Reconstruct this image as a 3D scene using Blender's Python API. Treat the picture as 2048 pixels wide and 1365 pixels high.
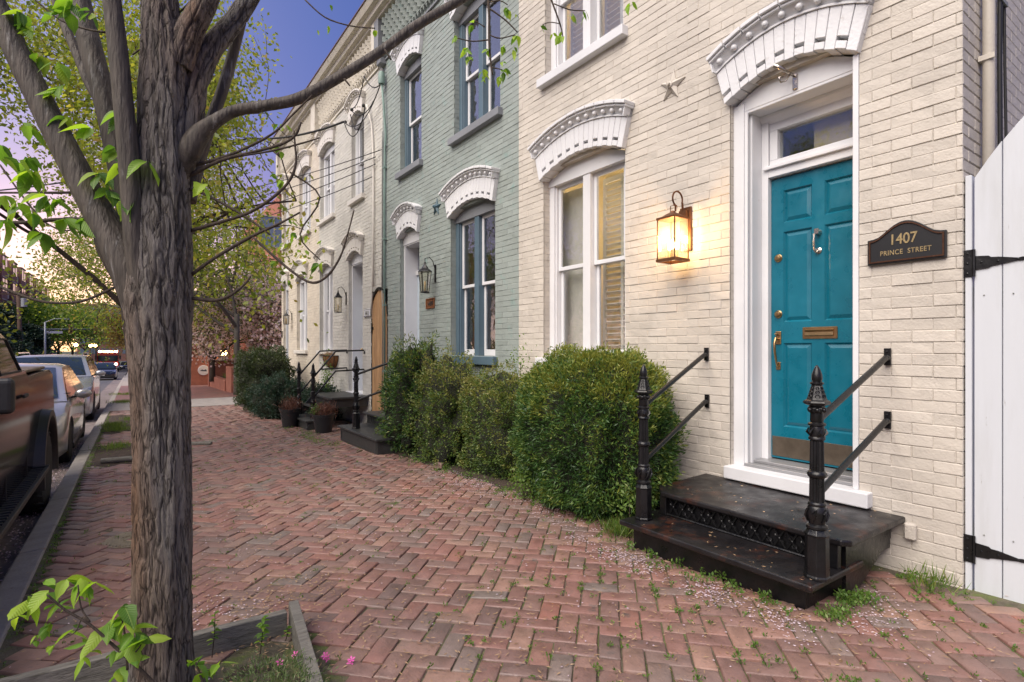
import bpy, bmesh, math, random
import numpy as np
from mathutils import Vector, Matrix, noise as mnoise
random.seed(7); np.random.seed(7)
R = math.radians
for o in list(bpy.data.objects): bpy.data.objects.remove(o)
scene = bpy.context.scene
COL = scene.collection

# ------------------------------------------------------------------ camera
EYE = 1.33; YAW = R(35.099); FPX = 1080.0; HY = 697.0
CA, SA = math.cos(YAW), math.sin(YAW)
cam_d = bpy.data.cameras.new('camera'); cam = bpy.data.objects.new('camera', cam_d); COL.objects.link(cam)
cam.location = (0, 0, EYE); cam.rotation_euler = (R(90), 0, -YAW)
cam_d.sensor_width = 36; cam_d.lens = FPX/2048*36; cam_d.shift_y = (HY-682.5)/2048
cam_d.clip_start = 0.05; cam_d.clip_end = 2000
scene.camera = cam

# ------------------------------------------------------------------ world / sun / exposure
SUN_AZ_V = Vector((-0.64, -0.16, 0.75)).normalized()      # towards the bright evening sky above the street
GLOW = Vector((math.sin(R(-3)), math.cos(R(-3)), 0.05)).normalized()
world = bpy.data.worlds.new('World'); scene.world = world; world.use_nodes = True
nt = world.node_tree; nt.nodes.clear()
def N(t, **k):
    n = nt.nodes.new(t)
    for a, b in k.items(): setattr(n, a, b)
    return n
out = N('ShaderNodeOutputWorld'); bgA = N('ShaderNodeBackground'); bgB = N('ShaderNodeBackground'); addS = N('ShaderNodeAddShader')
sky = N('ShaderNodeTexSky', sky_type='NISHITA'); sky.sun_disc = False; sky.sun_elevation = R(3); sky.sun_rotation = R(-3)
nt.links.new(sky.outputs[0], bgA.inputs[0]); bgA.inputs[1].default_value = 0.012
tc = N('ShaderNodeTexCoord'); nrm = N('ShaderNodeVectorMath', operation='NORMALIZE'); sep = N('ShaderNodeSeparateXYZ')
nt.links.new(tc.outputs['Generated'], nrm.inputs[0]); nt.links.new(nrm.outputs[0], sep.inputs[0])
ramp = N('ShaderNodeValToRGB'); nt.links.new(sep.outputs[2], ramp.inputs[0])
stops = [(0.0, (0.95, .66, .50)), (.05, (.92, .64, .66)), (.12, (.80, .56, .82)), (.18, (.36, .31, .74)), (.25, (.13, .18, .62)),
         (.36, (.04, .135, .54)), (.6, (.045, .13, .48)), (1.0, (.05, .12, .42))]
el = ramp.color_ramp.elements
el[0].position = 0; el[0].color = (*stops[0][1], 1); el[1].position = 1; el[1].color = (*stops[-1][1], 1)
for p, c in stops[1:-1]:
    e = el.new(p); e.color = (*c, 1)
dot = N('ShaderNodeVectorMath', operation='DOT_PRODUCT'); dot.inputs[1].default_value = GLOW
nt.links.new(nrm.outputs[0], dot.inputs[0])
mx = N('ShaderNodeMath', operation='MAXIMUM'); mx.inputs[1].default_value = 0; nt.links.new(dot.outputs['Value'], mx.inputs[0])
last = ramp.outputs[0]
for pw, col, k, cen in ((60, (1.0, .62, .22), .9, 0), (6, (.9, .55, .45), .18, 0), (9, (1.0, .88, .88), .50, 1)):
    if cen:
        d2 = N('ShaderNodeVectorMath', operation='DOT_PRODUCT'); d2.inputs[1].default_value = Vector((math.sin(R(-32))*math.cos(R(24)), math.cos(R(-32))*math.cos(R(24)), math.sin(R(24)))); nt.links.new(nrm.outputs[0], d2.inputs[0])
        mx = N('ShaderNodeMath', operation='MAXIMUM'); mx.inputs[1].default_value = 0; nt.links.new(d2.outputs['Value'], mx.inputs[0])
    p = N('ShaderNodeMath', operation='POWER'); p.inputs[1].default_value = pw; nt.links.new(mx.outputs[0], p.inputs[0])
    m = N('ShaderNodeMix', data_type='RGBA', blend_type='ADD'); m.inputs[0].default_value = 1
    s = N('ShaderNodeVectorMath', operation='SCALE'); s.inputs[0].default_value = [c*k for c in col]; nt.links.new(p.outputs[0], s.inputs['Scale'])
    nt.links.new(last, m.inputs[6]); nt.links.new(s.outputs[0], m.inputs[7]); last = m.outputs[2]
nt.links.new(last, bgB.inputs[0]); bgB.inputs[1].default_value = 0.62
nt.links.new(bgA.outputs[0], addS.inputs[0]); nt.links.new(bgB.outputs[0], addS.inputs[1]); nt.links.new(addS.outputs[0], out.inputs[0])

sl = bpy.data.lights.new('sun', 'SUN'); sl.energy = 4.6; sl.angle = R(60); sl.color = (1.0, .90, .78)
so = bpy.data.objects.new('sun', sl); COL.objects.link(so)
so.rotation_euler = SUN_AZ_V.to_track_quat('Z', 'Y').to_euler()
vs = scene.view_settings; vs.view_transform = 'Standard'; vs.look = 'None'; vs.exposure = 0.48; vs.gamma = 1.0; vs.use_curve_mapping = False
scene.cycles.max_bounces = 8; scene.cycles.transparent_max_bounces = 16
scene.cycles.sample_clamp_indirect = 4.0

# ------------------------------------------------------------------ geometry helpers
def at(px, py, d):
    """point seen at photo pixel (px,py) at distance d along the view axis"""
    u = (px-1024)/FPX*d
    return Vector((u*CA+d*SA, -u*SA+d*CA, EYE+(HY-py)/FPX*d))
def proj(p):
    d = p[0]*SA+p[1]*CA; u = p[0]*CA-p[1]*SA
    if d < .05: return None
    return 1024+FPX*u/d, HY-FPX*(p[2]-EYE)/d, d
def gz(y, x=0):  # height of the pavement
    return -0.02*(y-1)

class MB:
    def __init__(s): s.v = []; s.f = []; s.t = []; s.cur = None; s.m = []; s.mi = 0
    def add(s, vs, fs):
        b = len(s.v); s.v += [tuple(v) for v in vs]
        for f in fs:
            s.f.append([i+b for i in f]); s.m.append(s.mi)
            s.t.append(s.cur if s.cur is not None else 0.5)
        return s
    def box(s, x0, x1, y0, y1, z0, z1):
        if x0 > x1: x0, x1 = x1, x0
        if y0 > y1: y0, y1 = y1, y0
        if z0 > z1: z0, z1 = z1, z0
        return s.add([(x0,y0,z0),(x1,y0,z0),(x1,y1,z0),(x0,y1,z0),(x0,y0,z1),(x1,y0,z1),(x1,y1,z1),(x0,y1,z1)],
              [(0,3,2,1),(4,5,6,7),(0,1,5,4),(1,2,6,5),(2,3,7,6),(3,0,4,7)])
    def prism(s, poly, axis, a, b):
        """poly: 2D points; axis 'x': (y,z) extruded x=a..b ; 'y': (x,z) ; 'z': (x,y)"""
        n = len(poly)
        def P(p, h):
            if axis == 'x': return (h, p[0], p[1])
            if axis == 'y': return (p[0], h, p[1])
            return (p[0], p[1], h)
        vs = [P(p, a) for p in poly]+[P(p, b) for p in poly]
        fs = [list(range(n)), list(range(2*n-1, n-1, -1))]+[(i, i+n, (i+1) % n+n, (i+1) % n) for i in range(n)]
        return s.add(vs, fs)
    def tube(s, pts, r, n=8, cap=True):
        pts = [Vector(p) for p in pts]; k = len(pts)
        rs = r if isinstance(r, (list, tuple)) else [r]*k
        vs = []; fs = []; up = None
        for i, p in enumerate(pts):
            t = (pts[min(i+1, k-1)]-pts[max(i-1, 0)])
            if t.length < 1e-9: t = Vector((0, 0, 1))
            t.normalize()
            if up is None:
                up = Vector((0, 0, 1)) if abs(t.z) < .9 else Vector((1, 0, 0))
            a = t.cross(up)
            if a.length < 1e-6: a = t.orthogonal()
            a.normalize(); b = a.cross(t).normalized(); up = b
            for j in range(n):
                an = 2*math.pi*j/n
                vs.append(p+(a*math.cos(an)+b*math.sin(an))*rs[i])
        for i in range(k-1):
            for j in range(n):
                fs.append((i*n+j, i*n+(j+1) % n, (i+1)*n+(j+1) % n, (i+1)*n+j))
        if cap:
            fs.append(list(range(n))[::-1]); fs.append([(k-1)*n+j for j in range(n)])
        return s.add(vs, fs)
    def bar(s, p, q, w, h, up=(0, 0, 1)):
        p = Vector(p); q = Vector(q); t = (q-p).normalized(); a = t.cross(Vector(up)).normalized(); b = a.cross(t)
        vs = []
        for c in (p, q):
            for (i, j) in ((-1,-1),(1,-1),(1,1),(-1,1)): vs.append(c+a*(i*w/2)+b*(j*h/2))
        return s.add(vs, [(3,2,1,0),(4,5,6,7),(0,1,5,4),(1,2,6,5),(2,3,7,6),(3,0,4,7)])
    def lathe(s, prof, c, n=16, axis='z', rot=0.0, flute=0):
        """prof: list of (r, h)"""
        c = Vector(c); vs = []; fs = []
        for (r, h) in prof:
            for j in range(n):
                an = 2*math.pi*j/n+rot; rr = r*(1-flute*(j % 2))
                if axis == 'z': v = (rr*math.cos(an), rr*math.sin(an), h)
                elif axis == 'x': v = (h, rr*math.cos(an), rr*math.sin(an))
                else: v = (rr*math.cos(an), h, rr*math.sin(an))
                vs.append(c+Vector(v))
        k = len(prof)
        for i in range(k-1):
            for j in range(n): fs.append((i*n+j, i*n+(j+1) % n, (i+1)*n+(j+1) % n, (i+1)*n+j))
        fs.append(list(range(n))[::-1]); fs.append([(k-1)*n+j for j in range(n)])
        return s.add(vs, fs)
    def ball(s, c, r, n=10, m=6, sc=(1,1,1)):
        c = Vector(c); vs = []; fs = []
        for i in range(m+1):
            ph = math.pi*i/m
            for j in range(n):
                an = 2*math.pi*j/n
                vs.append((c.x+r*sc[0]*math.sin(ph)*math.cos(an), c.y+r*sc[1]*math.sin(ph)*math.sin(an), c.z+r*sc[2]*math.cos(ph)))
        for i in range(m):
            for j in range(n): fs.append((i*n+j, (i+1)*n+j, (i+1)*n+(j+1) % n, i*n+(j+1) % n))
        return s.add(vs, fs)
    def quad(s, a, b, c, d): return s.add([a, b, c, d], [(0, 1, 2, 3)])
    def mesh(s, name, mat=None, org=(0, 0, 0), smooth=False, tint=False, fixn=True):
        me = bpy.data.meshes.new(name)
        o = org
        me.from_pydata([(v[0]-o[0], v[1]-o[1], v[2]-o[2]) for v in s.v], [], s.f)
        mats = mat if isinstance(mat, (list, tuple)) else [mat]
        for m in mats:
            if m: me.materials.append(m)
        if len(mats) > 1: me.polygons.foreach_set('material_index', s.m)
        if fixn and len(s.f) < 60000:
            bm = bmesh.new(); bm.from_mesh(me); bmesh.ops.recalc_face_normals(bm, faces=bm.faces); bm.to_mesh(me); bm.free()
        if tint:
            a = me.attributes.new('tint', 'FLOAT', 'FACE'); a.data.foreach_set('value', s.t)
        if smooth is not False:
            me.polygons.foreach_set('use_smooth', [True]*len(me.polygons))
            if smooth is not True:
                me.set_sharp_from_angle(angle=R(smooth))
        me.update()
        return me

def wloc(o):
    v = Vector((0, 0, 0))
    while o: v += o.location; o = o.parent
    return v
def link(name, me, parent=None):
    o = bpy.data.objects.new(name, me); COL.objects.link(o)
    if parent: o.parent = parent
    return o
def part(name, mb, mat, parent=None, bev=0, smooth=False, tint=False, kind=None, label=None, seg=1):
    org = wloc(parent) if parent else (0, 0, 0)
    o = link(name, mb.mesh(name, mat, org, smooth, tint), parent)
    if bev:
        b = o.modifiers.new('bevel', 'BEVEL'); b.width = bev; b.segments = seg; b.limit_method = 'ANGLE'; b.angle_limit = R(35)
        b.harden_normals = False
    if kind: o['kind'] = kind
    if label: o['label'] = label
    return o
def inst(name, me, parent, loc=(0,0,0), rot=None, scale=None):
    o = bpy.data.objects.new(name, me); COL.objects.link(o); o.parent = parent
    o.location = Vector(loc)-wloc(parent) if parent else loc
    if rot: o.rotation_euler = rot
    if scale: o.scale = scale
    return o
def thing(name, label, cat, loc, group=None):
    o = bpy.data.objects.new(name, None); COL.objects.link(o); o.location = loc; o.empty_display_size = .1
    o['label'] = label; o['category'] = cat
    if group: o['group'] = group
    return o
def tag(o, label=None, cat=None, group=None, kind=None):
    for k, v in (('label', label), ('category', cat), ('group', group), ('kind', kind)):
        if v: o[k] = v
    return o

# ------------------------------------------------------------------ materials
def mat(name, col, rough=.6, metal=0.0, var=.12, ns=2.5, bump=.2, bs=60, col2=None, c2s=6, c2t=.55, c2w=.12, tint=None, spec=.5,
        coat=0.0, stretch=None, bdist=.01, emit=None, es=0, extra=(), b2=0, b2s=12, alpha=None, space='pos', rvar=.0):
    m = bpy.data.materials.new(name); m.use_nodes = True; t = m.node_tree; t.nodes.clear()
    def n(ty, **k):
        x = t.nodes.new(ty)
        for a, b in k.items(): setattr(x, a, b)
        return x
    L = t.links.new
    o = n('ShaderNodeOutputMaterial'); p = n('ShaderNodeBsdfPrincipled'); L(p.outputs[0], o.inputs[0])
    if space == 'pos': vec = n('ShaderNodeNewGeometry').outputs['Position']
    else: vec = n('ShaderNodeTexCoord').outputs['Object']
    if stretch:
        mp = n('ShaderNodeMapping'); mp.inputs['Scale'].default_value = stretch; L(vec, mp.inputs[0]); vec = mp.outputs[0]
    if tint:
        r = n('ShaderNodeValToRGB'); e = r.color_ramp.elements; k = len(col)
        e[0].position = 0; e[0].color = (*col[0], 1); e[1].position = 1; e[1].color = (*col[-1], 1)
        for i in range(1, k-1): q = e.new(i/(k-1)); q.color = (*col[i], 1)
        if tint == 'attr': a = n('ShaderNodeAttribute'); a.attribute_name = 'tint'; L(a.outputs['Fac'], r.inputs[0])
        else: a = n('ShaderNodeObjectInfo'); L(a.outputs['Random'], r.inputs[0])
        base = r.outputs[0]
    else:
        r = n('ShaderNodeRGB'); r.outputs[0].default_value = (*col, 1); base = r.outputs[0]
    if var:
        nz = n('ShaderNodeTexNoise'); nz.inputs['Scale'].default_value = ns; nz.inputs['Detail'].default_value = 6; nz.inputs['Roughness'].default_value = .65
        L(vec, nz.inputs['Vector'])
        mr = n('ShaderNodeMapRange'); mr.inputs[1].default_value = .3; mr.inputs[2].default_value = .7; mr.inputs[3].default_value = 1-var; mr.inputs[4].default_value = 1+var
        L(nz.outputs[0], mr.inputs[0])
        sc = n('ShaderNodeVectorMath', operation='SCALE'); L(base, sc.inputs[0]); L(mr.outputs[0], sc.inputs['Scale']); base = sc.outputs[0]
    if col2:
        nz2 = n('ShaderNodeTexNoise'); nz2.inputs['Scale'].default_value = c2s; nz2.inputs['Detail'].default_value = 8; nz2.inputs['Roughness'].default_value = .7
        L(vec, nz2.inputs['Vector'])
        m2 = n('ShaderNodeMapRange'); m2.inputs[1].default_value = c2t; m2.inputs[2].default_value = c2t+c2w; L(nz2.outputs[0], m2.inputs[0])
        mi = n('ShaderNodeMix', data_type='RGBA'); L(m2.outputs[0], mi.inputs[0]); L(base, mi.inputs[6]); mi.inputs[7].default_value = (*col2, 1); base = mi.outputs[2]
    for (es_, et, ew, ec, ea) in extra:
        nz4 = n('ShaderNodeTexNoise'); nz4.inputs['Scale'].default_value = es_; nz4.inputs['Detail'].default_value = 9; nz4.inputs['Roughness'].default_value = .62; L(vec, nz4.inputs['Vector'])
        m4 = n('ShaderNodeMapRange'); m4.inputs[1].default_value = et; m4.inputs[2].default_value = et+ew; m4.inputs[4].default_value = ea; L(nz4.outputs[0], m4.inputs[0])
        mi4 = n('ShaderNodeMix', data_type='RGBA'); L(m4.outputs[0], mi4.inputs[0]); L(base, mi4.inputs[6]); mi4.inputs[7].default_value = (*ec, 1); base = mi4.outputs[2]
    L(base, p.inputs['Base Color'])
    p.inputs['Roughness'].default_value = rough; p.inputs['Metallic'].default_value = metal
    if rvar:
        nr = n('ShaderNodeTexNoise'); nr.inputs['Scale'].default_value = ns*2; L(vec, nr.inputs['Vector'])
        mr2 = n('ShaderNodeMapRange'); mr2.inputs[1].default_value = .3; mr2.inputs[2].default_value = .7; mr2.inputs[3].default_value = max(0, rough-rvar); mr2.inputs[4].default_value = rough+rvar
        L(nr.outputs[0], mr2.inputs[0]); L(mr2.outputs[0], p.inputs['Roughness'])
    p.inputs['Specular IOR Level'].default_value = spec; p.inputs['Coat Weight'].default_value = coat; p.inputs['Coat Roughness'].default_value = .05
    if emit: p.inputs['Emission Color'].default_value = (*emit, 1); p.inputs['Emission Strength'].default_value = es
    nrmo = None
    for (bb, ss, dd) in ((b2, b2s, bdist*2), (bump, bs, bdist)):
        if not bb: continue
        nz3 = n('ShaderNodeTexNoise'); nz3.inputs['Scale'].default_value = ss; nz3.inputs['Detail'].default_value = 5; L(vec, nz3.inputs['Vector'])
        b = n('ShaderNodeBump'); b.inputs['Strength'].default_value = bb; b.inputs['Distance'].default_value = dd; L(nz3.outputs[0], b.inputs['Height'])
        if nrmo: L(nrmo, b.inputs['Normal'])
        nrmo = b.outputs[0]
    if nrmo: L(nrmo, p.inputs['Normal'])
    return m
def leafmat(name, cols, trans=.45, rough=.5, tint='attr'):
    m = bpy.data.materials.new(name); m.use_nodes = True; t = m.node_tree; t.nodes.clear(); L = t.links.new; n = t.nodes.new
    o = n('ShaderNodeOutputMaterial'); mixs = n('ShaderNodeMixShader'); p = n('ShaderNodeBsdfPrincipled'); tr = n('ShaderNodeBsdfTranslucent')
    r = n('ShaderNodeValToRGB'); e = r.color_ramp.elements; k = len(cols)
    e[0].position = 0; e[0].color = (*cols[0], 1); e[1].position = 1; e[1].color = (*cols[-1], 1)
    for i in range(1, k-1): q = e.new(i/(k-1)); q.color = (*cols[i], 1)
    if tint == 'attr': a = n('ShaderNodeAttribute'); a.attribute_name = 'tint'; L(a.outputs['Fac'], r.inputs[0])
    else: a = n('ShaderNodeObjectInfo'); L(a.outputs['Random'], r.inputs[0])
    base = r.outputs[0]
    if tint == 'rand':
        tc_ = n('ShaderNodeTexCoord'); se = n('ShaderNodeSeparateXYZ'); L(tc_.outputs['Object'], se.inputs[0])
        ab = n('ShaderNodeMath'); ab.operation = 'ABSOLUTE'; L(se.outputs[1], ab.inputs[0])
        mr_ = n('ShaderNodeMapRange'); mr_.inputs[1].default_value = .004; mr_.inputs[2].default_value = .022; mr_.inputs[3].default_value = .55; mr_.inputs[4].default_value = 0; L(ab.outputs[0], mr_.inputs[0])
        sx = n('ShaderNodeMath'); sx.operation = 'MULTIPLY_ADD'; sx.inputs[1].default_value = -.9; L(ab.outputs[0], sx.inputs[0]); L(se.outputs[0], sx.inputs[2])
        sn = n('ShaderNodeMath'); sn.operation = 'SINE'; m60 = n('ShaderNodeMath'); m60.operation = 'MULTIPLY'; m60.inputs[1].default_value = 62; L(sx.outputs[0], m60.inputs[0]); L(m60.outputs[0], sn.inputs[0])
        m61 = n('ShaderNodeMapRange'); m61.inputs[1].default_value = .75; m61.inputs[2].default_value = 1; m61.inputs[4].default_value = .14; L(sn.outputs[0], m61.inputs[0])
        mxm = n('ShaderNodeMath'); mxm.operation = 'MAXIMUM'; L(mr_.outputs[0], mxm.inputs[0]); L(m61.outputs[0], mxm.inputs[1])
        mm = n('ShaderNodeMix'); mm.data_type = 'RGBA'; L(mxm.outputs[0], mm.inputs[0]); L(base, mm.inputs[6]); mm.inputs[7].default_value = (.40, .50, .12, 1); base = mm.outputs[2]
        bu = n('ShaderNodeBump'); bu.inputs['Strength'].default_value = .22; bu.inputs['Distance'].default_value = .02; L(sn.outputs[0], bu.inputs['Height']); L(bu.outputs[0], p.inputs['Normal'])
    L(base, p.inputs['Base Color']); p.inputs['Roughness'].default_value = rough
    sc = n('ShaderNodeVectorMath'); sc.operation = 'MULTIPLY'; L(r.outputs[0], sc.inputs[0]); sc.inputs[1].default_value = (1.5, 1.5, .8)
    L(sc.outputs[0], tr.inputs[0]); mixs.inputs[0].default_value = trans
    L(p.outputs[0], mixs.inputs[1]); L(tr.outputs[0], mixs.inputs[2]); L(mixs.outputs[0], o.inputs[0])
    return m
def glassmat(name, tintc=(1, 1, 1), refl=.12, rough=.0, wav=.0, seeded=0):
    m = bpy.data.materials.new(name); m.use_nodes = True; t = m.node_tree; t.nodes.clear(); L = t.links.new; n = t.nodes.new
    o = n('ShaderNodeOutputMaterial'); ms = n('ShaderNodeMixShader'); tr = n('ShaderNodeBsdfTransparent'); g = n('ShaderNodeBsdfGlossy')
    tr.inputs[0].default_value = (*tintc, 1); g.inputs['Roughness'].default_value = rough
    lw = n('ShaderNodeLayerWeight'); lw.inputs[0].default_value = .5; pw_ = n('ShaderNodeMath'); pw_.operation = 'POWER'; pw_.inputs[1].default_value = 3.0; L(lw.outputs['Facing'], pw_.inputs[0]); f = n('ShaderNodeMath'); f.operation = 'MULTIPLY'; f.inputs[1].default_value = .75; L(pw_.outputs[0], f.inputs[0])
    ad = n('ShaderNodeMath'); ad.operation = 'ADD'; ad.use_clamp = True; ad.inputs[1].default_value = refl; L(f.outputs[0], ad.inputs[0])
    L(ad.outputs[0], ms.inputs[0]); L(tr.outputs[0], ms.inputs[1]); L(g.outputs[0], ms.inputs[2]); L(ms.outputs[0], o.inputs[0])
    if seeded:
        tl = n('ShaderNodeBsdfTranslucent'); m3 = n('ShaderNodeMixShader'); m3.inputs[0].default_value = seeded; L(ms.outputs[0], m3.inputs[1]); L(tl.outputs[0], m3.inputs[2]); L(m3.outputs[0], o.inputs[0])
    if wav:
        nz = n('ShaderNodeTexNoise'); nz.inputs['Scale'].default_value = 5; ge = n('ShaderNodeNewGeometry'); L(ge.outputs['Position'], nz.inputs['Vector'])
        b = n('ShaderNodeBump'); b.inputs['Strength'].default_value = wav; b.inputs['Distance'].default_value = .02; L(nz.outputs[0], b.inputs['Height']); L(b.outputs[0], g.inputs['Normal'])
    return m

def shades(c, k=.07, n=5):
    return [tuple(x*(1+k*(2*i/(n-1)-1)) for x in c) for i in range(n)]
CREAM = (.535, .492, .435); GREEN = (.28, .318, .300); WHITE1 = (.56, .545, .50); WHITE2 = (.60, .54, .45); TRIM = (.65, .655, .675)
M = {}
def paintbrick(key, c, dirt, dd=1):
    CH = ((2.2, .56, .10, tuple(x*.86 for x in c), .8), (26, .70, .015, tuple(x*.55 for x in c), .8))
    M[key] = mat(key+'_painted_brick', shades(c, .06), .55, var=.08, ns=1.3, bump=.6, bs=80, b2=.32, b2s=24, bdist=.005, col2=dirt, c2s=5.5, c2t=.56, c2w=.20, tint='attr', spec=.35, extra=CH)
    M[key+'_r'] = mat(key+'_painted_brick_each', shades(c, .06), .55, var=.08, ns=1.3, bump=.6, bs=80, b2=.32, b2s=24, bdist=.005, col2=dirt, c2s=5.5, c2t=.56, c2w=.20, tint='rand', spec=.35, extra=CH)
    M[key+'_m'] = mat(key+'_painted_mortar', tuple(x*.90 for x in c), .8, var=.15, ns=3, bump=.8, bs=90, bdist=.006, col2=tuple(x*.45 for x in c), c2s=7, c2t=.56, c2w=.16)
paintbrick('cream', CREAM, tuple(x*.80 for x in CREAM))
paintbrick('green', GREEN, (.22, .33, .31))
paintbrick('white', WHITE1, (.50, .48, .44))
paintbrick('buff', WHITE2, (.56, .46, .36))
M['trim'] = mat('white_trim_paint', TRIM, .45, var=.05, bump=.15, bs=40, bdist=.004, col2=(.55, .53, .52), c2s=9, c2t=.66, c2w=.08)
M['hoodw'] = mat('white_hood_paint', (.66, .665, .685), .5, var=.06, bump=.5, bs=55, bdist=.006, col2=(.55, .54, .54), c2s=14, c2t=.62, c2w=.06)
M['hoodw2'] = mat('warm_white_hood_paint', (.66, .63, .58), .5, var=.06, bump=.5, bs=55, bdist=.006)
M['slate'] = mat('slate_blue_paint', (.085, .135, .175), .45, var=.1, bump=.15, bs=50, bdist=.004)
M['slategrey'] = mat('grey_sill_paint', (.20, .21, .23), .6, var=.12, bump=.3, bs=50, bdist=.005)
M['teal'] = mat('teal_door_paint', (.003, .120, .180), .32, rvar=.08, var=.12, ns=5, bump=.08, bs=90, bdist=.002, spec=.5)
M['iron'] = mat('black_iron_paint', (.006, .006, .007), .34, var=.3, ns=8, bump=.5, bs=45, bdist=.004, spec=.45, rvar=.08)
M['ironstep'] = mat('worn_black_step_paint', (.010, .009, .010), .38, var=.4, ns=5, bump=.6, bs=70, bdist=.003, col2=(.055, .018, .010), c2s=4.5, c2t=.54, c2w=.12, rvar=.13, spec=.45)
M['brass'] = mat('aged_brass', (.42, .27, .13), .3, metal=1, var=.2, ns=20, bump=.1, bs=60, bdist=.002)
M['kick'] = mat('tarnished_kick_plate', (.18, .145, .11), .42, metal=.8, var=.2, ns=12, bump=.05)
M['copper'] = mat('bronze_lantern_metal', (.17, .075, .035), .45, metal=.7, var=.25, ns=20, bump=.15)
M['plaque'] = mat('plaque_black', (.008, .008, .010), .45, var=.15, bump=.3, bs=200, bdist=.001)
M['gold'] = mat('plaque_gold', (.38, .29, .15), .4, metal=.6, var=.1)
M['rust'] = mat('rusty_bronze_number', (.23, .09, .035), .6, metal=.4, var=.4, ns=40)
M['gatew'] = mat('white_gate_paint', (.55, .575, .615), .5, var=.05, ns=2, bump=.3, bs=30, bdist=.004, stretch=(1, 1, .12), col2=(.30, .29, .28), c2s=45, c2t=.66, c2w=.05, extra=((5, .52, .2, (.42, .43, .43), .6),))
M['pipe'] = mat('cream_downspout_paint', (.52, .48, .42), .5, var=.08)
M['cable'] = mat('black_cable', (.015, .015, .015), .6, var=0, bump=0)
M['greycable'] = mat('weathered_grey_conduit', (.22, .23, .22), .6, var=.2, ns=6)
M['greenpipe'] = mat('green_painted_conduit', (.19, .28, .25), .55, var=.15, ns=6)
M['wood'] = mat('honey_wood_boards', [(.42,.25,.12),(.50,.31,.16),(.36,.20,.09)], .6, var=.3, ns=14, stretch=(3, 3, .25), bump=.4, bs=60, bdist=.003, col2=(.22,.11,.05), c2s=16, c2t=.6, c2w=.08, tint='rand')
M['timber'] = mat('grey_weathered_timber', (.17, .16, .14), .85, var=.35, ns=9, stretch=(1, 6, 6), bump=.9, bs=40, bdist=.006, col2=(.08, .075, .06), c2s=12, c2t=.55, c2w=.1)
M['bark'] = None
M['glass'] = glassmat('window_glass', (.92, .94, .95), .13, wav=.25)
M['glassd'] = glassmat('dark_window_glass', (.8, .84, .88), .22, wav=.35)
M['lampglass'] = glassmat('lantern_glass', (1, .97, .9), .03, seeded=.05)
M['curtain'] = mat('pale_interior_panel', (.55, .45, .36), .8, var=.1)
M['louver'] = mat('white_shutter_louver', (.72, .66, .58), .5, var=.05)
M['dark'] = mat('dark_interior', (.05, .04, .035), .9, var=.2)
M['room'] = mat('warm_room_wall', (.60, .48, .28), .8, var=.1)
M['cornw'] = mat('cornice_paint', (.62, .58, .50), .6, var=.12, ns=4, bump=.4, bs=40, col2=(.42, .37, .30), c2s=5, c2t=.58)
M['roof'] = mat('roof_edge_metal', (.16, .09, .07), .6, var=.2)
M['black_pot'] = mat('black_plastic_pot', (.02, .021, .023), .4, var=.2, ns=12, bump=.1)
M['coir'] = mat('coir_liner', (.22, .095, .035), .95, var=.4, ns=40, bump=1, bs=120)
M['soil'] = mat('dark_soil', (.045, .030, .022), .95, var=.5, ns=14, bump=1, bs=60, bdist=.02, col2=(.12, .08, .055), c2s=22, c2t=.55)
# ------------------------------------------------------------------ the setting: ground, road, kerb
XF = 3.78
def undul(x, y):
    v = mnoise.noise(Vector((x*.55, y*.55, 0)))*.022+mnoise.noise(Vector((x*1.7+9, y*1.7, 3)))*.009
    edge = min(1, max(0, (x+.5)/.3))*min(1, max(0, (3.75-x)/.3))
    return v*edge
def gh(x, y): return gz(y)+undul(x, y)
M['joint'] = mat('mossy_joint_dirt', (.105, .090, .062), .95, var=.4, ns=12, bump=1, bs=90, bdist=.01, col2=(.105, .13, .035), c2s=5, c2t=.47, c2w=.12)
PAVE = [(.15,.098,.085),(.215,.108,.089),(.245,.120,.097),(.185,.108,.092),(.285,.170,.130),(.225,.108,.088),(.18,.142,.124),(.27,.118,.088)]
kw = dict(var=.22, ns=9, bump=.65, bs=85, b2=.5, b2s=22, bdist=.004, col2=(.09,.07,.06), c2s=9, c2t=.58, c2w=.14, spec=.75, rvar=.12, extra=((1.3, .50, .14, (.15, .115, .10), .5), (60, .66, .03, (.07, .055, .05), .7)))
M['paver'] = mat('old_red_paving_brick', PAVE, .56, tint='attr', **kw)
M['paver_r'] = mat('old_red_paving_brick_each', PAVE, .56, tint='rand', **kw)
M['concrete'] = mat('worn_concrete', (.30, .27, .245), .75, var=.18, ns=5, bump=.6, bs=50, bdist=.006, col2=(.17,.15,.13), c2s=9, c2t=.6, c2w=.15)
M['asphalt'] = mat('grey_asphalt', (.085, .083, .085), .62, var=.2, ns=5, bump=.8, bs=120, bdist=.004, col2=(.12,.115,.115), c2s=1.2, c2t=.52, c2w=.2)
M['earth'] = mat('distant_ground', (.06, .07, .04), .95, var=.3, ns=.2, bump=0)
def sheet(name, x0, x1, y0, y1, nx, ny, zf, m, dz=0):
    mb = MB(); vs = []; fs = []
    for j in range(ny+1):
        for i in range(nx+1):
            x = x0+(x1-x0)*i/nx; y = y0+(y1-y0)*j/ny; vs.append((x, y, zf(x, y)+dz))
    for j in range(ny):
        for i in range(nx): a = j*(nx+1)+i; fs.append((a, a+1, a+nx+2, a+nx+1))
    mb.add(vs, fs)
    return part(name, mb, m, smooth=True, kind='structure')
def roadz(x, y): return (-0.02*(y-1) if y < 110 else -2.18)-.17-.0*x
sidewalk = sheet('sidewalk', -.5, 3.95, -2, 17.9, 60, 240, gh, M['joint'], -.010)
tag(sidewalk, kind='structure')
sheet('ground', -400, 400, -60, 900, 8, 96, lambda x, y: roadz(0, y)-.5, M['earth'])
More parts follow.
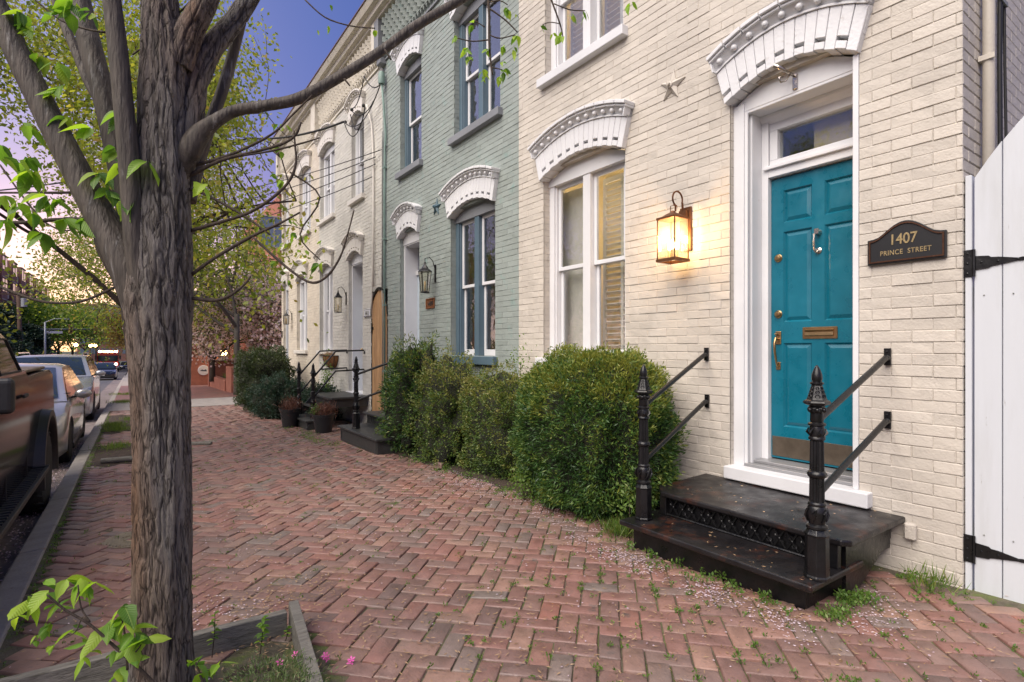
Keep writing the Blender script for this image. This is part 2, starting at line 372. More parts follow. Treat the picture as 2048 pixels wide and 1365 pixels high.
sheet('road', -8.6, -.65, -6, 160, 2, 80, roadz, M['asphalt'])
sheet('gutter', -1.25, -.65, -6, 60, 1, 40, lambda x, y: roadz(0, y)+.004, mat('gutter_concrete', (.20,.165,.155), .7, var=.3, ns=4, bump=.6, bs=50, col2=(.12,.09,.085), c2s=3, c2t=.5))
sheet('apron', -.50, 12, 17.9, 21.6, 2, 3, lambda x, y: gz(y)-.004, M['concrete'])
farpave = mat('far_brick_paving', (.21, .10, .085), .6, var=.3, ns=5, bump=.5, bs=30, bdist=.01, col2=(.14,.10,.09), c2s=2, c2t=.5)
sheet('pavement', -.50, 14, 21.6, 36, 2, 4, lambda x, y: gz(y), farpave)
sheet('far_pavement', -.50, 3.5, 36, 150, 1, 40, lambda x, y: gz(min(y, 110)), M['concrete'])
sheet('opposite_pavement', -12.5, -8.75, -6, 160, 1, 40, lambda x, y: roadz(0, y)+.14, M['concrete'])
sheet('verge', 3.5, 40, 36, 160, 1, 10, lambda x, y: gz(min(y, 110))-.02, M['earth'])
# kerb: lengths of worn stone
kerb = thing('kerb', 'worn grey stone kerb between the parked vehicles and the brick sidewalk', 'kerb', (-.575, 2, 0)); kerb['kind'] = 'structure'
del kerb['category']; del kerb['label']
y = -1.0; i = 0
while y < 60:
    L_ = random.uniform(1.7, 2.3) if y < 25 else 6
    mb = MB(); dz = random.uniform(-.006, .006)
    z0 = gz(y)+dz; z1 = gz(y+L_)+dz
    vs = [(-.65,y+.004,z0-.30),(-.5,y+.004,z0-.3),(-.5,y+.004,z0+.004),(-.65,y+.004,z0-.006),(-.65,y+L_-.004,z1-.30),(-.5,y+L_-.004,z1-.3),(-.5,y+L_-.004,z1+.004),(-.65,y+L_-.004,z1-.006)]
    mb.add(vs, [(0,1,2,3),(7,6,5,4),(0,4,5,1),(1,5,6,2),(2,6,7,3),(3,7,4,0)])
    part('kerb_stone', mb, M['concrete'], kerb, bev=.012, seg=2); y += L_

# herringbone brick paving
def in_bed(x, y):
    if -.30 < x < .63 and 1.2 < y < 2.70: return True           # tree pit
    if x > 3.22 and 2.75 < y < 7.1 and x > 3.02+.2*math.sin(y*2.1): return True
    if x > 3.35 and 2.6 < y < 9.2 and not (7.05 < y < 8.9): return True
    if -.45 < x < .35 and 8.5 < y < 10.6: return True
    if -.5 < x < .0 and 12.2 < y < 16.5 and x < -.1+.1*math.sin(y*3): return True
    if x > 3.5 and y > 11.5: return True
    if 3.0 < x < 3.8 and 1.42 < y < 2.5: return True
    return False
def paver_verts(L_, W_, rnd, seg=1):
    """top ring irregular rounded brick, local coords centred, top at z=0"""
    b = .006
    def ring(dx, dz):
        pts = []
        cs = [(-L_/2, -W_/2), (L_/2, -W_/2), (L_/2, W_/2), (-L_/2, W_/2)]
        for a in range(4):
            p = cs[a]; q = cs[(a+1) % 4]
            for k in range(seg):
                f = k/seg; x = p[0]+(q[0]-p[0])*f; y = p[1]+(q[1]-p[1])*f
                x -= dx*(1 if x > 0 else -1)*(1 if abs(x) > L_/2-1e-6 else 0); y -= dx*(1 if y > 0 else -1)*(1 if abs(y) > W_/2-1e-6 else 0)
                pts.append([x+rnd.uniform(-1, 1)*.0014, y+rnd.uniform(-1, 1)*.0014, dz+(rnd.uniform(-1, 1)*.0008 if dz > -.02 else 0)])
        return pts
    r0 = ring(b*.95, 0); r1 = ring(b*.25, -.0028); r2 = ring(0, -.008); r3 = ring(0, -.03)
    n = 4*seg; vs = r0+r1+r2+r3; fs = [list(range(n))]
    for k in range(3):
        for i in range(n): fs.append((k*n+i, (k+1)*n+i, (k+1)*n+(i+1) % n, k*n+(i+1) % n))
    return vs, fs
rnd = random.Random(3)
U = .1005
pav = []
c45 = math.sqrt(.5)
ang = R(45); ca, sa = math.cos(ang), math.sin(ang)
for i in range(-44, 272):
    for j in range(-180, 180):
        k = (i-j) % 4
        if k == 0: cx, cy, hor = i+1.0, j+.5, True
        elif k == 3: cx, cy, hor = i+.5, j+1.0, False
        else: continue
        lx, ly = cx*U, cy*U
        x = lx*ca-ly*sa+.02; y = lx*sa+ly*ca-.5
        if not (-.47 < x < 3.74 and .55 < y < 17.85): continue
        if in_bed(x, y): continue
        q = proj((x, y, gh(x, y)))
        if q is None or q[2] < .9 or q[0] < -350 or q[0] > 2400 or q[1] > 1900: continue
        pav.append((x, y, (0 if hor else 90)+45, q))
def score(p):
    q = p[3]; inside = -30 < q[0] < 2078 and q[1] < 1400
    # hidden behind the stoop?
    return (0 if inside else 1, q[2])
pav.sort(key=score)
pmesh = []
for v in range(14):
    vs, fs = paver_verts(2*U-.0065+rnd.uniform(-.002, .002), U-.0065+rnd.uniform(-.002, .002), rnd, 3)
    mb = MB(); mb.add(vs, fs); pmesh.append(mb.mesh('paving_brick', M['paver_r'], smooth=40))
stuff = MB()
for idx, (x, y, a, q) in enumerate(pav):
    e = .04
    gx = (gh(x+e, y)-gh(x-e, y))/(2*e); gy = (gh(x, y+e)-gh(x, y-e))/(2*e)
    nv = Vector((-gx+rnd.gauss(0, .018), -gy+rnd.gauss(0, .018), 1)).normalized()
    rot = nv.to_track_quat('Z', 'Y').to_matrix() @ Matrix.Rotation(0, 3, 'Z')
    xa = Vector((math.cos(R(a+rnd.gauss(0, 1.0))), math.sin(R(a+rnd.gauss(0, .5))), 0)); xa = (xa-nv*xa.dot(nv)).normalized(); ya = nv.cross(xa)
    mt = Matrix((xa, ya, nv)).transposed()
    c = Vector((x+rnd.uniform(-.0015, .0015), y+rnd.uniform(-.0015, .0015), gh(x, y)+rnd.gauss(0, .0030)))
    if idx < 300:
        inst('paving_brick', pmesh[idx % 14], sidewalk, c, rot=mt.to_euler())
    else:
        vs, fs = paver_verts(2*U-.0065, U-.0065, rnd, 2 if q[2] < 7 else 1)
        stuff.cur = rnd.random()
        stuff.add([c+mt @ Vector(v) for v in vs], fs)
print('pavers', len(pav))
part('paving_bricks', stuff, M['paver'], sidewalk, smooth=40, tint=True, kind='stuff')
# planting bed and tree pit soil
def bedsheet(name, x0, x1, y0, y1, dz, n=24):
    mb = MB(); vs = []; fs = []
    for j in range(n+1):
        for i in range(n+1):
            x = x0+(x1-x0)*i/n; y = y0+(y1-y0)*j/n
            ed = min(i, n-i, j, n-j)/n
            vs.append((x, y, gh(x, y)-.012+min(ed*6, 1)*dz+mnoise.noise(Vector((x*9, y*9, 0)))*.012*min(1, ed*8)))
    for j in range(n):
        for i in range(n): a = j*(n+1)+i; fs.append((a, a+1, a+n+2, a+n+1))
    mb.add(vs, fs); o = part(name, mb, M['soil'], smooth=True, kind='structure'); return o
bedsheet('planting_soil', 2.95, 3.79, 2.72, 9.3, .03, 40)
bedsheet('tree_pit_soil', -.30, .62, .9, 2.70, .0)
bedsheet('far_tree_pit_soil', -.46, .36, 8.4, 10.7, .02)
bedsheet('verge_soil', -.49, .03, 12.1, 16.6, .02)
bedsheet('far_planting_soil', 3.2, 3.79, 11.3, 17.8, .02)
# timber edging of the tree pit
def timber(name, label, pts, h, w):
    t = thing(name, label, 'timber', pts[0])
    for a, b in zip(pts[:-1], pts[1:]):
        mb = MB(); a = Vector(a); b = Vector(b); mb.bar(a, b, w, h); part('board', mb, M['timber'], t, bev=.004, seg=2)
    return t
timber('timber_edging', 'long grey weathered timber edging the tree pit behind the trunk', [(-.42, 2.74, .035), (.60, 2.73, .02)], .115, .045)
timber('timber_edging', 'short pale weathered timber at the corner of the tree pit beside the pink flowers', [(.645, 2.78, .035), (.50, 1.55, .03)], .12, .045)

# ------------------------------------------------------------------ terrace of houses
def brickface(mb, y0, y1, z0, z1, xf, rnd, b=.0035, dep=.02, full=False):
    j = rnd.uniform(-.0015, .0025); jj = [rnd.uniform(-.0018, .0018) for _ in range(4)]
    i0 = [(xf+j+jj[0], y0+b, z0+b), (xf+j+jj[1], y1-b, z0+b), (xf+j+jj[2], y1-b, z1-b), (xf+j+jj[3], y0+b, z1-b)]
    i0 = [(x, y+rnd.uniform(-.0015, .0015), z+rnd.uniform(-.0015, .0015)) for x, y, z in i0]
    i1 = [(xf+j+b, y0, z0), (xf+j+b, y1, z0), (xf+j+b, y1, z1), (xf+j+b, y0, z1)]
    i2 = [(xf+dep, y, z) for _, y, z in i1]
    mb.add(i0+i1+i2, [(0,1,2,3)]+[(k, k+4, (k+1) % 4+4, (k+1) % 4) for k in range(4)]+[(k+4, k+8, (k+1) % 4+8, (k+1) % 4+4) for k in range(4)])
ROW = .0683; PITCH = .211; JT = .0032
def wall_bricks(Y0, Y1, z0, z1, openings, offs=0.0, JT=JT):
    out = []; k0 = math.floor(z0/ROW); z = k0*ROW; k = k0
    while z < z1-.02:
        za, zb = z+JT/2, z+ROW-JT/2
        s = Y0+offs-(PITCH/2 if k % 2 else 0)-PITCH
        while s < Y1:
            a, b = max(s+JT/2, Y0), min(s+PITCH-JT/2, Y1)
            segs = [(a, b)]
            for (oy0, oy1, oz0, oz1) in openings:
                if zb > oz0+.01 and za < oz1-.01:
                    ns_ = []
                    for (p, q) in segs:
                        if q <= oy0 or p >= oy1: ns_.append((p, q)); continue
                        if p < oy0: ns_.append((p, oy0))
                        if q > oy1: ns_.append((oy1, q))
                    segs = ns_
            for p, q in segs:
                if q-p > .025: out.append((p, q, za, zb))
            s += PITCH
        z += ROW; k += 1
    return out
def slab_wall(mb, Y0, Y1, z0, z1, openings, x0, x1):
    ys = sorted({Y0, Y1, *[v for o in openings for v in o[:2]]}); zs = sorted({z0, z1, *[v for o in openings for v in o[2:]]})
    for a, b in zip(ys[:-1], ys[1:]):
        run = None
        for c, d in zip(zs[:-1], zs[1:]):
            m_ = ((a+b)/2, (c+d)/2)
            hole = any(o[0] < m_[0] < o[1] and o[2] < m_[1] < o[3] for o in openings)
            if not hole: run = [c, d] if run is None else [run[0], d]
            if hole and run: mb.box(x0, x1, a, b, *run); run = None
        if run: mb.box(x0, x1, a, b, *run)
def make_wall(house, Y0, Y1, ztop, ops, key, seed, zb=-.6):
    rnd = random.Random(seed)
    mb = MB(); slab_wall(mb, Y0+(.014 if key == 'cream' else 0), Y1, zb, ztop, ops, XF+.0048, XF+.32)
    w = part('front_wall', mb, M[key+'_m'], house)
    bl = wall_bricks(Y0, Y1, zb+.3, ztop, ops, offs=.03, JT={'white': .008, 'buff': .009, 'green': .005}.get(key, JT))
    def sc(b):
        q = proj((XF, (b[0]+b[1])/2, (b[2]+b[3])/2)); inside = -20 < q[0] < 2068 and -20 < q[1] < 1385
        return (0 if inside else 1, q[2]/((b[1]-b[0])+.05))
    bl.sort(key=sc)
    std = []
    for v in range(10):
        m_ = MB(); brickface(m_, -(PITCH-JT)/2, (PITCH-JT)/2, -(ROW-JT)/2, (ROW-JT)/2, 0, rnd); std.append(m_.mesh('brick', M[key+'_r']))
    st = MB()
    for i, (p, q, za, zb2) in enumerate(bl):
        if i < 300:
            inst('brick', std[i % 10], w, (XF, (p+q)/2, (za+zb2)/2), scale=(1, (q-p)/(PITCH-JT), 1) if abs(q-p-(PITCH-JT)) > .002 else None)
        else:
            st.cur = rnd.random(); brickface(st, p, q, za, zb2, XF, rnd)
    part('bricks', st, M[key], w, tint=True, kind='stuff')
    # brick reveals of the openings
    rv = MB()
    for (oy0, oy1, oz0, oz1) in ops:
        z = math.ceil(oz0/ROW)*ROW
        while z < oz1-.12:
            for yy, s in ((oy0, 1), (oy1, -1)):
                rv.box(XF+.012, XF+.10, yy-.002*s, yy+.004*s, z+JT/2, z+ROW-JT/2)
            z += ROW
    part('reveal_bricks', rv, M[key+'_m'], w, kind='stuff')
    return w
def hood(house, y0, y1, zs, m, detail=2, rise=.14):
    """segmental brick hood: voussoirs with dentil slots, a cove with balls, a projecting brick cap"""
    yc = (y0+y1)/2; c = (y1-y0)/2+.01
    def P(u, v):
        yi = yc+u*c; zi = zs-.04+rise*(1-u*u)
        yo = yc+u*(c+.10); zo = zs+.335+rise*1.05*(1-u*u)
        return (yi+(yo-yi)*v, zi+(zo-zi)*v)
    h = part('arch_hood', MB().add(*hood_back(P, XF+.085, XF-.03)), m, house)
    n = max(8, round(2*c/.066)); rnd = random.Random(int(y0*100))
    joint = detail < 2
    allv = MB()
    for i in range(n):
        mb = allv if joint else MB()
        u0 = -1+2*i/n+.0016/c; u1 = -1+2*(i+1)/n-.0016/c
        x = XF-.055-rnd.uniform(0, .004); low = 0.0 if (i//1) % 2 else .0
        notch = (i % 2 == 1)
        segs = [(low, .70)] if not notch else [(.015, .14), (.212, .70)]
        for a, b in segs:
            mb.prism([P(u0, a), P(u1, a), P(u1, b), P(u0, b)], 'x', x, XF+.085)
        if not joint: part('voussoir', mb, m, h, bev=.003)
    if joint: part('voussoirs', allv, m, h, kind='stuff')
    # cove backing & bead
    bk = MB(); k = 14
    for i in range(k):
        u0 = -1+2*i/k; u1 = -1+2*(i+1)/k
        bk.prism([P(u0, .70), P(u1, .70), P(u1, .735), P(u0, .735)], 'x', XF-.07, XF)
        bk.add([(XF-.045, *P(u0, .735)), (XF-.045, *P(u1, .735)), (XF-.10, *P(u1, .90)), (XF-.10, *P(u0, .90))], [(0, 1, 2, 3)])
    bk.prism([P(-1, .70), P(-1, .735), P(-1, .95), P(-1, .97)][:3]+[P(-.985, .95), P(-.985, .70)], 'x', XF-.11, XF)
    bk.prism([P(1, .70), P(1, .735), P(1, .95)]+[P(.985, .95), P(.985, .70)], 'x', XF-.11, XF)
    part('cove', bk, m, h)
    nb = max(5, round(2*c/.105)); balls = MB(); me = None
    for i in range(nb):
        u = -1+2*(i+.5)/nb; p = P(u, .815)
        if detail >= 2:
            if me is None: me = MB().ball((0, 0, 0), .024, 12, 8).mesh('ball', m, smooth=True)
            inst('ball', me, h, (XF-.085, p[0], p[1]))
        else: balls.ball((XF-.085, p[0], p[1]), .024, 8, 5)
    if detail < 2: part('balls', balls, m, h, smooth=True)
    cap = MB(); ncap = max(6, round(2*c/.115)); ca_ = MB()
    for i in range(ncap):
        mb = MB() if detail >= 2 else ca_
        u0 = -1.02+2.04*i/ncap+.004/c; u1 = -1.02+2.04*(i+1)/ncap-.004/c
        mb.prism([P(u0, .90), P(u1, .90), P(u1, .955), P(u0, .955)], 'x', XF-.118, XF)
        mb.prism([P(u0, .958), P(u1, .958), P(u1, 1.04), P(u0, 1.04)], 'x', XF-.135-rnd.uniform(0, .005), XF)
        if detail >= 2: part('cap_brick', mb, m, h, bev=.004)
    if detail < 2: part('cap_bricks', ca_, m, h, kind='stuff')
    return P
def hood_back(P, x0, x1):
    k = 12; vs = []; fs = []
    for i in range(k+1):
        u = -1+2*i/k; a = P(u, .28); b = P(u, .99)
        vs += [(x1, *a), (x1, *b), (x0, *a), (x0, *b)]
    for i in range(k):
        q = i*4; r = q+4
        fs += [(q, q+1, r+1, r), (q, r, r+2, q+2), (q+1, q+3, r+3, r+1)]
    fs += [(0, 2, 3, 1), (k*4, k*4+1, k*4+3, k*4+2)]
    return vs, fs
def tymp(mb, y0, y1, zs, rise, zb, x0, x1, n=12):
    poly = [(y0, zb)]+[(y0+(y1-y0)*i/n, zs-.045+rise*(1-(2*i/n-1)**2)) for i in range(n+1)]+[(y1, zb)]
    mb.prism(poly, 'x', x0, x1)
def window(house, y0, y1, z0, zs, mc, ms, msill, double=True, room='dark', sillz=.095, glass='glass', sillx=.075, rise=.14, label=None, mt=None):
    mb = MB(); xa = XF+.085; xb = XF+.15; cw = .085 if double else .06
    zh = zs-.10
    mb.box(xa, xb+.05, y0+.003, y0+cw, z0, zs); mb.box(xa, xb+.05, y1-cw, y1-.003, z0, zs)
    tm = MB(); tymp(tm, y0, y1, zs, rise, zh, xa-.012, xb+.05)
    for dx in (.018,): mb.box(xa+.02, xb+.05, y0+cw, y0+cw+dx, z0, zh); mb.box(xa+.02, xb+.05, y1-cw-dx, y1-cw, z0, zh)
    bays = []
    if double:
        ym = (y0+y1)/2; mb.box(xa-.004, xb+.05, ym-.055, ym+.055, z0, zh); bays = [(y0+cw+.018, ym-.055), (ym+.055, y1-cw-.018)]
    else: bays = [(y0+cw+.018, y1-cw-.018)]
    w = part('window', mb, mc, house, bev=.004, label=label)
    part('arch_panel', tm, mt or mc, w, bev=.003)
    sl_ = MB(); sl_.box(XF-sillx, XF+.14, y0-.06, y1+.06, z0-sillz, z0-.002)
    part('sill', sl_, msill, w, bev=.006, seg=2)
    zm = z0+(zh-z0)*.515; rw = .042
    for a, b in bays:
        for lo, hi, x, bot in ((zm-.02, zh, xa+.05, rw), (z0+.003, zm+.02, xa+.085, .085)):
            s = MB(); s.box(x, x+.032, a+.002, a+rw, lo, hi); s.box(x, x+.032, b-rw, b-.002, lo, hi)
            s.box(x+.002, x+.03, a+rw, b-rw, lo, lo+bot); s.box(x+.002, x+.03, a+rw, b-rw, hi-rw, hi)
            part('sash', s, ms, w, bev=.003)
            g = MB(); g.box(x+.012, x+.016, a+rw-.005, b-rw+.005, lo+bot-.005, hi-rw+.005); part('pane', g, M[glass], w)
    rm = MB(); xr = XF+.32
    mb_ = {'dark': M['dark'], 'warm': M['room'], 'brown': M['dark']}[room]
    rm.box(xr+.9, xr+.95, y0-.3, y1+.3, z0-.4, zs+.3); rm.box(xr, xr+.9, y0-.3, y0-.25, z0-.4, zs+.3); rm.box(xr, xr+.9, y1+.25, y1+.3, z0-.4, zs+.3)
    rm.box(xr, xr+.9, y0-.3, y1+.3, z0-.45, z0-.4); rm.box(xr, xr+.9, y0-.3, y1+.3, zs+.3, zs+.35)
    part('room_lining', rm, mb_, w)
    return w, bays, zm, zh

TOP = 7.30
H = {}
defs = {
 'cream': dict(Y=(1.017, 5.24), label='cream painted brick rowhouse with the teal front door nearest the camera', ops=[(1.541, 2.449, .335, 3.30), (3.535, 4.765, 1.228, 3.30), (3.56, 4.74, 4.34, 6.13), (1.6, 2.4, 4.34, 6.13)]),
 'green': dict(Y=(5.24, 9.545), label='sage green painted brick rowhouse in the middle of the terrace', ops=[(5.755, 6.93, 1.225, 3.30), (7.98, 8.74, .30, 3.30), (5.64, 6.83, 4.34, 6.13), (7.90, 8.74, 4.34, 6.13)]),
 'white': dict(Y=(9.545, 13.68), label='white painted brick rowhouse beyond the green one with the number 1411', ops=[(9.60, 10.12, -.6, 2.42), (10.6, 11.46, .33, 3.30), (12.57, 13.62, 1.28, 3.30), (10.52, 11.27, 4.42, 6.13), (12.44, 13.58, 4.42, 6.13)]),
 'buff': dict(Y=(13.68, 17.8), label='ivory painted brick rowhouse at the far end of the terrace', ops=[(14.80, 15.90, 1.28, 3.30), (16.9, 17.55, .33, 3.30), (14.45, 15.62, 4.42, 6.13), (16.9, 17.55, 4.42, 6.13)]),
}
# the archway to the alley straddles the green / white boundary
defs['green']['ops'].append((9.30, 9.545, -.6, 2.42)); defs['white']['ops'][0] = (9.545, 10.10, -.6, 2.42)
for i, (k, d) in enumerate(defs.items()):
    h = thing('row_house', d['label'], 'house', (XF, (d['Y'][0]+d['Y'][1])/2, 0)); H[k] = h
    make_wall(h, d['Y'][0], d['Y'][1], TOP, d['ops'], k, 20+i)
# solid bodies behind the fronts, roofs
for k, d in defs.items():
    mb = MB(); y0, y1 = d['Y']
    mb.box(XF+1.6, 12.5, y0+.02 if k == 'cream' else y0, y1, -.8, 7.2); part('house_body', mb, M[k+'_m'], H[k])
    mb = MB(); mb.box(3.5, 12.6, y0, y1, 7.45, 7.5); part('roof', mb, M['roof'], H[k])
# party walls between front wall and body (so that no light leaks in)
for k, d in defs.items():
    mb = MB()
    for yy in d['Y']:
        s = 1 if yy == d['Y'][0] else -1
        mb.box(XF+.32, XF+1.6, yy+(.002 if s > 0 else -.12), yy+(.12 if s > 0 else -.002), -.6, 7.2)
    mb.box(XF+.32, XF+1.6, d['Y'][0]+.12, d['Y'][1]-.12, 7.0, 7.1); part('party_wall', mb, M[k+'_m'], H[k])
# side wall of the cream house, facing the gate passage
sw = MB(); sw.box(XF+.10, 9, 1.025, 1.3, -.6, 7.3)
sidew = part('side_wall', sw, M['cream_m'], H['cream'])
sb = MB(); rr = random.Random(5)
k = 0; z = -.35
def brick_south(mb, x0, x1, z0, z1, y, rnd):
    b = .005; j = rnd.uniform(-.002, .002)
    i0 = [(x0+b, y+j, z0+b), (x1-b, y+j, z0+b), (x1-b, y+j, z1-b), (x0+b, y+j, z1-b)]
    i1 = [(x0, y+j+b, z0), (x1, y+j+b, z0), (x1, y+j+b, z1), (x0, y+j+b, z1)]
    i2 = [(x, y+.02, z) for x, _, z in i1]
    mb.add(i0+i1+i2, [(0,1,2,3)]+[(k, k+4, (k+1) % 4+4, (k+1) % 4) for k in range(4)]+[(k+4, k+8, (k+1) % 4+8, (k+1) % 4+4) for k in range(4)])
k = math.floor(-.3/ROW); z = k*ROW; n_i = 0
m_sb = MB(); brick_south(m_sb, 0, PITCH-JT, 0, ROW-JT, 0, rr); me_sb = m_sb.mesh('brick', M['cream_r'])
while z < 7.25:
    x = XF+.004; first = True
    while x < 8.9:
        L_ = (.105 if k % 2 else .211) if first else PITCH
        full = abs(L_-PITCH) < .001
        if full and 2.3 < z < 5.2 and x < 5.2 and n_i < 300: inst('brick', me_sb, sidew, (x, 1.017, z+JT/2)); n_i += 1
        else:
            sb.cur = rr.random(); brick_south(sb, x, x+L_-JT, z+JT/2, z+ROW-JT/2, 1.017, rr)
        x += L_; first = False
    z += ROW; k += 1
part('bricks', sb, M['cream'], sidew, tint=True, kind='stuff')
# far gable of the ivory house
# cornices
cubeme = {}
for k, d in defs.items():
    y0, y1 = d['Y']; h = H[k]; m = M['green'] if k == 'green' else M['cornw']
    mg = M['green_r'] if k == 'green' else M['cornw']
    cr = MB()
    prof = [(XF, 7.28), (XF-.16, 7.28), (XF-.17, 7.32), (XF-.24, 7.335), (XF-.26, 7.40), (XF-.33, 7.42), (XF-.37, 7.49), (XF-.38, 7.52), (XF, 7.52)]
    cr.prism(prof, 'y', y0+.001, y1-.001); c_ = part('cornice', cr, M['cornw'], h)
    e_ = MB(); e_.box(XF-.40, XF, y0+.001, y1-.001, 7.522, 7.535); part('roof_edge', e_, M['roof'], c_)
    st = MB(); st.box(XF-.028, XF+.005, y0+.15, y1-.15, 6.565, 6.595); part('string_course', st, m if k != 'green' else M['slategrey'], c_)
    pb = MB(); pb.box(XF-.17, XF+.01, y1-.20, y1-.005, 6.62, 7.28); pb.box(XF-.12, XF+.01, y1-.19, y1-.015, 6.50, 6.62)
    part('bracket', pb, M['slategrey'] if k == 'green' else M['cornw'], c_, bev=.008)
    pb = MB(); pb.box(XF-.17, XF+.01, y0+.005, y0+.14, 6.62, 7.28); part('bracket', pb, M['slategrey'] if k == 'green' else M['cornw'], c_, bev=.008)
    ft = MB(); ft.box(XF-.055, XF+.005, y0+.14, y1-.20, 6.70, 6.72)
    part('frieze_ledge', ft, m if k != 'green' else M['green_m'], c_)
    dn = MB(); y = y0+.16
    while y < y1-.24:
        dn.prism([(y, 6.70), (y+.05, 6.70), (y+.025, 6.63)], 'x', XF-.05, XF); y += .10
    part('dentils', dn, mg if k != 'green' else M['green_m'], c_)
    me = MB(); q = [(-.085, 0, 0), (0, -.045, .0), (0, .045, 0)]
    me.prism([(-.10, 0), (0, -.05), (.0, .05)], 'z', -.048, .048)
    me_ = me.mesh('corbel_block', mg)
    cnt = 0
    for r_ in range(5):
        z = 6.78+r_*.098; y = y0+.20+(.075 if r_ % 2 else 0)
        while y < y1-.26:
            inst('corbel_block', me_, c_, (XF-.004-.012*r_, y, z)); y += .15; cnt += 1
# hoods + windows
P1 = hood(H['cream'], 1.541, 2.449, 3.24, M['hoodw'])
hood(H['cream'], 3.535, 4.765, 3.24, M['hoodw'])
w_, bays, zm, zh = window(H['cream'], 3.535, 4.765, 1.228, 3.24, M['trim'], M['trim'], M['trim'], room='warm')
wu, baysu, zmu, zhu = window(H['cream'], 3.56, 4.74, 4.34, 6.07, M['trim'], M['trim'], M['trim'], room='warm')
hood(H['cream'], 3.56, 4.74, 6.07, M['hoodw'], 1)
window(H['cream'], 1.6, 2.4, 4.34, 6.07, M['trim'], M['trim'], M['trim'], double=False)
# shutters in the cream windows
lm = MB(); lm.bar((0, -.145, 0), (0, .145, 0), .055, .008, up=(.5, 0, 1)); lme = lm.mesh('louver', M['louver'])
def shutters(w, a, b, z0, z1, x):
    fr = MB(); ymid = a+(b-a)*.52
    for yy in (a-.02, ymid-.02, b-.02): fr.box(x-.012, x+.012, yy, yy+.04, z0, z1)
    fr.box(x-.01, x+.01, a, b, z0, z0+.05); fr.box(x-.01, x+.01, a, b, z1-.05, z1)
    part('shutter_frame', fr, M['louver'], w)
    z = z0+.09
    while z < z1-.06:
        for p, q in ((a+.02, ymid-.02), (ymid+.02, b-.02)): inst('louver', lme, w, (x, (p+q)/2, z), scale=(1, (q-p)/.29, 1))
        z += .062
shutters(w_, bays[0][0]-.05, bays[0][1]+.02, 1.26, 3.12, XF+.32)
pn = MB(); pn.box(XF+.30, XF+.33, bays[1][0]+.06, bays[1][1]+.10, 1.25, 3.12); pn.box(XF+.285, XF+.30, bays[1][0]+.06, bays[1][0]+.10, 1.25, 3.12)
part('folded_shutter', pn, M['louver'], w_, bev=.004)
shutters(wu, baysu[0][0]-.02, baysu[0][1]+.02, 4.37, 5.95, XF+.34); shutters(wu, baysu[1][0]-.02, baysu[1][1]+.02, 4.37, 5.95, XF+.34)
for (yy, zz, e) in ((1.95, 3.0, 3), (4.1, 2.9, 24), (4.1, 5.6, 18)):
    l = bpy.data.lights.new('room_lamp', 'POINT'); l.energy = e; l.color = (1, .86, .68); l.shadow_soft_size = .15
    lo = bpy.data.objects.new('room_lamp', l); COL.objects.link(lo); lo.location = (XF+.85, yy, zz)
# green house
hood(H['green'], 5.755, 6.93, 3.24, M['hoodw']); hood(H['green'], 7.98, 8.74, 3.24, M['hoodw'])
hood(H['green'], 5.64, 6.83, 6.07, M['hoodw'], 1); hood(H['green'], 7.90, 8.74, 6.07, M['hoodw'], 1)
wg, bg_, zmg, zhg = window(H['green'], 5.755, 6.93, 1.225, 3.24, M['slate'], M['trim'], M['slate'], glass='glassd', mt=M['slategrey'], sillx=.07, sillz=.11)
cu = MB()
for a, b in bg_: cu.box(XF+.34, XF+.36, b-.11, b+.02, 1.3, 2.25); cu.box(XF+.50, XF+.52, a-.02, b-.05, 1.3, 2.2)
part('curtain', cu, mat('brown_curtain', (.20, .09, .04), .8, var=.4, ns=20, stretch=(1, 6, 1)), wg)
window(H['green'], 5.64, 6.83, 4.34, 6.07, M['slate'], M['trim'], M['slategrey'], glass='glassd', mt=M['slategrey'], sillz=.10)
window(H['green'], 7.90, 8.74, 4.34, 6.07, M['slate'], M['trim'], M['slategrey'], double=False, glass='glassd', mt=M['slategrey'], sillz=.10)
# white + ivory
for hk, ops in (('white', [(12.57, 13.62, 1.28, 3.24, 1), (10.52, 11.27, 4.42, 6.07, 0), (12.44, 13.58, 4.42, 6.07, 1)]), ('buff', [(14.80, 15.90, 1.28, 3.24, 1), (14.45, 15.62, 4.42, 6.07, 1), (16.9, 17.55, 4.42, 6.07, 0)])):
    for (a, b, z0, zs, dbl) in ops:
        hood(H[hk], a, b, zs, M['hoodw2'], 1); window(H[hk], a, b, z0, zs, M['trim'], M['trim'], M['hoodw2'], double=bool(dbl), glass='glassd', rise=.14)
hood(H['white'], 10.6, 11.46, 3.24, M['hoodw2'], 1); hood(H['buff'], 16.9, 17.55, 3.24, M['hoodw2'], 1)

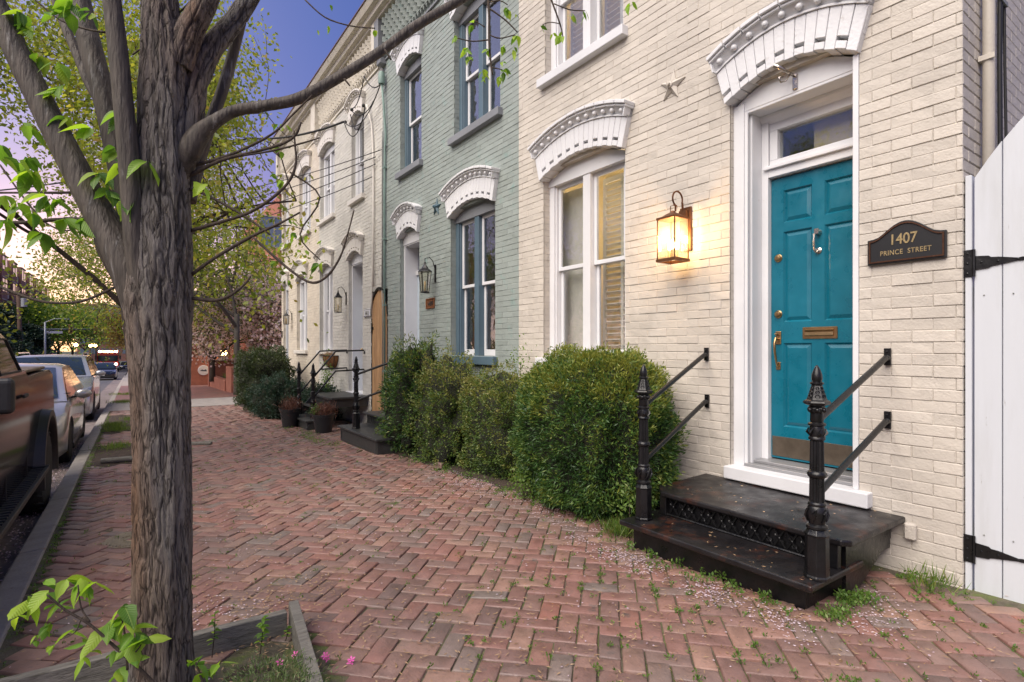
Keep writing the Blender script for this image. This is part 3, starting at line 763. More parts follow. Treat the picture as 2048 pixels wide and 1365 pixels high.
# ------------------------------------------------------------------ doors
def simple_door(house, y0, y1, z0, mt, md, depth=.30):
    f = MB(); x0 = XF+.07
    f.box(x0, XF+.38, y0+.002, y0+.05, z0, 3.2); f.box(x0, XF+.38, y1-.05, y1-.002, z0, 3.2)
    f.box(XF+depth-.03, XF+.38, y0+.05, y1-.05, 2.60, 2.68)
    tymp(f, y0, y1, 3.24, .14, 3.10, x0-.01, x0+.05); f.box(x0, XF+.38, y0+.05, y1-.05, 3.08, 3.10)
    fo = part('door_frame', f, mt, house, bev=.004)
    d = MB(); d.box(XF+depth, XF+depth+.045, y0+.05, y1-.05, z0+.03, 2.60); do = part('door', d, md, house, bev=.003)
    for (a, b) in ((.12, .48), (.52, .88)):
        for c, e in ((.06, .34), (.40, .74), (.80, .95)):
            p = MB(); w = y1-y0-.1; p.box(XF+depth-.012, XF+depth, y0+.05+w*a, y0+.05+w*b, z0+.03+(2.57-z0)*c, z0+.03+(2.57-z0)*e); part('door_panel', p, md, do, bev=.008)
    g = MB(); g.box(XF+depth+.01, XF+depth+.016, y0+.06, y1-.06, 2.68, 3.08); part('transom_pane', g, M['glassd'], fo)
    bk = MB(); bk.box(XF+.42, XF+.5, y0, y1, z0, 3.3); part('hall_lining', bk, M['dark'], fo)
    s = MB(); s.box(XF-.05, XF+.35, y0-.04, y1+.04, z0-.09, z0-.001); part('threshold', s, mt, fo, bev=.006)
    kn = MB().ball((XF+depth-.05, y1-.12, 1.3), .03, 12, 8); kn.tube([(XF+depth, y1-.12, 1.3), (XF+depth-.05, y1-.12, 1.3)], .01); part('door_knob', kn, M['brass'], do, smooth=True)
M['paleblue'] = mat('pale_blue_door_paint', (.50, .58, .66), .45, var=.04, bump=.05)
simple_door(H['green'], 7.98, 8.74, .42, M['trim'], M['paleblue'])
simple_door(H['white'], 10.6, 11.46, .42, M['trim'], M['paleblue'])
simple_door(H['buff'], 16.9, 17.55, .42, M['trim'], M['slate'])
# teal door with its deep white surround
hc = H['cream']; XD = 4.06; D0, D1 = 1.575, 2.27; DZ0, DZ1 = .49, 2.63
f = MB()
f.box(XF+.045, XD+.06, 2.36, 2.447, .43, 3.20)         # left outer board
f.box(XF+.055, XF+.075, 2.335, 2.36, .43, 3.14)
f.box(XF+.10, XD+.06, 2.325, 2.36, .43, 3.14)         # panelled reveal
f.box(XD-.05, XD+.06, 2.272, 2.325, .455, 3.12)       # inner frame left
f.box(XF-.012, XD+.06, 1.541, 1.574, .43, 3.20)       # right board
f.box(XD-.05, XD+.06, 1.574, 1.60, DZ1+.02, 3.12)
f.box(XD-.05, XD+.06, 1.574, 2.272, DZ1+.012, 2.70)     # transom bar
f.box(XD-.075, XD+.05, 1.574, 2.30, 2.70, 2.725)
f.box(XD-.03, XD+.06, 1.60, 2.272, 2.728, 2.775); f.box(XD-.03, XD+.06, 1.60, 2.272, 3.0, 3.12); f.box(XD-.03, XD+.06, 2.21, 2.27, 2.775, 3.0)
f.box(XD-.02, XD+.06, 1.60, 1.63, 2.775, 3.0)
df = part('door_frame', f, M['trim'], hc, bev=.004, seg=2)
f = MB(); tymp(f, 1.541, 2.449, 3.24, .14, 3.143, XF+.06, XF+.11, 16); f.box(XF+.062, XD+.06, 1.575, 2.44, 3.122, 3.143)
part('arch_panel', f, M['trim'], df, bev=.003)
f = MB(); f.prism([(XD-.03, 3.12), (XD-.03, 3.06), (XD-.05, 3.075), (XD-.07, 3.10), (XD-.075, 3.12)], 'y', 1.60, 2.325); part('cove_moulding', f, M['trim'], df)
f = MB(); f.box(XD+.01, XD+.016, 1.62, 2.215, 2.77, 3.005); part('transom_pane', f, M['glass'], df)
f = MB(); f.box(XD+.32, XD+.36, 1.4, 2.5, 2.5, 3.3); f.box(XD+.06, XD+.3, 1.50, 1.54, 2.6, 3.2); f.box(XD+.10, XD+.12, 1.55, 2.0, 2.74, 3.1); part('hall_lining', f, M['room'], df)
f = MB(); f.box(XF-.07, XF+.13, 1.465, 2.46, .335, .43); part('threshold', f, M['trim'], df, bev=.008, seg=2)
f = MB(); f.box(XF+.05, XD+.04, 1.575, 2.36, .43, .455); f.box(XF+.12, XD+.04, 1.58, 2.325, .455, .478); part('saddle', f, mat('metal_saddle', (.35, .35, .36), .4, metal=.6), df, bev=.004)
d = MB()
# door leaf as stiles and rails around recessed panels
ys = [(1.645, 1.885), (1.965, 2.172)]; ys = [(1.665, 1.876), (1.965, 2.175)]
zs_ = [(.735, 1.37), (1.53, 2.215), (2.285, 2.53)]
d.box(XD+.012, XD+.045, D0, D1, DZ0, DZ1)
def frame_cells(mb, x0, x1):
    yb = [D0, ys[0][0], ys[0][1], ys[1][0], ys[1][1], D1]
    mb.box(x0, x1, yb[0], yb[1], DZ0, DZ1); mb.box(x0, x1, yb[2], yb[3], DZ0, DZ1); mb.box(x0, x1, yb[4], yb[5], DZ0, DZ1)
    zb = [DZ0, zs_[0][0], zs_[0][1], zs_[1][0], zs_[1][1], zs_[2][0], zs_[2][1], DZ1]
    for a, b in ys:
        for i in (0, 2, 4, 6): mb.box(x0+.0005, x1, a, b, zb[i], zb[i+1])
frame_cells(d, XD-.006, XD+.012)
door = part('door', d, M['teal'], hc)
for a, b in ys:
    for c, e in zs_:
        p = MB(); g1 = .006; g2 = .038
        o_ = [(a+.0, c), (b, c), (b, e), (a, e)]
        r0 = [(XD-.005, a, c), (XD-.005, b, c), (XD-.005, b, e), (XD-.005, a, e)]
        r1 = [(XD+.010, a+.012, c+.012), (XD+.010, b-.012, c+.012), (XD+.010, b-.012, e-.012), (XD+.010, a+.012, e-.012)]
        r2 = [(XD-.001, a+g2, c+g2), (XD-.001, b-g2, c+g2), (XD-.001, b-g2, e-g2), (XD-.001, a+g2, e-g2)]
        p.add(r0+r1+r2, [(k, (k+1) % 4, (k+1) % 4+4, k+4) for k in range(4)]+[(k+4, (k+1) % 4+4, (k+1) % 4+8, k+8) for k in range(4)]+[(8, 9, 10, 11)])
        part('door_panel', p, M['teal'], door)
p = MB(); p.box(XD-.011, XD-.0065, D0+.02, D1-.01, .505, .655); part('kick_plate', p, M['kick'], door, bev=.001)
p = MB(); p.box(XD-.016, XD-.0065, 1.787, 2.029, 1.40, 1.485); mo = part('mail_slot', p, M['brass'], door, bev=.004)
p = MB(); p.prism([(XD-.016, 1.418), (XD-.026, 1.425), (XD-.022, 1.448), (XD-.028, 1.462), (XD-.016, 1.470)], 'y', 1.81, 2.005); part('flap', p, M['brass'], mo)
for zz in (2.02, 1.59):
    p = MB().lathe([(.030, 0), (.030, -.006), (.022, -.012), (.020, -.02), (.012, -.022)], (XD-.006, 2.213, zz), 20, 'x'); part('deadbolt', p, M['brass'], door, smooth=40)
p = MB(); p.box(XD-.014, XD-.006, 2.19, 2.235, 1.36, 1.46); p.box(XD-.014, XD-.006, 2.195, 2.23, 1.165, 1.225)
hn = part('door_handle', p, M['brass'], door, bev=.005, seg=2)
p = MB().tube([(XD-.014, 2.213, 1.40), (XD-.05, 2.213, 1.405), (XD-.065, 2.213, 1.37), (XD-.06, 2.213, 1.31), (XD-.045, 2.213, 1.25), (XD-.03, 2.213, 1.20), (XD-.012, 2.213, 1.19)], [.009, .009, .010, .009, .008, .007, .008], 10)
p.bar((XD-.02, 2.213, 1.43), (XD-.05, 2.213, 1.44), .02, .006); part('grip', p, M['brass'], hn, smooth=50)
M['nickel'] = mat('brushed_nickel', (.55, .5, .45), .25, metal=1, var=.1)
p = MB().lathe([(.022, 0), (.022, -.008), (.012, -.02), (.012, -.035)], (XD-.006, 1.915, 2.165), 16, 'x'); p.lathe([(.022, 0), (.022, -.006), (.012, -.012)], (XD-.006, 1.915, 2.035), 16, 'x')
kn = part('door_knocker', p, M['nickel'], door, smooth=40)
p = MB(); p.box(XD-.05, XD-.034, 1.90, 1.93, 2.15, 2.19); p.tube([(XD-.045, 1.93, 2.155), (XD-.05, 1.93, 2.10), (XD-.045, 1.93, 2.04), (XD-.03, 1.925, 2.02), (XD-.016, 1.915, 2.035)], .008, 8)
part('striker', p, M['nickel'], kn, bev=.002)
# metal hook above the door
hk = thing('wall_hook', 'small weathered metal bracket on the white arch panel above the teal door', 'hook', (XF+.05, 1.99, 3.23))
p = MB(); p.box(XF+.045, XF+.058, 1.955, 1.99, 3.16, 3.27); part('back_plate', p, M['nickel'], hk, bev=.004)
p = MB().tube([(XF+.045, 1.972, 3.25), (XF-.02, 1.99, 3.27), (XF-.06, 2.02, 3.30), (XF-.09, 2.05, 3.32)], [.008, .01, .014, .016], 8); p.tube([(XF+.0, 1.98, 3.26), (XF-.02, 2.0, 3.21), (XF-.05, 2.02, 3.20), (XF-.06, 2.03, 3.235), (XF-.035, 2.01, 3.24)], .006, 6)
part('arm', p, M['nickel'], hk, smooth=True)
# ------------------------------------------------------------------ cast iron stoops
def newel(root, x, y, zb, ztop):
    H_ = ztop-zb; k = H_/1.13
    def Z(h): return zb+h*k
    p = MB().lathe([(.062, Z(0)), (.062, Z(.012)), (.058, Z(.02)), (.055, Z(.225)), (.060, Z(.235)), (.050, Z(.25)), (.044, Z(.262))], (x, y, 0), 8, rot=R(22.5))
    base = part('newel_post', p, M['iron'], root, bev=.002)
    p = MB().lathe([(.040, Z(.26)), (.052, Z(.268)), (.052, Z(.28)), (.038, Z(.29)), (.042, Z(.31)), (.050, Z(.34)), (.046, Z(.375)), (.040, Z(.385)), (.045, Z(.393)), (.043, Z(.402)), (.033, Z(.41))], (x, y, 0), 16, flute=.07)
    for j in range(6):
        an = j*math.pi/3
        p.tube([(x+.042*math.cos(an), y+.042*math.sin(an), Z(.30)), (x+.055*math.cos(an+.2), y+.055*math.sin(an+.2), Z(.335)), (x+.046*math.cos(an+.4), y+.046*math.sin(an+.4), Z(.37)), (x+.052*math.cos(an), y+.052*math.sin(an), Z(.35))], [.004, .007, .007, .004], 5)
    part('lower_collar', p, M['iron'], base, smooth=50)
    sh = MB().lathe([(.036, Z(.40)), (.034, Z(.54))], (x, y, 0), 24, flute=.16); sh.lathe([(.034, Z(.575)), (.031, Z(.74))], (x, y, 0), 24, flute=.16)
    part('fluted_shaft', sh, M['iron'], base, smooth=30)
    p = MB().lathe([(.034, Z(.535)), (.042, Z(.54)), (.047, Z(.550)), (.047, Z(.558)), (.042, Z(.568)), (.034, Z(.575))], (x, y, 0), 20, flute=.06); part('ring', p, M['iron'], base, smooth=50)
    p = MB().lathe([(.031, Z(.735)), (.041, Z(.742)), (.041, Z(.752)), (.035, Z(.758)), (.040, Z(.775)), (.036, Z(.80)), (.034, Z(.812)), (.044, Z(.818)), (.044, Z(.826)), (.030, Z(.835)), (.033, Z(.84)), (.032, Z(.885))], (x, y, 0), 16, flute=.08)
    for j in range(6):
        an = j*math.pi/3+.5
        p.tube([(x+.036*math.cos(an), y+.036*math.sin(an), Z(.76)), (x+.046*math.cos(an+.3), y+.046*math.sin(an+.3), Z(.78)), (x+.038*math.cos(an+.5), y+.038*math.sin(an+.5), Z(.80))], [.004, .007, .004], 5)
        p.ball((x+.036*math.cos(an), y+.036*math.sin(an), Z(.90)), .013, 8, 5)
    part('upper_collar', p, M['iron'], base, smooth=50)
    p = MB().lathe([(.030, Z(.88)), (.040, Z(.888)), (.043, Z(.91)), (.034, Z(.92)), (.058, Z(.930)), (.066, Z(.938)), (.060, Z(.948)), (.046, Z(.955))][:8], (x, y, 0), 6)
    p.lathe([(.050, Z(.95)), (.044, Z(.965)), (.026, Z(1.06-.03+.0)), (.022, Z(1.035))][:4], (x, y, 0), 6)
    fin = part('finial', p, M['iron'], base, bev=.0015)
    t = MB()
    for j in range(6):
        an = j*math.pi/3+math.pi/6
        for h_, r_, q in ((.972, .040, .011), (.995, .034, .009), (1.015, .029, .007)):
            c = Vector((x+r_*math.cos(an)*.93, y+r_*math.sin(an)*.93, Z(h_)))
            tt = Vector((-math.sin(an), math.cos(an), 0)); u = Vector((0, 0, 1))
            t.tube([c+tt*q*math.cos(a_)+u*q*math.sin(a_) for a_ in [R(60*i) for i in range(7)]], .0025, 4)
    t.lathe([(.020, Z(1.03)), (.032, Z(1.038)), (.032, Z(1.046)), (.022, Z(1.052)), (.026, Z(1.065)), (.024, Z(1.09)), (.016, Z(1.115)), (.006, Z(1.135)), (.001, Z(1.14))], (x, y, 0), 10)
    part('finial_tip', t, M['iron'], base, smooth=50)
    return base
def rail(root, a, b, r=.0175, bracket=True):
    p = MB().tube([a, b], r, 12)
    o = part('handrail', p, M['iron'], root, smooth=50)
    if bracket:
        q = MB(); b = Vector(b); q.box(XF-.018, XF-.002, b.y-.018, b.y+.018, b.z-.045, b.z+.06)
        q.ball((XF-.02, b.y, b.z+.04), .007, 8, 5); q.tube([b, b+Vector((.04, 0, 0))], .019, 10)
        part('wall_plate', q, M['iron'], o, bev=.002)
    return o
def scroll(mb, x, y0, y1, z0, z1, n):
    h = (z1-z0); w = (y1-y0)/n
    for i in range(n):
        yc = y0+w*(i+.5); s = 1 if i % 2 else -1
        for (cy, cz, r_, a0) in ((-.18, .3, .20, 0), (.2, .66, .20, 180)):
            pts = []
            for k in range(8):
                an = R(a0+k*48)*s; rr = r_*w*(1-.09*k)
                pts.append((x-.004*(k % 2), yc+cy*w+rr*math.cos(an), z0+h*cz+rr*math.sin(an)))
            mb.tube(pts, .0055, 5)
        mb.tube([(x, yc-w*.45, z0+.01), (x-.006, yc, z0+h*.5), (x, yc+w*.45, z1-.01)], .006, 5)
        mb.tube([(x, yc+w*.45, z0+.01), (x-.004, yc+w*.1, z0+h*.45), (x, yc-w*.3, z1-.01)], .005, 5)
        mb.ball((x-.004, yc, z0+h*.5), .011, 8, 5)
st = thing('stoop', 'two step black cast iron stoop with railings below the teal front door', 'stoop', (3.2, 1.93, gz(1.9)))
p = MB(); p.box(2.72, 3.30, 1.32, 2.60, .125, .160); part('lower_tread', p, M['ironstep'], st, bev=.010, seg=3)
p = MB(); p.box(2.82, 2.85, 1.40, 2.56, gz(2)-.05, .125); p.box(2.85, 3.28, 1.40, 1.43, gz(2)-.05, .125); p.box(2.85, 3.28, 2.53, 2.56, gz(2)-.05, .125); part('lower_riser', p, M['iron'], st, bev=.004)
p = MB(); p.prism([(2.765, 1.35), (2.80, 1.35), (2.80, 2.575), (2.765, 2.575)], 'z', .105, .125); part('nosing', p, M['iron'], st, bev=.006)
poly = [(3.03, 1.32), (3.07, 1.285), (3.775, 1.285), (3.775, 2.66), (3.16, 2.62), (3.03, 2.50)]
p = MB(); p.prism(poly, 'z', .290, .326); part('upper_tread', p, M['ironstep'], st, bev=.010, seg=3)
p = MB(); p.box(3.09, 3.11, 1.36, 2.52, .16, .29); p.box(3.11, 3.76, 1.36, 1.385, .12, .29); p.box(3.11, 3.76, 2.53, 2.555, .12, .29)
p.box(3.05, 3.09, 1.345, 1.40, .16, .29); p.box(3.05, 3.09, 2.47, 2.525, .16, .29)
ur = part('upper_riser', p, M['iron'], st, bev=.003)
p = MB(); scroll(p, 3.078, 1.41, 2.46, .168, .286, 14); part('scrollwork', p, M['iron'], ur, smooth=50)
p = MB(); p.tube([(3.07, 1.4, .167), (3.07, 2.47, .167)], .008, 6); p.tube([(3.07, 1.4, .285), (3.07, 2.47, .285)], .008, 6)
p.prism([(3.12, .29), (3.70, .29), (3.70, .20), (3.30, .02), (3.12, .02)], 'y', 1.335, 1.355); part('side_bracket', p, M['iron'], st)
p = MB(); p.box(3.735, 3.775, 1.225, 1.285, .20, .30); part('wall_block', p, M['cream_m'], st, bev=.01)
newel(st, 2.862, 1.362, .16, 1.235); newel(st, 2.872, 2.515, .16, 1.21)
rail(st, (2.885, 1.362, .965), (3.74, 1.378, 1.27)); rail(st, (2.88, 1.362, .585), (3.74, 1.378, .885))
rail(st, (2.885, 2.515, .94), (3.74, 2.65, 1.275)); rail(st, (2.885, 2.515, .56), (3.74, 2.645, .90))

# stoop of the green house: near step shows beside the dark yew
zg = gz(8.0)
st = thing('stoop', 'dark iron stoop of the green house with one newel half hidden by bushes', 'stoop', (3.1, 7.95, zg))
M['ironold'] = mat('faded_black_iron', (.035, .037, .036), .45, var=.3, ns=8, bump=.4, bs=50, spec=.6, col2=(.07, .07, .065), c2s=10, c2t=.6)
p = MB(); p.box(2.70, 3.25, 7.05, 8.75, .055, .090); part('lower_tread', p, M['ironold'], st, bev=.008, seg=2)
p = MB(); p.box(2.74, 2.76, 7.10, 8.70, zg-.06, .055); p.box(2.76, 3.2, 7.10, 7.13, zg-.06, .055); p.box(2.76, 3.2, 8.67, 8.70, zg-.06, .055)
rs = part('lower_riser', p, M['ironold'], st, bev=.003)
p = MB(); 
for a, b in ((7.14, 8.66),): p.box(2.732, 2.74, a, b, zg+.02, zg+.035); p.box(2.732, 2.74, a, b, .02, .035); p.box(2.732, 2.74, a, a+.015, zg+.035, .02); p.box(2.732, 2.74, b-.015, b, zg+.035, .02)
part('riser_frame', p, M['ironold'], rs)
p = MB(); p.box(3.12, 3.78, 7.20, 8.75, .245, .28); part('upper_tread', p, M['ironold'], st, bev=.008)
p = MB(); p.box(3.18, 3.20, 7.25, 8.70, .09, .245); p.box(3.20, 3.76, 7.25, 7.28, .09, .245); u = part('upper_riser', p, M['ironold'], st)
p = MB(); scroll(p, 3.172, 7.27, 8.68, .10, .24, 18); part('scrollwork', p, M['ironold'], u, smooth=50)
newel(st, 2.83, 8.22, .09, 1.20)
rail(st, (2.85, 8.21, .93), (3.76, 7.60, 1.33)); rail(st, (2.85, 8.21, .53), (3.76, 7.60, .93))
# stoop of the white house
zw = gz(10.8)
st = thing('stoop', 'tall iron stoop of the white house with bent railings', 'stoop', (3.1, 10.9, zw))
p = MB(); p.box(2.60, 2.98, 10.30, 11.62, -.045, -.01); part('lower_tread', p, M['ironold'], st, bev=.006)
p = MB(); p.box(2.64, 2.66, 10.34, 11.58, zw-.08, -.045); p.box(2.66, 2.98, 10.34, 10.36, zw-.08, -.045); part('lower_riser', p, M['ironold'], st)
p = MB(); p.box(2.86, 3.16, 10.36, 11.56, .16, .19); part('middle_tread', p, M['ironold'], st, bev=.006)
p = MB(); p.prism([(3.02, 10.30), (3.06, 10.22), (3.70, 10.22), (3.70, 10.2), (3.775, 10.22), (3.775, 11.62), (3.02, 11.62)], 'z', .36, .40); part('landing', p, M['ironold'], st, bev=.006)
p = MB(); p.box(3.06, 3.08, 10.30, 11.58, .20, .36); p.box(3.08, 3.76, 10.28, 10.30, .20, .36); u = part('landing_riser', p, M['ironold'], st)
p = MB(); scroll(p, 3.055, 10.32, 11.56, .21, .35, 14); part('scrollwork', p, M['ironold'], u, smooth=50)
for yy in (10.33, 11.58): part('stringer', MB().bar((2.66, yy, zw), (3.12, yy, .34), .02, .12), M['ironold'], st)
newel(st, 2.78, 10.46, -.01, 1.04); newel(st, 2.78, 11.52, -.01, 1.05)
for yy in (10.46, 11.52):
    for dz in (0, -.38):
        q = MB().tube([(2.80, yy, .80+dz), (3.20, yy, 1.27+dz), (3.76, yy, 1.29+dz), (3.765, yy, 1.22+dz)], .017, 10); part('handrail', q, M['iron'], st, smooth=50)
# stoop of the far house, mostly behind the hedges
zf = gz(16.9)
st = thing('stoop', 'low iron step at the far end of the hedges beside the alley', 'stoop', (3.0, 16.9, zf))
p = MB(); p.box(2.45, 3.0, 16.2, 17.5, zf+.14, zf+.17); part('lower_tread', p, M['ironold'], st)
p = MB(); p.box(2.5, 2.98, 16.25, 17.45, zf-.05, zf+.14); part('lower_riser', p, M['ironold'], st)
p = MB(); p.box(3.0, 3.78, 16.25, 17.45, zf, zf+.36); part('upper_tread', p, M['ironold'], st)
newel(st, 2.6, 16.3, zf+.17, 1.0)

# ------------------------------------------------------------------ lanterns
M['bulb'] = mat('lit_candle_bulb', (1, .9, .7), .5, var=0, bump=0, emit=(1, .78, .42), es=22)
M['candle'] = mat('candle_sleeve', (.5, .38, .2), .5)
ln = thing('wall_lantern', 'lit bronze box lantern with curled arm on the cream wall left of the teal door', 'wall lantern', (XF, 2.84, 2.2))
lx, ly = 3.60, 2.845; hw = .085
p = MB(); p.box(XF-.022, XF-.003, ly-.055, ly+.055, 2.14, 2.50); part('back_plate', p, M['copper'], ln, bev=.003)
p = MB()
pts = [(lx+.135, ly, 2.42), (lx+.12, ly, 2.52)]
ring = [(lx+.06+.062*math.cos(R(a)), ly, 2.555+.062*math.sin(R(a))) for a in range(-25, 262, 15)]
for a, b in zip(ring[:-1], ring[1:]): p.bar(a, b, .022, .006, up=(0, 1, 0)) if False else p.tube([a, b], .0075, 6)
p.tube([(XF-.02, ly, 2.44), (lx+.13, ly, 2.44), (lx+.122, ly, 2.53)], .009, 8); p.tube([(lx+.0, ly-.03, 2.49), (lx-.0, ly-.03, 2.44)], .005, 6)
p.tube([(lx+.045, ly, 2.494), (lx+.01, ly, 2.50)], .007, 6); p.box(XF-.06, XF-.02, ly-.035, ly+.035, 2.40, 2.47)
part('arm', p, M['copper'], ln, smooth=50)
p = MB(); p.tube([(lx, ly-.022, 2.435), (lx, ly-.022, 2.492), (lx, ly+.022, 2.492), (lx, ly+.022, 2.435)], .004, 6)
p.lathe([(.020, 2.43), (.016, 2.445), (.008, 2.45)], (lx, ly, 0), 12)
part('hanger', p, M['copper'], ln)
p = MB()
r4 = math.sqrt(2)
p.lathe([(hw*r4+.012, 2.375), (hw*r4+.012, 2.392), (.085, 2.405), (.05, 2.425), (.024, 2.436), (.02, 2.44)], (lx, ly, 0), 4, rot=R(45)); part('roof', p, M['copper'], ln)
p = MB()
for sx in (-1, 1):
    for sy in (-1, 1): part('corner_post', MB().box(lx+sx*hw-.004, lx+sx*hw+.004, ly+sy*hw-.004, ly+sy*hw+.004, 2.055, 2.378), M['copper'], ln)
p = MB(); 
for (a, b, c, d_) in ((-hw-.01, hw+.01, -hw-.01, -hw+.012), (-hw-.01, hw+.01, hw-.012, hw+.01), (-hw-.01, -hw+.012, -hw+.012, hw-.012), (hw-.012, hw+.01, -hw+.012, hw-.012)):
    p.box(lx+a, lx+b, ly+c, ly+d_, 2.032, 2.056)
part('base_frame', p, M['copper'], ln)
p = MB(); p.box(lx-hw, lx-hw+.002, ly-hw+.004, ly+hw-.004, 2.056, 2.375); p.box(lx+hw-.002, lx+hw, ly-hw+.004, ly+hw-.004, 2.056, 2.375)
p.box(lx-hw+.004, lx+hw-.004, ly-hw, ly-hw+.002, 2.056, 2.375); p.box(lx-hw+.004, lx+hw-.004, ly+hw-.002, ly+hw, 2.056, 2.375); part('glass_pane', p, M['lampglass'], ln)
p = MB(); p.box(lx-.06, lx+.06, ly-.006, ly+.006, 2.05, 2.058); p.box(lx-.006, lx+.006, ly-.06, ly+.06, 2.05, 2.058)
for q in ((-.03, -.02), (.03, -.02), (0, .035)): p.lathe([(.010, 2.058), (.010, 2.13), (.012, 2.132)], (lx+q[0], ly+q[1], 0), 10)
part('candle_holder', p, M['candle'], ln)
for q in ((-.03, -.02), (.03, -.02), (0, .035)):
    p = MB().lathe([(.008, 2.13), (.015, 2.155), (.014, 2.175), (.007, 2.20), (.001, 2.215)], (lx+q[0], ly+q[1], 0), 10); part('candle_bulb', p, M['bulb'], ln, smooth=True)
l = bpy.data.lights.new('lantern_lamp', 'POINT'); l.energy = 11; l.color = (1, .62, .28); l.shadow_soft_size = .035
lo = bpy.data.objects.new('lantern_lamp', l); COL.objects.link(lo); lo.location = (lx, ly, 2.235)
# unlit lanterns further along
def lantern2(name, label, x, y, z0, z1, wt, wb, n, lit=0):
    t = thing(name, label, 'wall lantern', (XF, y, z0))
    h = z1-z0; zs0, zs1 = z0+.03, z0+h*.62
    p = MB(); p.box(XF-.015, XF-.002, y-.02, y+.02, z0+h*.35, z0+h*.85); part('back_plate', p, M['iron'], t)
    p = MB().tube([(XF-.01, y, z0+h*.7), (XF-.05, y, z0+h*.95), (XF-.11, y, z1+.03), (x, y, z1), (x, y, z0+h*.84)], .006, 6); part('arm', p, M['iron'], t, smooth=50)
    p = MB()
    for j in range(n):
        an = 2*math.pi*j/n+math.pi/n
        p.tube([(x+wb*math.cos(an), y+wb*math.sin(an), zs0), (x+wt*math.cos(an), y+wt*math.sin(an), zs1)], .005, 5)
    p.lathe([(wb+.008, zs0-.015), (wb+.008, zs0), (wb-.004, zs0), (wb-.004, zs0-.015)], (x, y, 0), n, rot=math.pi/n)
    part('cage', p, M['iron'], t)
    p = MB().lathe([(wt+.012, zs1), (wt+.008, zs1+.012), (wt*.55, zs1+h*.10), (wt*.5, zs1+h*.12), (.02, zs1+h*.2), (.012, zs1+h*.24), (.018, zs1+h*.26), (.002, zs1+h*.30)], (x, y, 0), n, rot=math.pi/n); part('roof', p, M['iron'], t)
    vs = []; fs = []
    for j in range(n):
        an = 2*math.pi*j/n+math.pi/n; vs += [(x+wb*.98*math.cos(an), y+wb*.98*math.sin(an), zs0), (x+wt*.98*math.cos(an), y+wt*.98*math.sin(an), zs1)]
    for j in range(n): a = 2*j; b = 2*((j+1) % n); fs.append((a, b, b+1, a+1))
    part('glass_pane', MB().add(vs, fs), M['lampglass'], t)
    p = MB().lathe([(.012, zs0), (.012, zs0+.10), (.016, zs0+.13), (.002, zs0+.17)], (x, y, 0), 10); part('candle', p, M['candle'], t, smooth=True)
lantern2('wall_lantern', 'unlit six sided black lantern tapering downwards on the green wall beside the pale door', 3.60, 7.40, 2.15, 2.68, .095, .06, 6)
lantern2('wall_lantern', 'unlit tall black box lantern on the white wall between window and door', 3.60, 11.60, 2.08, 2.62, .085, .08, 4)
lantern2('wall_lantern', 'small dark lantern on the far ivory house beside its narrow door', 3.62, 16.45, 2.0, 2.42, .085, .075, 6)

# ------------------------------------------------------------------ text helper (lettering facing the street, towards -X)
TM = Matrix(((0, 0, -1), (-1, 0, 0), (0, 1, 0)))
def text(name, s, size, x, y, z, m, parent, ext=.003, sx=1.0, mt=TM, sp=1.0):
    cu = bpy.data.curves.new(name, 'FONT'); cu.body = s; cu.size = size; cu.align_x = 'CENTER'; cu.extrude = ext; cu.space_character = sp; cu.offset = size*.012
    to = bpy.data.objects.new(name, cu); COL.objects.link(to); bpy.context.view_layer.update()
    me = bpy.data.meshes.new_from_object(to.evaluated_get(bpy.context.evaluated_depsgraph_get())); bpy.data.objects.remove(to); bpy.data.curves.remove(cu)
    T = Matrix.Translation((x, y, z)-wloc(parent) if False else Vector((x, y, z))-wloc(parent)) @ mt.to_4x4() @ Matrix.Diagonal((sx, 1, 1, 1))
    me.transform(T); me.materials.clear(); me.materials.append(m)
    return link(name, me, parent)
# house number plaque
pl = thing('house_plaque', 'black arched plaque reading 1407 PRINCE STREET right of the teal door', 'plaque', (XF, 1.28, 1.9))
yl, yr = 1.484, 1.083; yc = (yl+yr)/2
def plq(o):
    pts = [(yl-o, 1.845+o), (yl-o, 2.000-o)]
    pts += [(yl-.03-o*.5, 2.003-o), (yl-.06, 2.012-o), (yl-.085, 2.03-o)]
    for i in range(1, 12):
        f = i/12; pts.append((yl-.085-(yl-yr-.17)*f, 2.03-o+.062*math.sin(math.pi*f)))
    pts += [(yr+.085, 2.03-o), (yr+.06, 2.012-o), (yr+.03+o*.5, 2.003-o), (yr+o, 2.000-o), (yr+o, 1.845+o)]
    return pts
p = MB(); p.prism(plq(0), 'x', XF-.022, XF-.006); plb = part('plaque_board', p, M['plaque'], pl, bev=.003, seg=2)
a = plq(.010); b = plq(.018); p = MB(); n_ = len(a)
p.add([(XF-.0285, *v) for v in a]+[(XF-.0285, *v) for v in b]+[(XF-.021, *v) for v in a]+[(XF-.021, *v) for v in b],
      [(i, (i+1) % n_, (i+1) % n_+n_, i+n_) for i in range(n_)]+[(i, i+2*n_, (i+1) % n_+2*n_, (i+1) % n_) for i in range(n_)]+[(i+n_, (i+1) % n_+n_, (i+1) % n_+3*n_, i+3*n_) for i in range(n_)])
part('rim', p, mat('bronze_rim', (.10, .045, .025), .35, metal=.6, var=.2), plb)
text('number_lettering', '1407', .088, XF-.0225, yc+.01, 1.956, M['gold'], plb, .003, .82)
text('street_lettering', 'PRINCE  STREET', .041, XF-.0225, yc, 1.895, M['gold'], plb, .002, .80, sp=1.12)
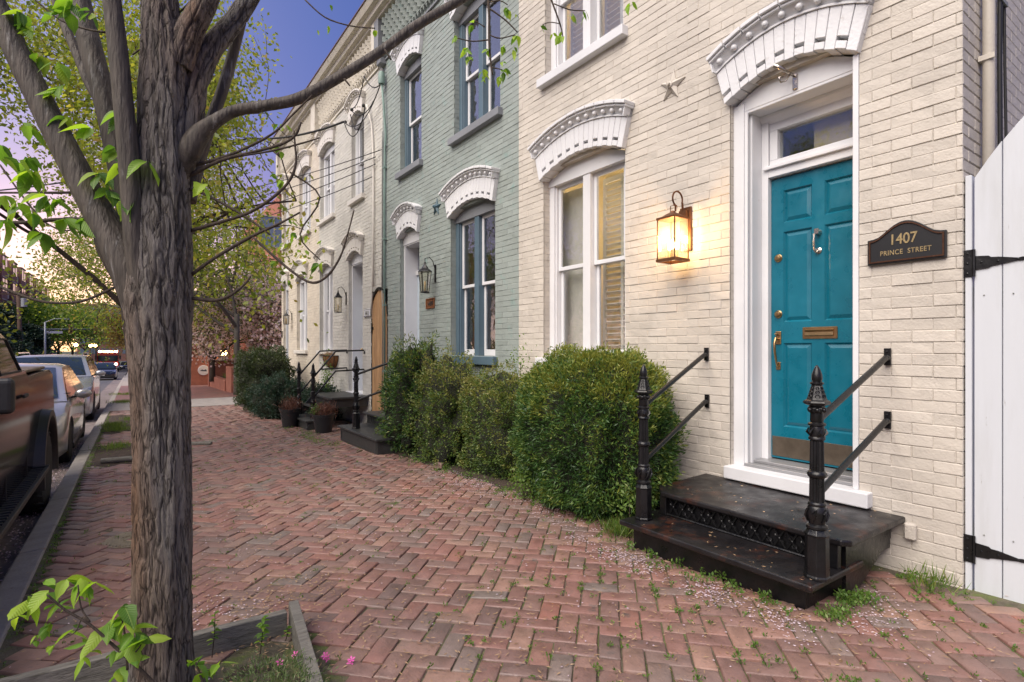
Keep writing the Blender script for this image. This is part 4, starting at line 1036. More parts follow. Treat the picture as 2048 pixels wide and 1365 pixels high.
# small number signs further on
sg = thing('house_number', 'rusty bronze number plate reading 1409 on the green wall below the lantern', 'number plate', (XF, 7.56, 2.0))
p = MB()
for a, b, c, d_ in ((7.42, 7.71, 1.945, 1.965), (7.42, 7.71, 2.085, 2.105), (7.42, 7.44, 1.965, 2.085), (7.69, 7.71, 1.965, 2.085)): p.box(XF-.02, XF-.003, a, b, c, d_)
p.box(XF-.010, XF-.003, 7.44, 7.69, 1.965, 2.085); nb = part('number_board', p, M['rust'], sg, bev=.003)
text('number_lettering', '1409', .105, XF-.012, 7.565, 1.985, M['dark'], nb, .003, .9)
sg = thing('house_number', 'small white sign reading 1411 on the white wall beside the wooden arch gate', 'number sign', (XF, 10.3, 2.0))
p = MB(); p.box(XF-.02, XF-.003, 10.13, 10.47, 1.945, 2.10); nb = part('number_board', p, M['trim'], sg, bev=.005)
p = MB(); p.box(XF-.024, XF-.02, 10.145, 10.455, 1.955, 1.962); p.box(XF-.024, XF-.02, 10.145, 10.455, 2.083, 2.09); part('rim', p, M['dark'], nb)
text('number_lettering', '1411', .125, XF-.022, 10.30, 1.975, M['dark'], nb, .002, .9)
sg = thing('house_number', 'tiny dark plate on the far corner of the ivory house', 'number plate', (XF, 17.0, 1.8))
p = MB(); p.box(XF-.02, XF-.003, 17.64, 17.74, 1.66, 1.86); part('number_board', p, M['dark'], sg)
# star anchors
def star(label, y, z, r, m):
    t = thing('wall_star', label, 'wall star', (XF, y, z)); p = MB(); vs = [(XF-.045, y, z)]; 
    for k in range(10):
        rr = r if k % 2 == 0 else r*.40; an = R(90+36*k+8); vs.append((XF-.008, y+rr*math.cos(an), z+rr*math.sin(an)))
    vs += [(XF+.004, v[1], v[2]) for v in vs[1:]]
    p.add(vs, [(0, k+1, (k+1) % 10+1) for k in range(10)]+[(k+1, k+11, (k+1) % 10+11, (k+1) % 10+1) for k in range(10)]); part('star_plate', p, m, t)
    q = MB().lathe([(.028, XF-.03), (.028, XF-.045), (.016, XF-.05), (.016, XF-.07), (.006, XF-.072)], (0, y, z), 8, 'x'); part('bolt', q, m, t)
star('cream painted iron star on the cream wall between the window and door arches', 2.99, 3.575, .135, M['cream_r'])
star('blue grey iron star on the green wall between its two arches', 7.36, 3.47, .135, mat('star_blue', (.05, .10, .13), .5))

# ------------------------------------------------------------------ white plank gate, right edge
gt = thing('plank_gate', 'tall white painted plank gate with black strap hinges at the right edge', 'gate', (XF+.02, .5, 0))
XG = XF+.03
p = MB(); p.box(XG-.01, XG+.07, .982, 1.012, -.05, 2.29); part('gate_post', p, M['gatew'], gt, bev=.003)
y = .975; i = 0
def topz(y): return 2.80-.60*((y-.30)/.67)**2*.87 if y > .30 else 2.80-.60*((y-.30)/.67)**2*.87
while y > -.35:
    w = .120; y0 = y-w
    p = MB(); p.prism([(y0+.002, 0.0-.035), (y-.002, 0.0-.03), (y-.002, topz(y)), ((y+y0)/2, topz((y+y0)/2)), (y0+.002, topz(y0))], 'x', XG-.004+random.uniform(-.001, .001), XG+.02)
    part('plank', p, M['gatew'], gt, bev=.003); y = y0
for k in range(10):
    part('nail', MB().ball((XG-.006, .93-.12*(k//2), (1.62, .31)[k % 2]), .0045, 6, 4), M['greycable'], gt)
for zz in (1.80, .22):
    p = MB(); s = -1 if zz < 1 else 1
    p.box(XG-.016, XG-.011, .975, 1.020, zz-.075, zz+.075); p.tube([(XG-.016, .972, zz-.075), (XG-.016, .972, zz+.075)], .008, 8)
    for dz in (-.055, .0, .055): p.ball((XG-.017, 1.0, zz+dz), .006, 6, 4)
    p.prism([(.965, zz-.038), (.965, zz+.038), (.91, zz+.033), (.90, zz+.024), (.87, zz+.022), (.79, zz+.006), (.77, zz+.010), (.76, zz), (.77, zz-.010), (.79, zz-.008), (.90, zz-.026), (.91, zz-.034)], 'x', XG-.012, XG-.006)
    for yy in (.94, .87, .79): p.ball((XG-.012, yy, zz), .006, 6, 4)
    part('strap_hinge', p, M['iron'], gt)
p = MB(); p.box(XG+.025, XG+.06, -.35, .97, 1.55, 1.68); p.box(XG+.025, XG+.06, -.35, .97, .25, .38); part('ledge_rail', p, M['gatew'], gt)
# downspout and cables on the side wall
dp = thing('downspout', 'cream painted downspout on the side wall above the white gate', 'downspout', (4.07, .98, 0))
p = MB().tube([(4.075, .975, -.1), (4.075, .975, 7.3)], .030, 14); part('pipe', p, M['pipe'], dp, smooth=True)
p = MB(); 
for zz in (1.2, 3.0, 4.9, 6.6): p.box(4.035, 4.115, .985, 1.014, zz, zz+.03); p.box(4.035, 4.045, .94, .985, zz, zz+.03)
part('strap', p, M['pipe'], dp)
cb = thing('cable_bundle', 'black cables running down the side wall behind the white gate', 'cables', (4.3, .98, 2))
for k, (xx, r_, sg_) in enumerate(((4.335, .011, 0), (4.362, .009, .0), (4.43, .008, .05))):
    p = MB().tube([(xx+sg_*.2, .995, 6.5), (xx, .99, 4.6), (xx+.012*math.sin(k*2), .985, 3.7), (xx+sg_*.4, .988, 3.1), (xx+.004+sg_, .985, 2.3), (xx, .99, .8)], r_, 8); part('cable', p, M['cable'], cb, smooth=True)
for zz in (3.45, 5.3):
    p = MB(); p.box(4.32, 4.45, .972, .984, zz, zz+.025); part('clip', p, M['greycable'], cb)

# ------------------------------------------------------------------ wooden arched alley gate
ag = thing('arched_gate', 'tall narrow arched gate of honey brown boards between the green and white houses', 'gate', (XF, 9.7, 0))
y = 9.325; k = 0; y1 = 10.09; yc = (9.325+y1)/2; hwid = (y1-9.325)/2
def az(yy): return 1.95+.47*math.sqrt(max(0, 1-((yy-yc)/(hwid+.02))**2))
n_ = 6; w = (y1-9.325)/n_
for i in range(n_):
    a = 9.325+i*w+.003; b = a+w-.006
    p = MB(); p.prism([(a, -.25), (b, -.25), (b, az(b)), ((a+b)/2, az((a+b)/2)), (a, az(a))], 'x', XF+.01+random.uniform(-.002, .002), XF+.045); part('board', p, M['wood'], ag, bev=.003)
p = MB(); k = 16
for i in range(k):
    t0 = math.pi*i/k; t1 = math.pi*(i+1)/k
    a = (yc-(hwid+.01)*math.cos(t0), 1.95+.48*math.sin(t0)); b = (yc-(hwid+.01)*math.cos(t1), 1.95+.48*math.sin(t1))
    a2 = (yc-(hwid+.045)*math.cos(t0), 1.95+.53*math.sin(t0)); b2 = (yc-(hwid+.045)*math.cos(t1), 1.95+.53*math.sin(t1))
    p.prism([a, b, b2, a2], 'x', XF-.012, XF+.05)
p.box(XF-.0, XF+.05, 9.29, 9.32, -.25, 1.95); p.box(XF-.0, XF+.05, 10.095, 10.12, -.25, 1.95)
part('arch_frame', p, M['iron'], ag)
p = MB(); p.box(XF-.01, XF+.008, 10.02, 10.08, 1.70, 1.74); p.box(XF-.012, XF-.004, 10.05, 10.10, 1.62, 1.82); part('latch', p, M['iron'], ag)
# ------------------------------------------------------------------ service wires and conduits
def tubes(name, label, cat, paths, m, pn='conduit'):
    t = thing(name, label, cat, paths[0][0][0])
    for pts, r_ in paths: part(pn, MB().tube(pts, r_, 8), m, t, smooth=True)
    return t
XC = XF-.035
t = tubes('service_mast', 'green painted electric conduit and weatherhead at the edge of the green house', 'conduit',
  [([(XC, 9.36, -.1), (XC, 9.36, 4.2), (XC, 9.34, 4.9), (XC, 9.30, 5.2), (XC-.03, 9.33, 5.75), (XC-.05, 9.37, 6.15)], .020)], M['greenpipe'])
p = MB().lathe([(.055, 6.12), (.06, 6.14), (.058, 6.30), (.04, 6.34)], (XC-.05, 9.37, 0), 12); part('weatherhead', p, M['greenpipe'], t, smooth=40)
for zz in (.9, 2.1, 3.3, 4.6):
    p = MB(); p.box(XC-.024, XF, 9.325, 9.395, zz, zz+.03); part('clamp', p, M['greenpipe'], t)
tubes('conduit', 'thin grey cable running down the corner of the green house beside the thicker conduit', 'cable', [([(XC+.01, 9.50, 2.4), (XC+.01, 9.49, 3.4), (XC+.012, 9.50, 4.2), (XC+.01, 9.48, 5.1), (XC, 9.45, 5.3)], .012), ([(XC+.01, 9.50, 2.4), (XC+.01, 9.47, 1.9), (XC+.01, 9.50, .2)], .010)], M['greycable'])
tubes('conduit', 'pale conduit and cable running down the white wall left of the green house', 'cable', [([(XC, 9.90, 2.5), (XC, 9.91, 4.0), (XC, 9.92, 5.0), (XC, 10.0, 5.6), (XC-.06, 10.12, 6.02)], .017), ([(XC+.01, 10.02, 1.9), (XC+.01, 9.98, 2.9), (XC+.01, 9.96, 4.4), (XC+.01, 9.98, 5.3)], .010)], M['hoodw2'])
def sag(a, b, s, n=10):
    a = Vector(a); b = Vector(b); return [a.lerp(b, i/n)+Vector((0, 0, -s*4*(i/n)*(1-i/n))) for i in range(n+1)]
wires = thing('overhead_wires', 'black service wires strung from the white wall out over the street', 'wires', (XC, 9.8, 5))
far = at(-60, 690, 30)
for k, (y0, z0, px, py) in enumerate(((9.5, 4.98, 560, 352), (9.78, 4.93, 560, 372), (9.80, 4.80, 560, 395), (9.95, 4.60, 560, 415))):
    e = at(540, py-10, 12.5); q = (e-Vector((XC, y0, z0)))
    part('wire', MB().tube(sag((XC, y0, z0), Vector((XC, y0, z0))+q*3.2, .35, 16), .008, 6), M['cable'], wires, smooth=True)
th = MB().tube(sag((3.55, 11.05, 5.98), (2.1, 13.2, 6.0), .12)[:], .022, 8); th.tube(sag((2.1, 13.2, 6.0), (-7, 27, 6.6), .5), .022, 8); part('service_drop', th, M['cable'], wires, smooth=True)
lp = MB()
for (a, b, s) in (((3.55, 11.05, 5.98), (3.68, 9.42, 6.1), .35), ((3.6, 10.75, 6.12), (3.68, 9.40, 6.1), .28), ((3.55, 11.05, 5.98), (3.66, 10.1, 5.95), .42), ((3.6, 10.8, 6.05), (3.66, 10.12, 5.98), .38), ((3.6, 10.0, 6.5), (3.68, 9.42, 6.12), .12), ((3.6, 10.0, 6.5), (3.58, 10.6, 6.1), .15)):
    lp.tube(sag(a, b, s), .010, 6)
for c in ((3.58, 11.05, 5.98), (3.6, 10.72, 6.12), (3.62, 10.1, 5.98)): lp.ball(c, .035, 8, 5)
part('drip_loops', lp, M['cable'], wires, smooth=True)
hk_ = MB(); 
for (yy, zz) in ((9.34, 4.96), (9.42, 6.35)): hk_.tube([(XF-.02+.03*math.cos(a_), yy+.09*math.cos(a_), zz+.045*math.sin(a_)) for a_ in [R(45*i) for i in range(9)]], .006, 5)
part('coil', hk_, M['cable'], wires)
# ------------------------------------------------------------------ basket and buckets
bk = thing('wall_basket', 'half round coir lined hay basket under the white house window', 'planter', (XF, 12.55, 1.1))
p = MB(); vs = []; n_ = 14; m_ = 5; fs = []
for i in range(m_+1):
    ph = math.pi/2*i/m_
    for j in range(n_+1):
        an = math.pi*j/n_; vs.append((XF-.02-.20*math.sin(ph)*math.sin(an), 12.5-.42*math.cos(an)*math.sin(ph), 1.16-.30*math.cos(ph)))
for i in range(m_):
    for j in range(n_): a = i*(n_+1)+j; fs.append((a, a+1, a+n_+2, a+n_+1))
p.add(vs, fs); part('coir_liner', p, M['coir'], bk, smooth=True)
p = MB()
for j in range(0, n_+1, 2): p.tube([vs[i*(n_+1)+j] for i in range(m_+1)], .007, 5)
p.tube([vs[m_*(n_+1)+j] for j in range(n_+1)], .010, 6); part('iron_straps', p, M['iron'], bk)
def bucket(label, x, y, r, h):
    z = gz(y)+.0; t = thing('plant_pot', label, 'pot', (x, y, z))
    p = MB().lathe([(r*.72, z+.004), (r*.74, z+.02), (r*.96, z+h*.86), (r*1.04, z+h*.87), (r*1.06, z+h), (r*.96, z+h), (r*.93, z+h*.88), (r*.6, z+h*.86)], (x, y, 0), 28); part('bucket', p, M['black_pot'], t, smooth=40)
    pts = [(x-(r*1.02)*math.cos(R(a))*1.0, y-(r*1.02)*math.sin(R(a))*.4-.05, z+h*.8-h*.42*math.sin(R(a))) for a in range(0, 181, 15)]
    part('handle', MB().tube(pts, .006, 6), M['black_pot'], t, smooth=True)
    p = MB().lathe([(r*.9, z+h*.86), (.01, z+h*.92)], (x, y, 0), 16); part('potting_soil', p, M['soil'], t)
    return t, z+h*.9
pot1 = bucket('larger black bucket pot with a green sprig before the white stoop', 2.80, 9.85, .19, .33)
pot2 = bucket('smaller black bucket pot with dry red stems left of the white stoop', 2.50, 11.05, .185, .36)
# ------------------------------------------------------------------ foliage helpers
def unit(a): return a/np.maximum(np.linalg.norm(a, axis=1, keepdims=True), 1e-9)
def cloud(name, P, D, L_, W_, m, parent, tint, kind='stuff', fold=0.0, label=None):
    n = len(P); P = np.asarray(P, float); D = unit(np.asarray(D, float))
    L_ = np.broadcast_to(L_, (n,)).reshape(-1, 1)*np.random.uniform(.7, 1.25, (n, 1)); W_ = np.broadcast_to(W_, (n,)).reshape(-1, 1)*np.random.uniform(.75, 1.2, (n, 1))
    S = unit(np.cross(D, np.random.normal(size=(n, 3)))); 
    org = np.array(wloc(parent)) if parent else np.zeros(3)
    V = np.empty((n, 4, 3)); V[:, 0] = P; V[:, 1] = P+D*L_*.5+S*W_*.5; V[:, 2] = P+D*L_; V[:, 3] = P+D*L_*.5-S*W_*.5
    V -= org
    me = bpy.data.meshes.new(name); me.vertices.add(4*n); me.vertices.foreach_set('co', V.reshape(-1))
    me.loops.add(4*n); me.loops.foreach_set('vertex_index', np.arange(4*n, dtype=np.int32)); me.polygons.add(n)
    me.polygons.foreach_set('loop_start', np.arange(0, 4*n, 4, dtype=np.int32)); me.polygons.foreach_set('loop_total', np.full(n, 4, dtype=np.int32))
    me.materials.append(m); a = me.attributes.new('tint', 'FLOAT', 'FACE'); a.data.foreach_set('value', np.asarray(tint, np.float32)); me.update(); me.validate()
    o = link(name, me, parent)
    if kind: o['kind'] = kind
    if label: o['label'] = label
    return o
def blob_pts(n, c, r, rnd_amp=.10, flat=.25, zmin=None, pw=1.0, freq=3.0, depth=.12):
    """points in a shell of a lumpy ellipsoid, with outward normals"""
    d = unit(np.random.normal(size=(n, 3))); 
    am = np.array([mnoise.noise(Vector(v*freq+Vector(c)) if False else Vector((v[0]*freq+c[0]*3, v[1]*freq+c[1]*3, v[2]*freq))) for v in d])
    f = 1+rnd_amp*am*1.6-np.abs(np.random.normal(size=n))*depth
    e = np.sign(d)*np.abs(d)**pw
    P = np.array(c)+e*np.array(r)*f[:, None]; Nn = unit(d/np.array(r))
    if zmin is not None:
        k = P[:, 2] > zmin; P, Nn, am = P[k], Nn[k], am[k]
    return P, Nn, am
def core(name, c, r, m, parent, sc=.86, amp=.1, freq=3.0, zmin=None, pw=1.0):
    mb = MB().ball((0, 0, 0), 1, 28, 18); vs = []
    for v in mb.v:
        a = mnoise.noise(Vector((v[0]*freq+c[0]*3, v[1]*freq+c[1]*3, v[2]*freq)))
        f = sc*(1+amp*a*1.6); q = [math.copysign(abs(t)**pw, t)*f*r[i]+c[i] for i, t in enumerate(v)]
        if zmin is not None: q[2] = max(q[2], zmin)
        vs.append(tuple(q))
    mb.v = vs; return part(name, mb, m, parent, smooth=True)
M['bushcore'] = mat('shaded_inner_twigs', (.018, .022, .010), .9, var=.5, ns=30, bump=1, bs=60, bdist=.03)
YEW = [(.013,.036,.011),(.026,.070,.017),(.045,.110,.022),(.10,.17,.03),(.22,.24,.04)]
BOX = [(.030,.060,.016),(.060,.115,.026),(.105,.165,.036),(.17,.20,.045),(.24,.23,.07)]
HEDGE = [(.018,.034,.012),(.034,.056,.018),(.055,.08,.026),(.09,.10,.04)]
JUN = [(.012,.035,.022),(.022,.055,.035),(.035,.075,.045),(.05,.08,.06)]
M['yew'] = leafmat('yew_needles', YEW, .2); M['box'] = leafmat('box_leaves', BOX, .3); M['hedge'] = leafmat('hedge_leaves', HEDGE, .2); M['jun'] = leafmat('juniper_needles', JUN, .2)
def shrub(label, c, r, n, L_, W_, m, top=.0, amp=.1, freq=3.0, pw=.85, cat='shrub', spread=.6, clump=1, depth=.08, stems=True, group=None):
    g = gz(c[1]); t = thing('shrub', label, cat, (c[0], c[1], g), group)
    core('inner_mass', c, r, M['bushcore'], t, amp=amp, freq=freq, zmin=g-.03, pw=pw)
    P, Nn, am = blob_pts(n, c, r, amp, zmin=g+.0, pw=pw, freq=freq, depth=depth)
    P = np.repeat(P, clump, 0); Nn = np.repeat(Nn, clump, 0); am = np.repeat(am, clump)
    P = P+np.random.normal(size=P.shape)*L_*.35
    D = Nn*.9+np.random.normal(size=P.shape)*spread+np.array([0, 0, .25])
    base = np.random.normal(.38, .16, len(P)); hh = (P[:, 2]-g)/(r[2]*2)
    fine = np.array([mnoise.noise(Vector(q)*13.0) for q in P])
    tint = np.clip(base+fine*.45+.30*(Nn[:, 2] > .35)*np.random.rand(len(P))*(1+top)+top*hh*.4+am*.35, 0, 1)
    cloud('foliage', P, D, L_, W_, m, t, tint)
    ns_ = 90; Ps, Ns, _ = blob_pts(ns_*3, c, r, amp, zmin=g+r[2]*.9, pw=pw, freq=freq, depth=.02); Ps, Ns = Ps[:ns_], Ns[:ns_]
    A = []; B = []
    for q_, n_ in zip(Ps, Ns):
        dv = unit((n_*.8+np.array([0, 0, .9])+np.random.normal(size=3)*.35)[None])[0]; ln = random.uniform(.03, .11)
        for k_ in range(12): A.append(q_+dv*ln*k_/12); B.append(dv*.5+np.random.normal(size=3)*.7)
    cloud('shoots', np.array(A), np.array(B), L_*.8, W_, m, t, np.clip(np.random.normal(.65, .2, len(A)), 0, 1))
    if stems:
        s = MB(); rr = random.Random(int(c[1]*10))
        for k in range(5):
            x = c[0]+rr.uniform(-.3, .3)*r[0]; y = c[1]+rr.uniform(-.4, .4)*r[1]
            s.tube([(x, y, g-.02), (x+rr.uniform(-.1, .1), y+rr.uniform(-.1, .1), g+.25), (x+rr.uniform(-.2, .2), y+rr.uniform(-.2, .2), g+.5)], [.014, .011, .006], 5)
        part('stems', s, M['barkd'], t)
    return t
M['barkd'] = mat('dark_twig_bark', (.055, .040, .030), .9, var=.4, ns=20, bump=.8, bs=60, stretch=(2, 2, .4))
shrub('big rounded clipped yew bush between the teal door stoop and the cream window', (3.27, 3.47, .60), (.51, .80, .71), 27000, .040, .0105, M['yew'], top=.75, amp=.13, freq=3.2, clump=3, pw=.84, depth=.10)
shrub('olive green rounded bush in front of the cream and green house corner', (3.42, 5.02, .42), (.36, .66, .64), 14000, .030, .014, M['box'], top=.5, amp=.22, freq=3.2, clump=2, pw=.85)
shrub('loose yellowish green bush under the slate blue framed window', (3.36, 6.15, .42), (.40, .62, .66), 13000, .034, .016, M['box'], top=.35, amp=.45, freq=3.5, clump=2, depth=.16)
shrub('dark upright yew bush in front of the green house door', (3.25, 7.02, .58), (.36, .46, .72), 9000, .055, .014, M['yew'], top=.1, amp=.4, freq=3.5, clump=2, depth=.14)
shrub('tall squarish dark clipped hedge bush at the far end of the terrace', (2.78, 15.2, .52), (.62, .85, .78), 9000, .05, .024, M['hedge'], amp=.25, freq=2.5, clump=2, pw=.7)
shrub('low blue green juniper left of the bucket pots', (2.80, 13.3, .12), (.50, .70, .52), 7000, .055, .016, M['jun'], amp=.35, freq=3, clump=2)
shrub('small low green bush behind the left iron newel of the white stoop', (3.35, 12.0, .10), (.35, .45, .40), 2500, .05, .02, M['jun'], amp=.3, clump=2)

# ------------------------------------------------------------------ bark
def barkmat():
    m = bpy.data.materials.new('furrowed_grey_bark'); m.use_nodes = True; t = m.node_tree; t.nodes.clear(); L = t.links.new
    def n(ty, **k):
        x = t.nodes.new(ty)
        for a, b in k.items(): setattr(x, a, b)
        return x
    o = n('ShaderNodeOutputMaterial'); p = n('ShaderNodeBsdfPrincipled'); L(p.outputs[0], o.inputs[0]); p.inputs['Roughness'].default_value = .8
    g = n('ShaderNodeNewGeometry'); mp = n('ShaderNodeMapping'); mp.inputs['Scale'].default_value = (1, 1, .16); L(g.outputs['Position'], mp.inputs[0])
    nz0 = n('ShaderNodeTexNoise'); nz0.inputs['Scale'].default_value = 7; L(g.outputs['Position'], nz0.inputs['Vector'])
    ad = n('ShaderNodeVectorMath', operation='MULTIPLY_ADD'); L(nz0.outputs[1], ad.inputs[0]); ad.inputs[1].default_value = (.03, .03, .03); L(mp.outputs[0], ad.inputs[2])
    nz = n('ShaderNodeTexNoise'); nz.inputs['Scale'].default_value = 34; nz.inputs['Detail'].default_value = 3; nz.inputs['Roughness'].default_value = .5; L(ad.outputs[0], nz.inputs['Vector'])
    s1 = n('ShaderNodeMath', operation='SUBTRACT'); s1.inputs[1].default_value = .5; L(nz.outputs[0], s1.inputs[0]); s2 = n('ShaderNodeMath', operation='ABSOLUTE'); L(s1.outputs[0], s2.inputs[0])
    mr = n('ShaderNodeMapRange'); mr.inputs[2].default_value = .05; mr.inputs[3].default_value = .35; L(s2.outputs[0], mr.inputs[0])
    nf = n('ShaderNodeTexNoise'); nf.inputs['Scale'].default_value = 150; nf.inputs['Detail'].default_value = 6; nf.inputs['Roughness'].default_value = .7; L(ad.outputs[0], nf.inputs['Vector'])
    mf = n('ShaderNodeMapRange'); mf.inputs[1].default_value = .25; mf.inputs[2].default_value = .75; mf.inputs[3].default_value = .35; L(nf.outputs[0], mf.inputs[0])
    mu = n('ShaderNodeMath', operation='MULTIPLY'); L(mr.outputs[0], mu.inputs[0]); L(mf.outputs[0], mu.inputs[1])
    r = n('ShaderNodeValToRGB'); e = r.color_ramp.elements; e[0].position = .0; e[0].color = (.014, .011, .009, 1); e[1].position = .75; e[1].color = (.21, .19, .172, 1)
    q = e.new(.28); q.color = (.065, .054, .045, 1); L(mu.outputs[0], r.inputs[0])
    fa = n('ShaderNodeAttribute'); fa.attribute_name = 'fur'; fm_ = n('ShaderNodeMapRange'); fm_.inputs[1].default_value = .25; fm_.inputs[2].default_value = .85; fm_.inputs[4].default_value = .9; L(fa.outputs['Fac'], fm_.inputs[0])
    fx_ = n('ShaderNodeMix', data_type='RGBA'); L(fm_.outputs[0], fx_.inputs[0]); L(r.outputs[0], fx_.inputs[6]); fx_.inputs[7].default_value = (.020, .015, .012, 1)
    n2 = n('ShaderNodeTexNoise'); n2.inputs['Scale'].default_value = 4; n2.inputs['Detail'].default_value = 5; L(mp.outputs[0], n2.inputs['Vector'])
    m2 = n('ShaderNodeMapRange'); m2.inputs[1].default_value = .5; m2.inputs[2].default_value = .7; L(n2.outputs[0], m2.inputs[0])
    mi = n('ShaderNodeMix', data_type='RGBA', blend_type='MULTIPLY'); L(m2.outputs[0], mi.inputs[0]); L(fx_.outputs[2], mi.inputs[6]); mi.inputs[7].default_value = (.95, .62, .42, 1)
    L(mi.outputs[2], p.inputs['Base Color'])
    b = n('ShaderNodeBump'); b.inputs['Strength'].default_value = 1; b.inputs['Distance'].default_value = .012; L(mu.outputs[0], b.inputs['Height']); L(b.outputs[0], p.inputs['Normal'])
    return m
M['bark'] = barkmat()
M['smoothbark'] = mat('smooth_grey_limb_bark', (.062, .050, .040), .7, var=.6, ns=50, stretch=(1, 1, .14), bump=1, bs=90, bdist=.006, b2=.8, b2s=26, col2=(.20, .19, .18), c2s=34, c2t=.58, c2w=.10)
# ------------------------------------------------------------------ foreground street tree
DT = 2.085
ft = thing('street_tree', 'large multi stemmed street tree with grey furrowed bark close on the left', 'tree', (.095, 2.48, gz(2.5)))
def path(pts, d, m=None, rs=1.0, n=14, sub=5, rough=.0, seed=1):
    """pts: (px, py, radius_px[, d]) → smooth tube"""
    rr = random.Random(seed); P = []; Rr = []
    for q in pts:
        dd = q[3] if len(q) > 3 else d
        P.append(at(q[0], q[1], dd)); Rr.append(q[2]/FPX*dd*rs/math.sqrt(1+((q[0]-1024)/FPX)**2))
    O = []; OR = []
    k = len(P)
    for i in range(k-1):
        p0, p1, p2, p3 = P[max(i-1, 0)], P[i], P[i+1], P[min(i+2, k-1)]
        for s in range(sub):
            t = s/sub
            v = .5*((2*p1)+(p2-p0)*t+(2*p0-5*p1+4*p2-p3)*t*t+(-p0+3*p1-3*p2+p3)*t**3)
            O.append(v); OR.append((Rr[i]+(Rr[i+1]-Rr[i])*t)*(1+rr.uniform(-1, 1)*rough))
    O.append(P[-1]); OR.append(Rr[-1]); return O, OR
def organic(name, pts, d, m, parent, n=24, amp=.05, seed=1, sub=6, vfreq=14, bark=False):
    O, OR = path(pts, d, sub=sub, seed=seed)
    mb = MB().tube(O, OR, n); V = []
    kk = len(O)
    for i in range(kk):
        c = O[i]
        for j in range(n):
            v = Vector(mb.v[i*n+j]); dv = v-c
            an = math.atan2(dv.y, dv.x)
            f = 1+amp*mnoise.noise(Vector((math.cos(an)*2.2+seed, math.sin(an)*2.2, c.z*1.6)))*1.6+amp*.8*mnoise.noise(Vector((math.cos(an)*5, math.sin(an)*5+seed, c.z*3)))
            V.append(tuple(c+dv*f))
    if bark:
        fur = []; W = []
        for i in range(kk):
            c = O[i]
            for j in range(n):
                v = Vector(V[i*n+j]); dv = v-c; an = 2*math.pi*j/n; rr_ = max(dv.length, .02)
                z = c.z; ax = math.cos(an)*rr_; ay = math.sin(an)*rr_
                wv = mnoise.noise(Vector((ax*16, ay*16, z*7+seed)))*.016
                q = Vector((ax*44+wv*40, ay*44+wv*30, z*5.2+seed)); r1 = abs(mnoise.noise(q)); r2 = abs(mnoise.noise(q*2.1+Vector((3, 1, 7)))); 
                g = min(1, r1/.16)*.7+min(1, r2/.2)*.3
                fur.append(1-g); W.append(tuple(v+dv.normalized()*(g-.75)*.011*min(1, rr_/.06)))
        V = W
    mb.v = V; o = part(name, mb, m, parent, smooth=True)
    if bark:
        a = o.data.attributes.new('fur', 'FLOAT', 'POINT'); a.data.foreach_set('value', fur)
    return o
tr = organic('trunk', [(325, 1420, 68), (323, 1300, 61), (326, 1150, 59), (325, 1000, 59), (322, 850, 59), (320, 700, 62), (318, 600, 66), (322, 500, 62), (325, 400, 55), (326, 300, 52), (327, 200, 50), (328, 120, 47), (322, 40, 40), (318, -60, 34), (315, -200, 28)], DT, M['bark'], ft, n=170, amp=.07, sub=20, bark=True)
limbs = [
 ([(292, 640, 40, 2.08), (262, 545, 45, 2.06), (222, 470, 40, 2.05), (180, 395, 36, 2.04), (110, 258, 35, 2.02), (50, 138, 33, 2.0), (-8, 15, 31, 1.98), (-70, -110, 28, 1.95)], 1),
 ([(275, 520, 30, 2.14), (258, 430, 27, 2.15), (238, 330, 27, 2.16), (214, 215, 28, 2.17), (185, 110, 28, 2.18), (160, 10, 27, 2.2), (140, -90, 24, 2.22)], 2),
 ([(288, 590, 28, 2.02), (272, 500, 25, 2.0), (264, 400, 25, 1.99), (256, 300, 25, 1.98), (246, 200, 24, 1.97), (236, 100, 24, 1.96), (224, 0, 22, 1.95), (215, -90, 20, 1.94)], 3),
 ([(355, 330, 34, 2.12), (378, 235, 30, 2.14), (392, 160, 26, 2.16), (425, 95, 23, 2.2), (470, 40, 20, 2.24), (515, -30, 18, 2.28), (560, -100, 16, 2.3)], 4),
 ([(372, 400, 22, 2.2), (398, 320, 14, 2.24), (420, 250, 13, 2.26), (445, 180, 12, 2.28), (468, 100, 11, 2.3), (488, 20, 10, 2.3), (500, -50, 9, 2.3)], 5),
 ([(352, 130, 36, 2.1), (380, 60, 28, 2.1), (410, 5, 24, 2.1), (440, -80, 20, 2.1)], 6),
 ([(250, 260, 12, 2.3), (190, 190, 11, 2.32), (150, 100, 11, 2.34), (118, 20, 11, 2.36), (95, -60, 10, 2.36)], 8),
 ([(325, 385, 18, 2.11), (352, 345, 32, 2.11), (378, 300, 31, 2.1), (400, 268, 24, 2.1), (430, 243, 19, 2.1), (470, 222, 16, 2.12), (530, 212, 15, 2.14), (600, 196, 15, 2.18), (690, 148, 13, 2.24), (760, 104, 12, 2.3), (833, 52, 12, 2.36), (930, -5, 10, 2.45), (1010, -60, 8, 2.5)], 7),
]
for pts, sd in limbs:
    if sd == 7: pts = [(q[0], q[1], q[2]*(.80 if i_ > 3 else .92), *q[3:]) for i_, q in enumerate(pts)]
    elif sd in (1, 2, 3): pts = [(q[0], q[1], q[2]*.92, *q[3:]) for q in pts]
    organic('limb', pts, 2.1, M['bark'] if sd in (4, 6) else M['smoothbark'], tr, n=90 if sd in (4, 6) else 28, amp=.05, seed=sd, sub=14 if sd in (4, 6) else 8, bark=sd in (4, 6))
organic('limb', [(300, 500, 30, 2.45), (262, 560, 14, 2.6), (248, 590, 9, 2.7), (262, 625, 9, 2.7), (280, 660, 8, 2.7)], 2.6, M['smoothbark'], tr, n=14, seed=11)
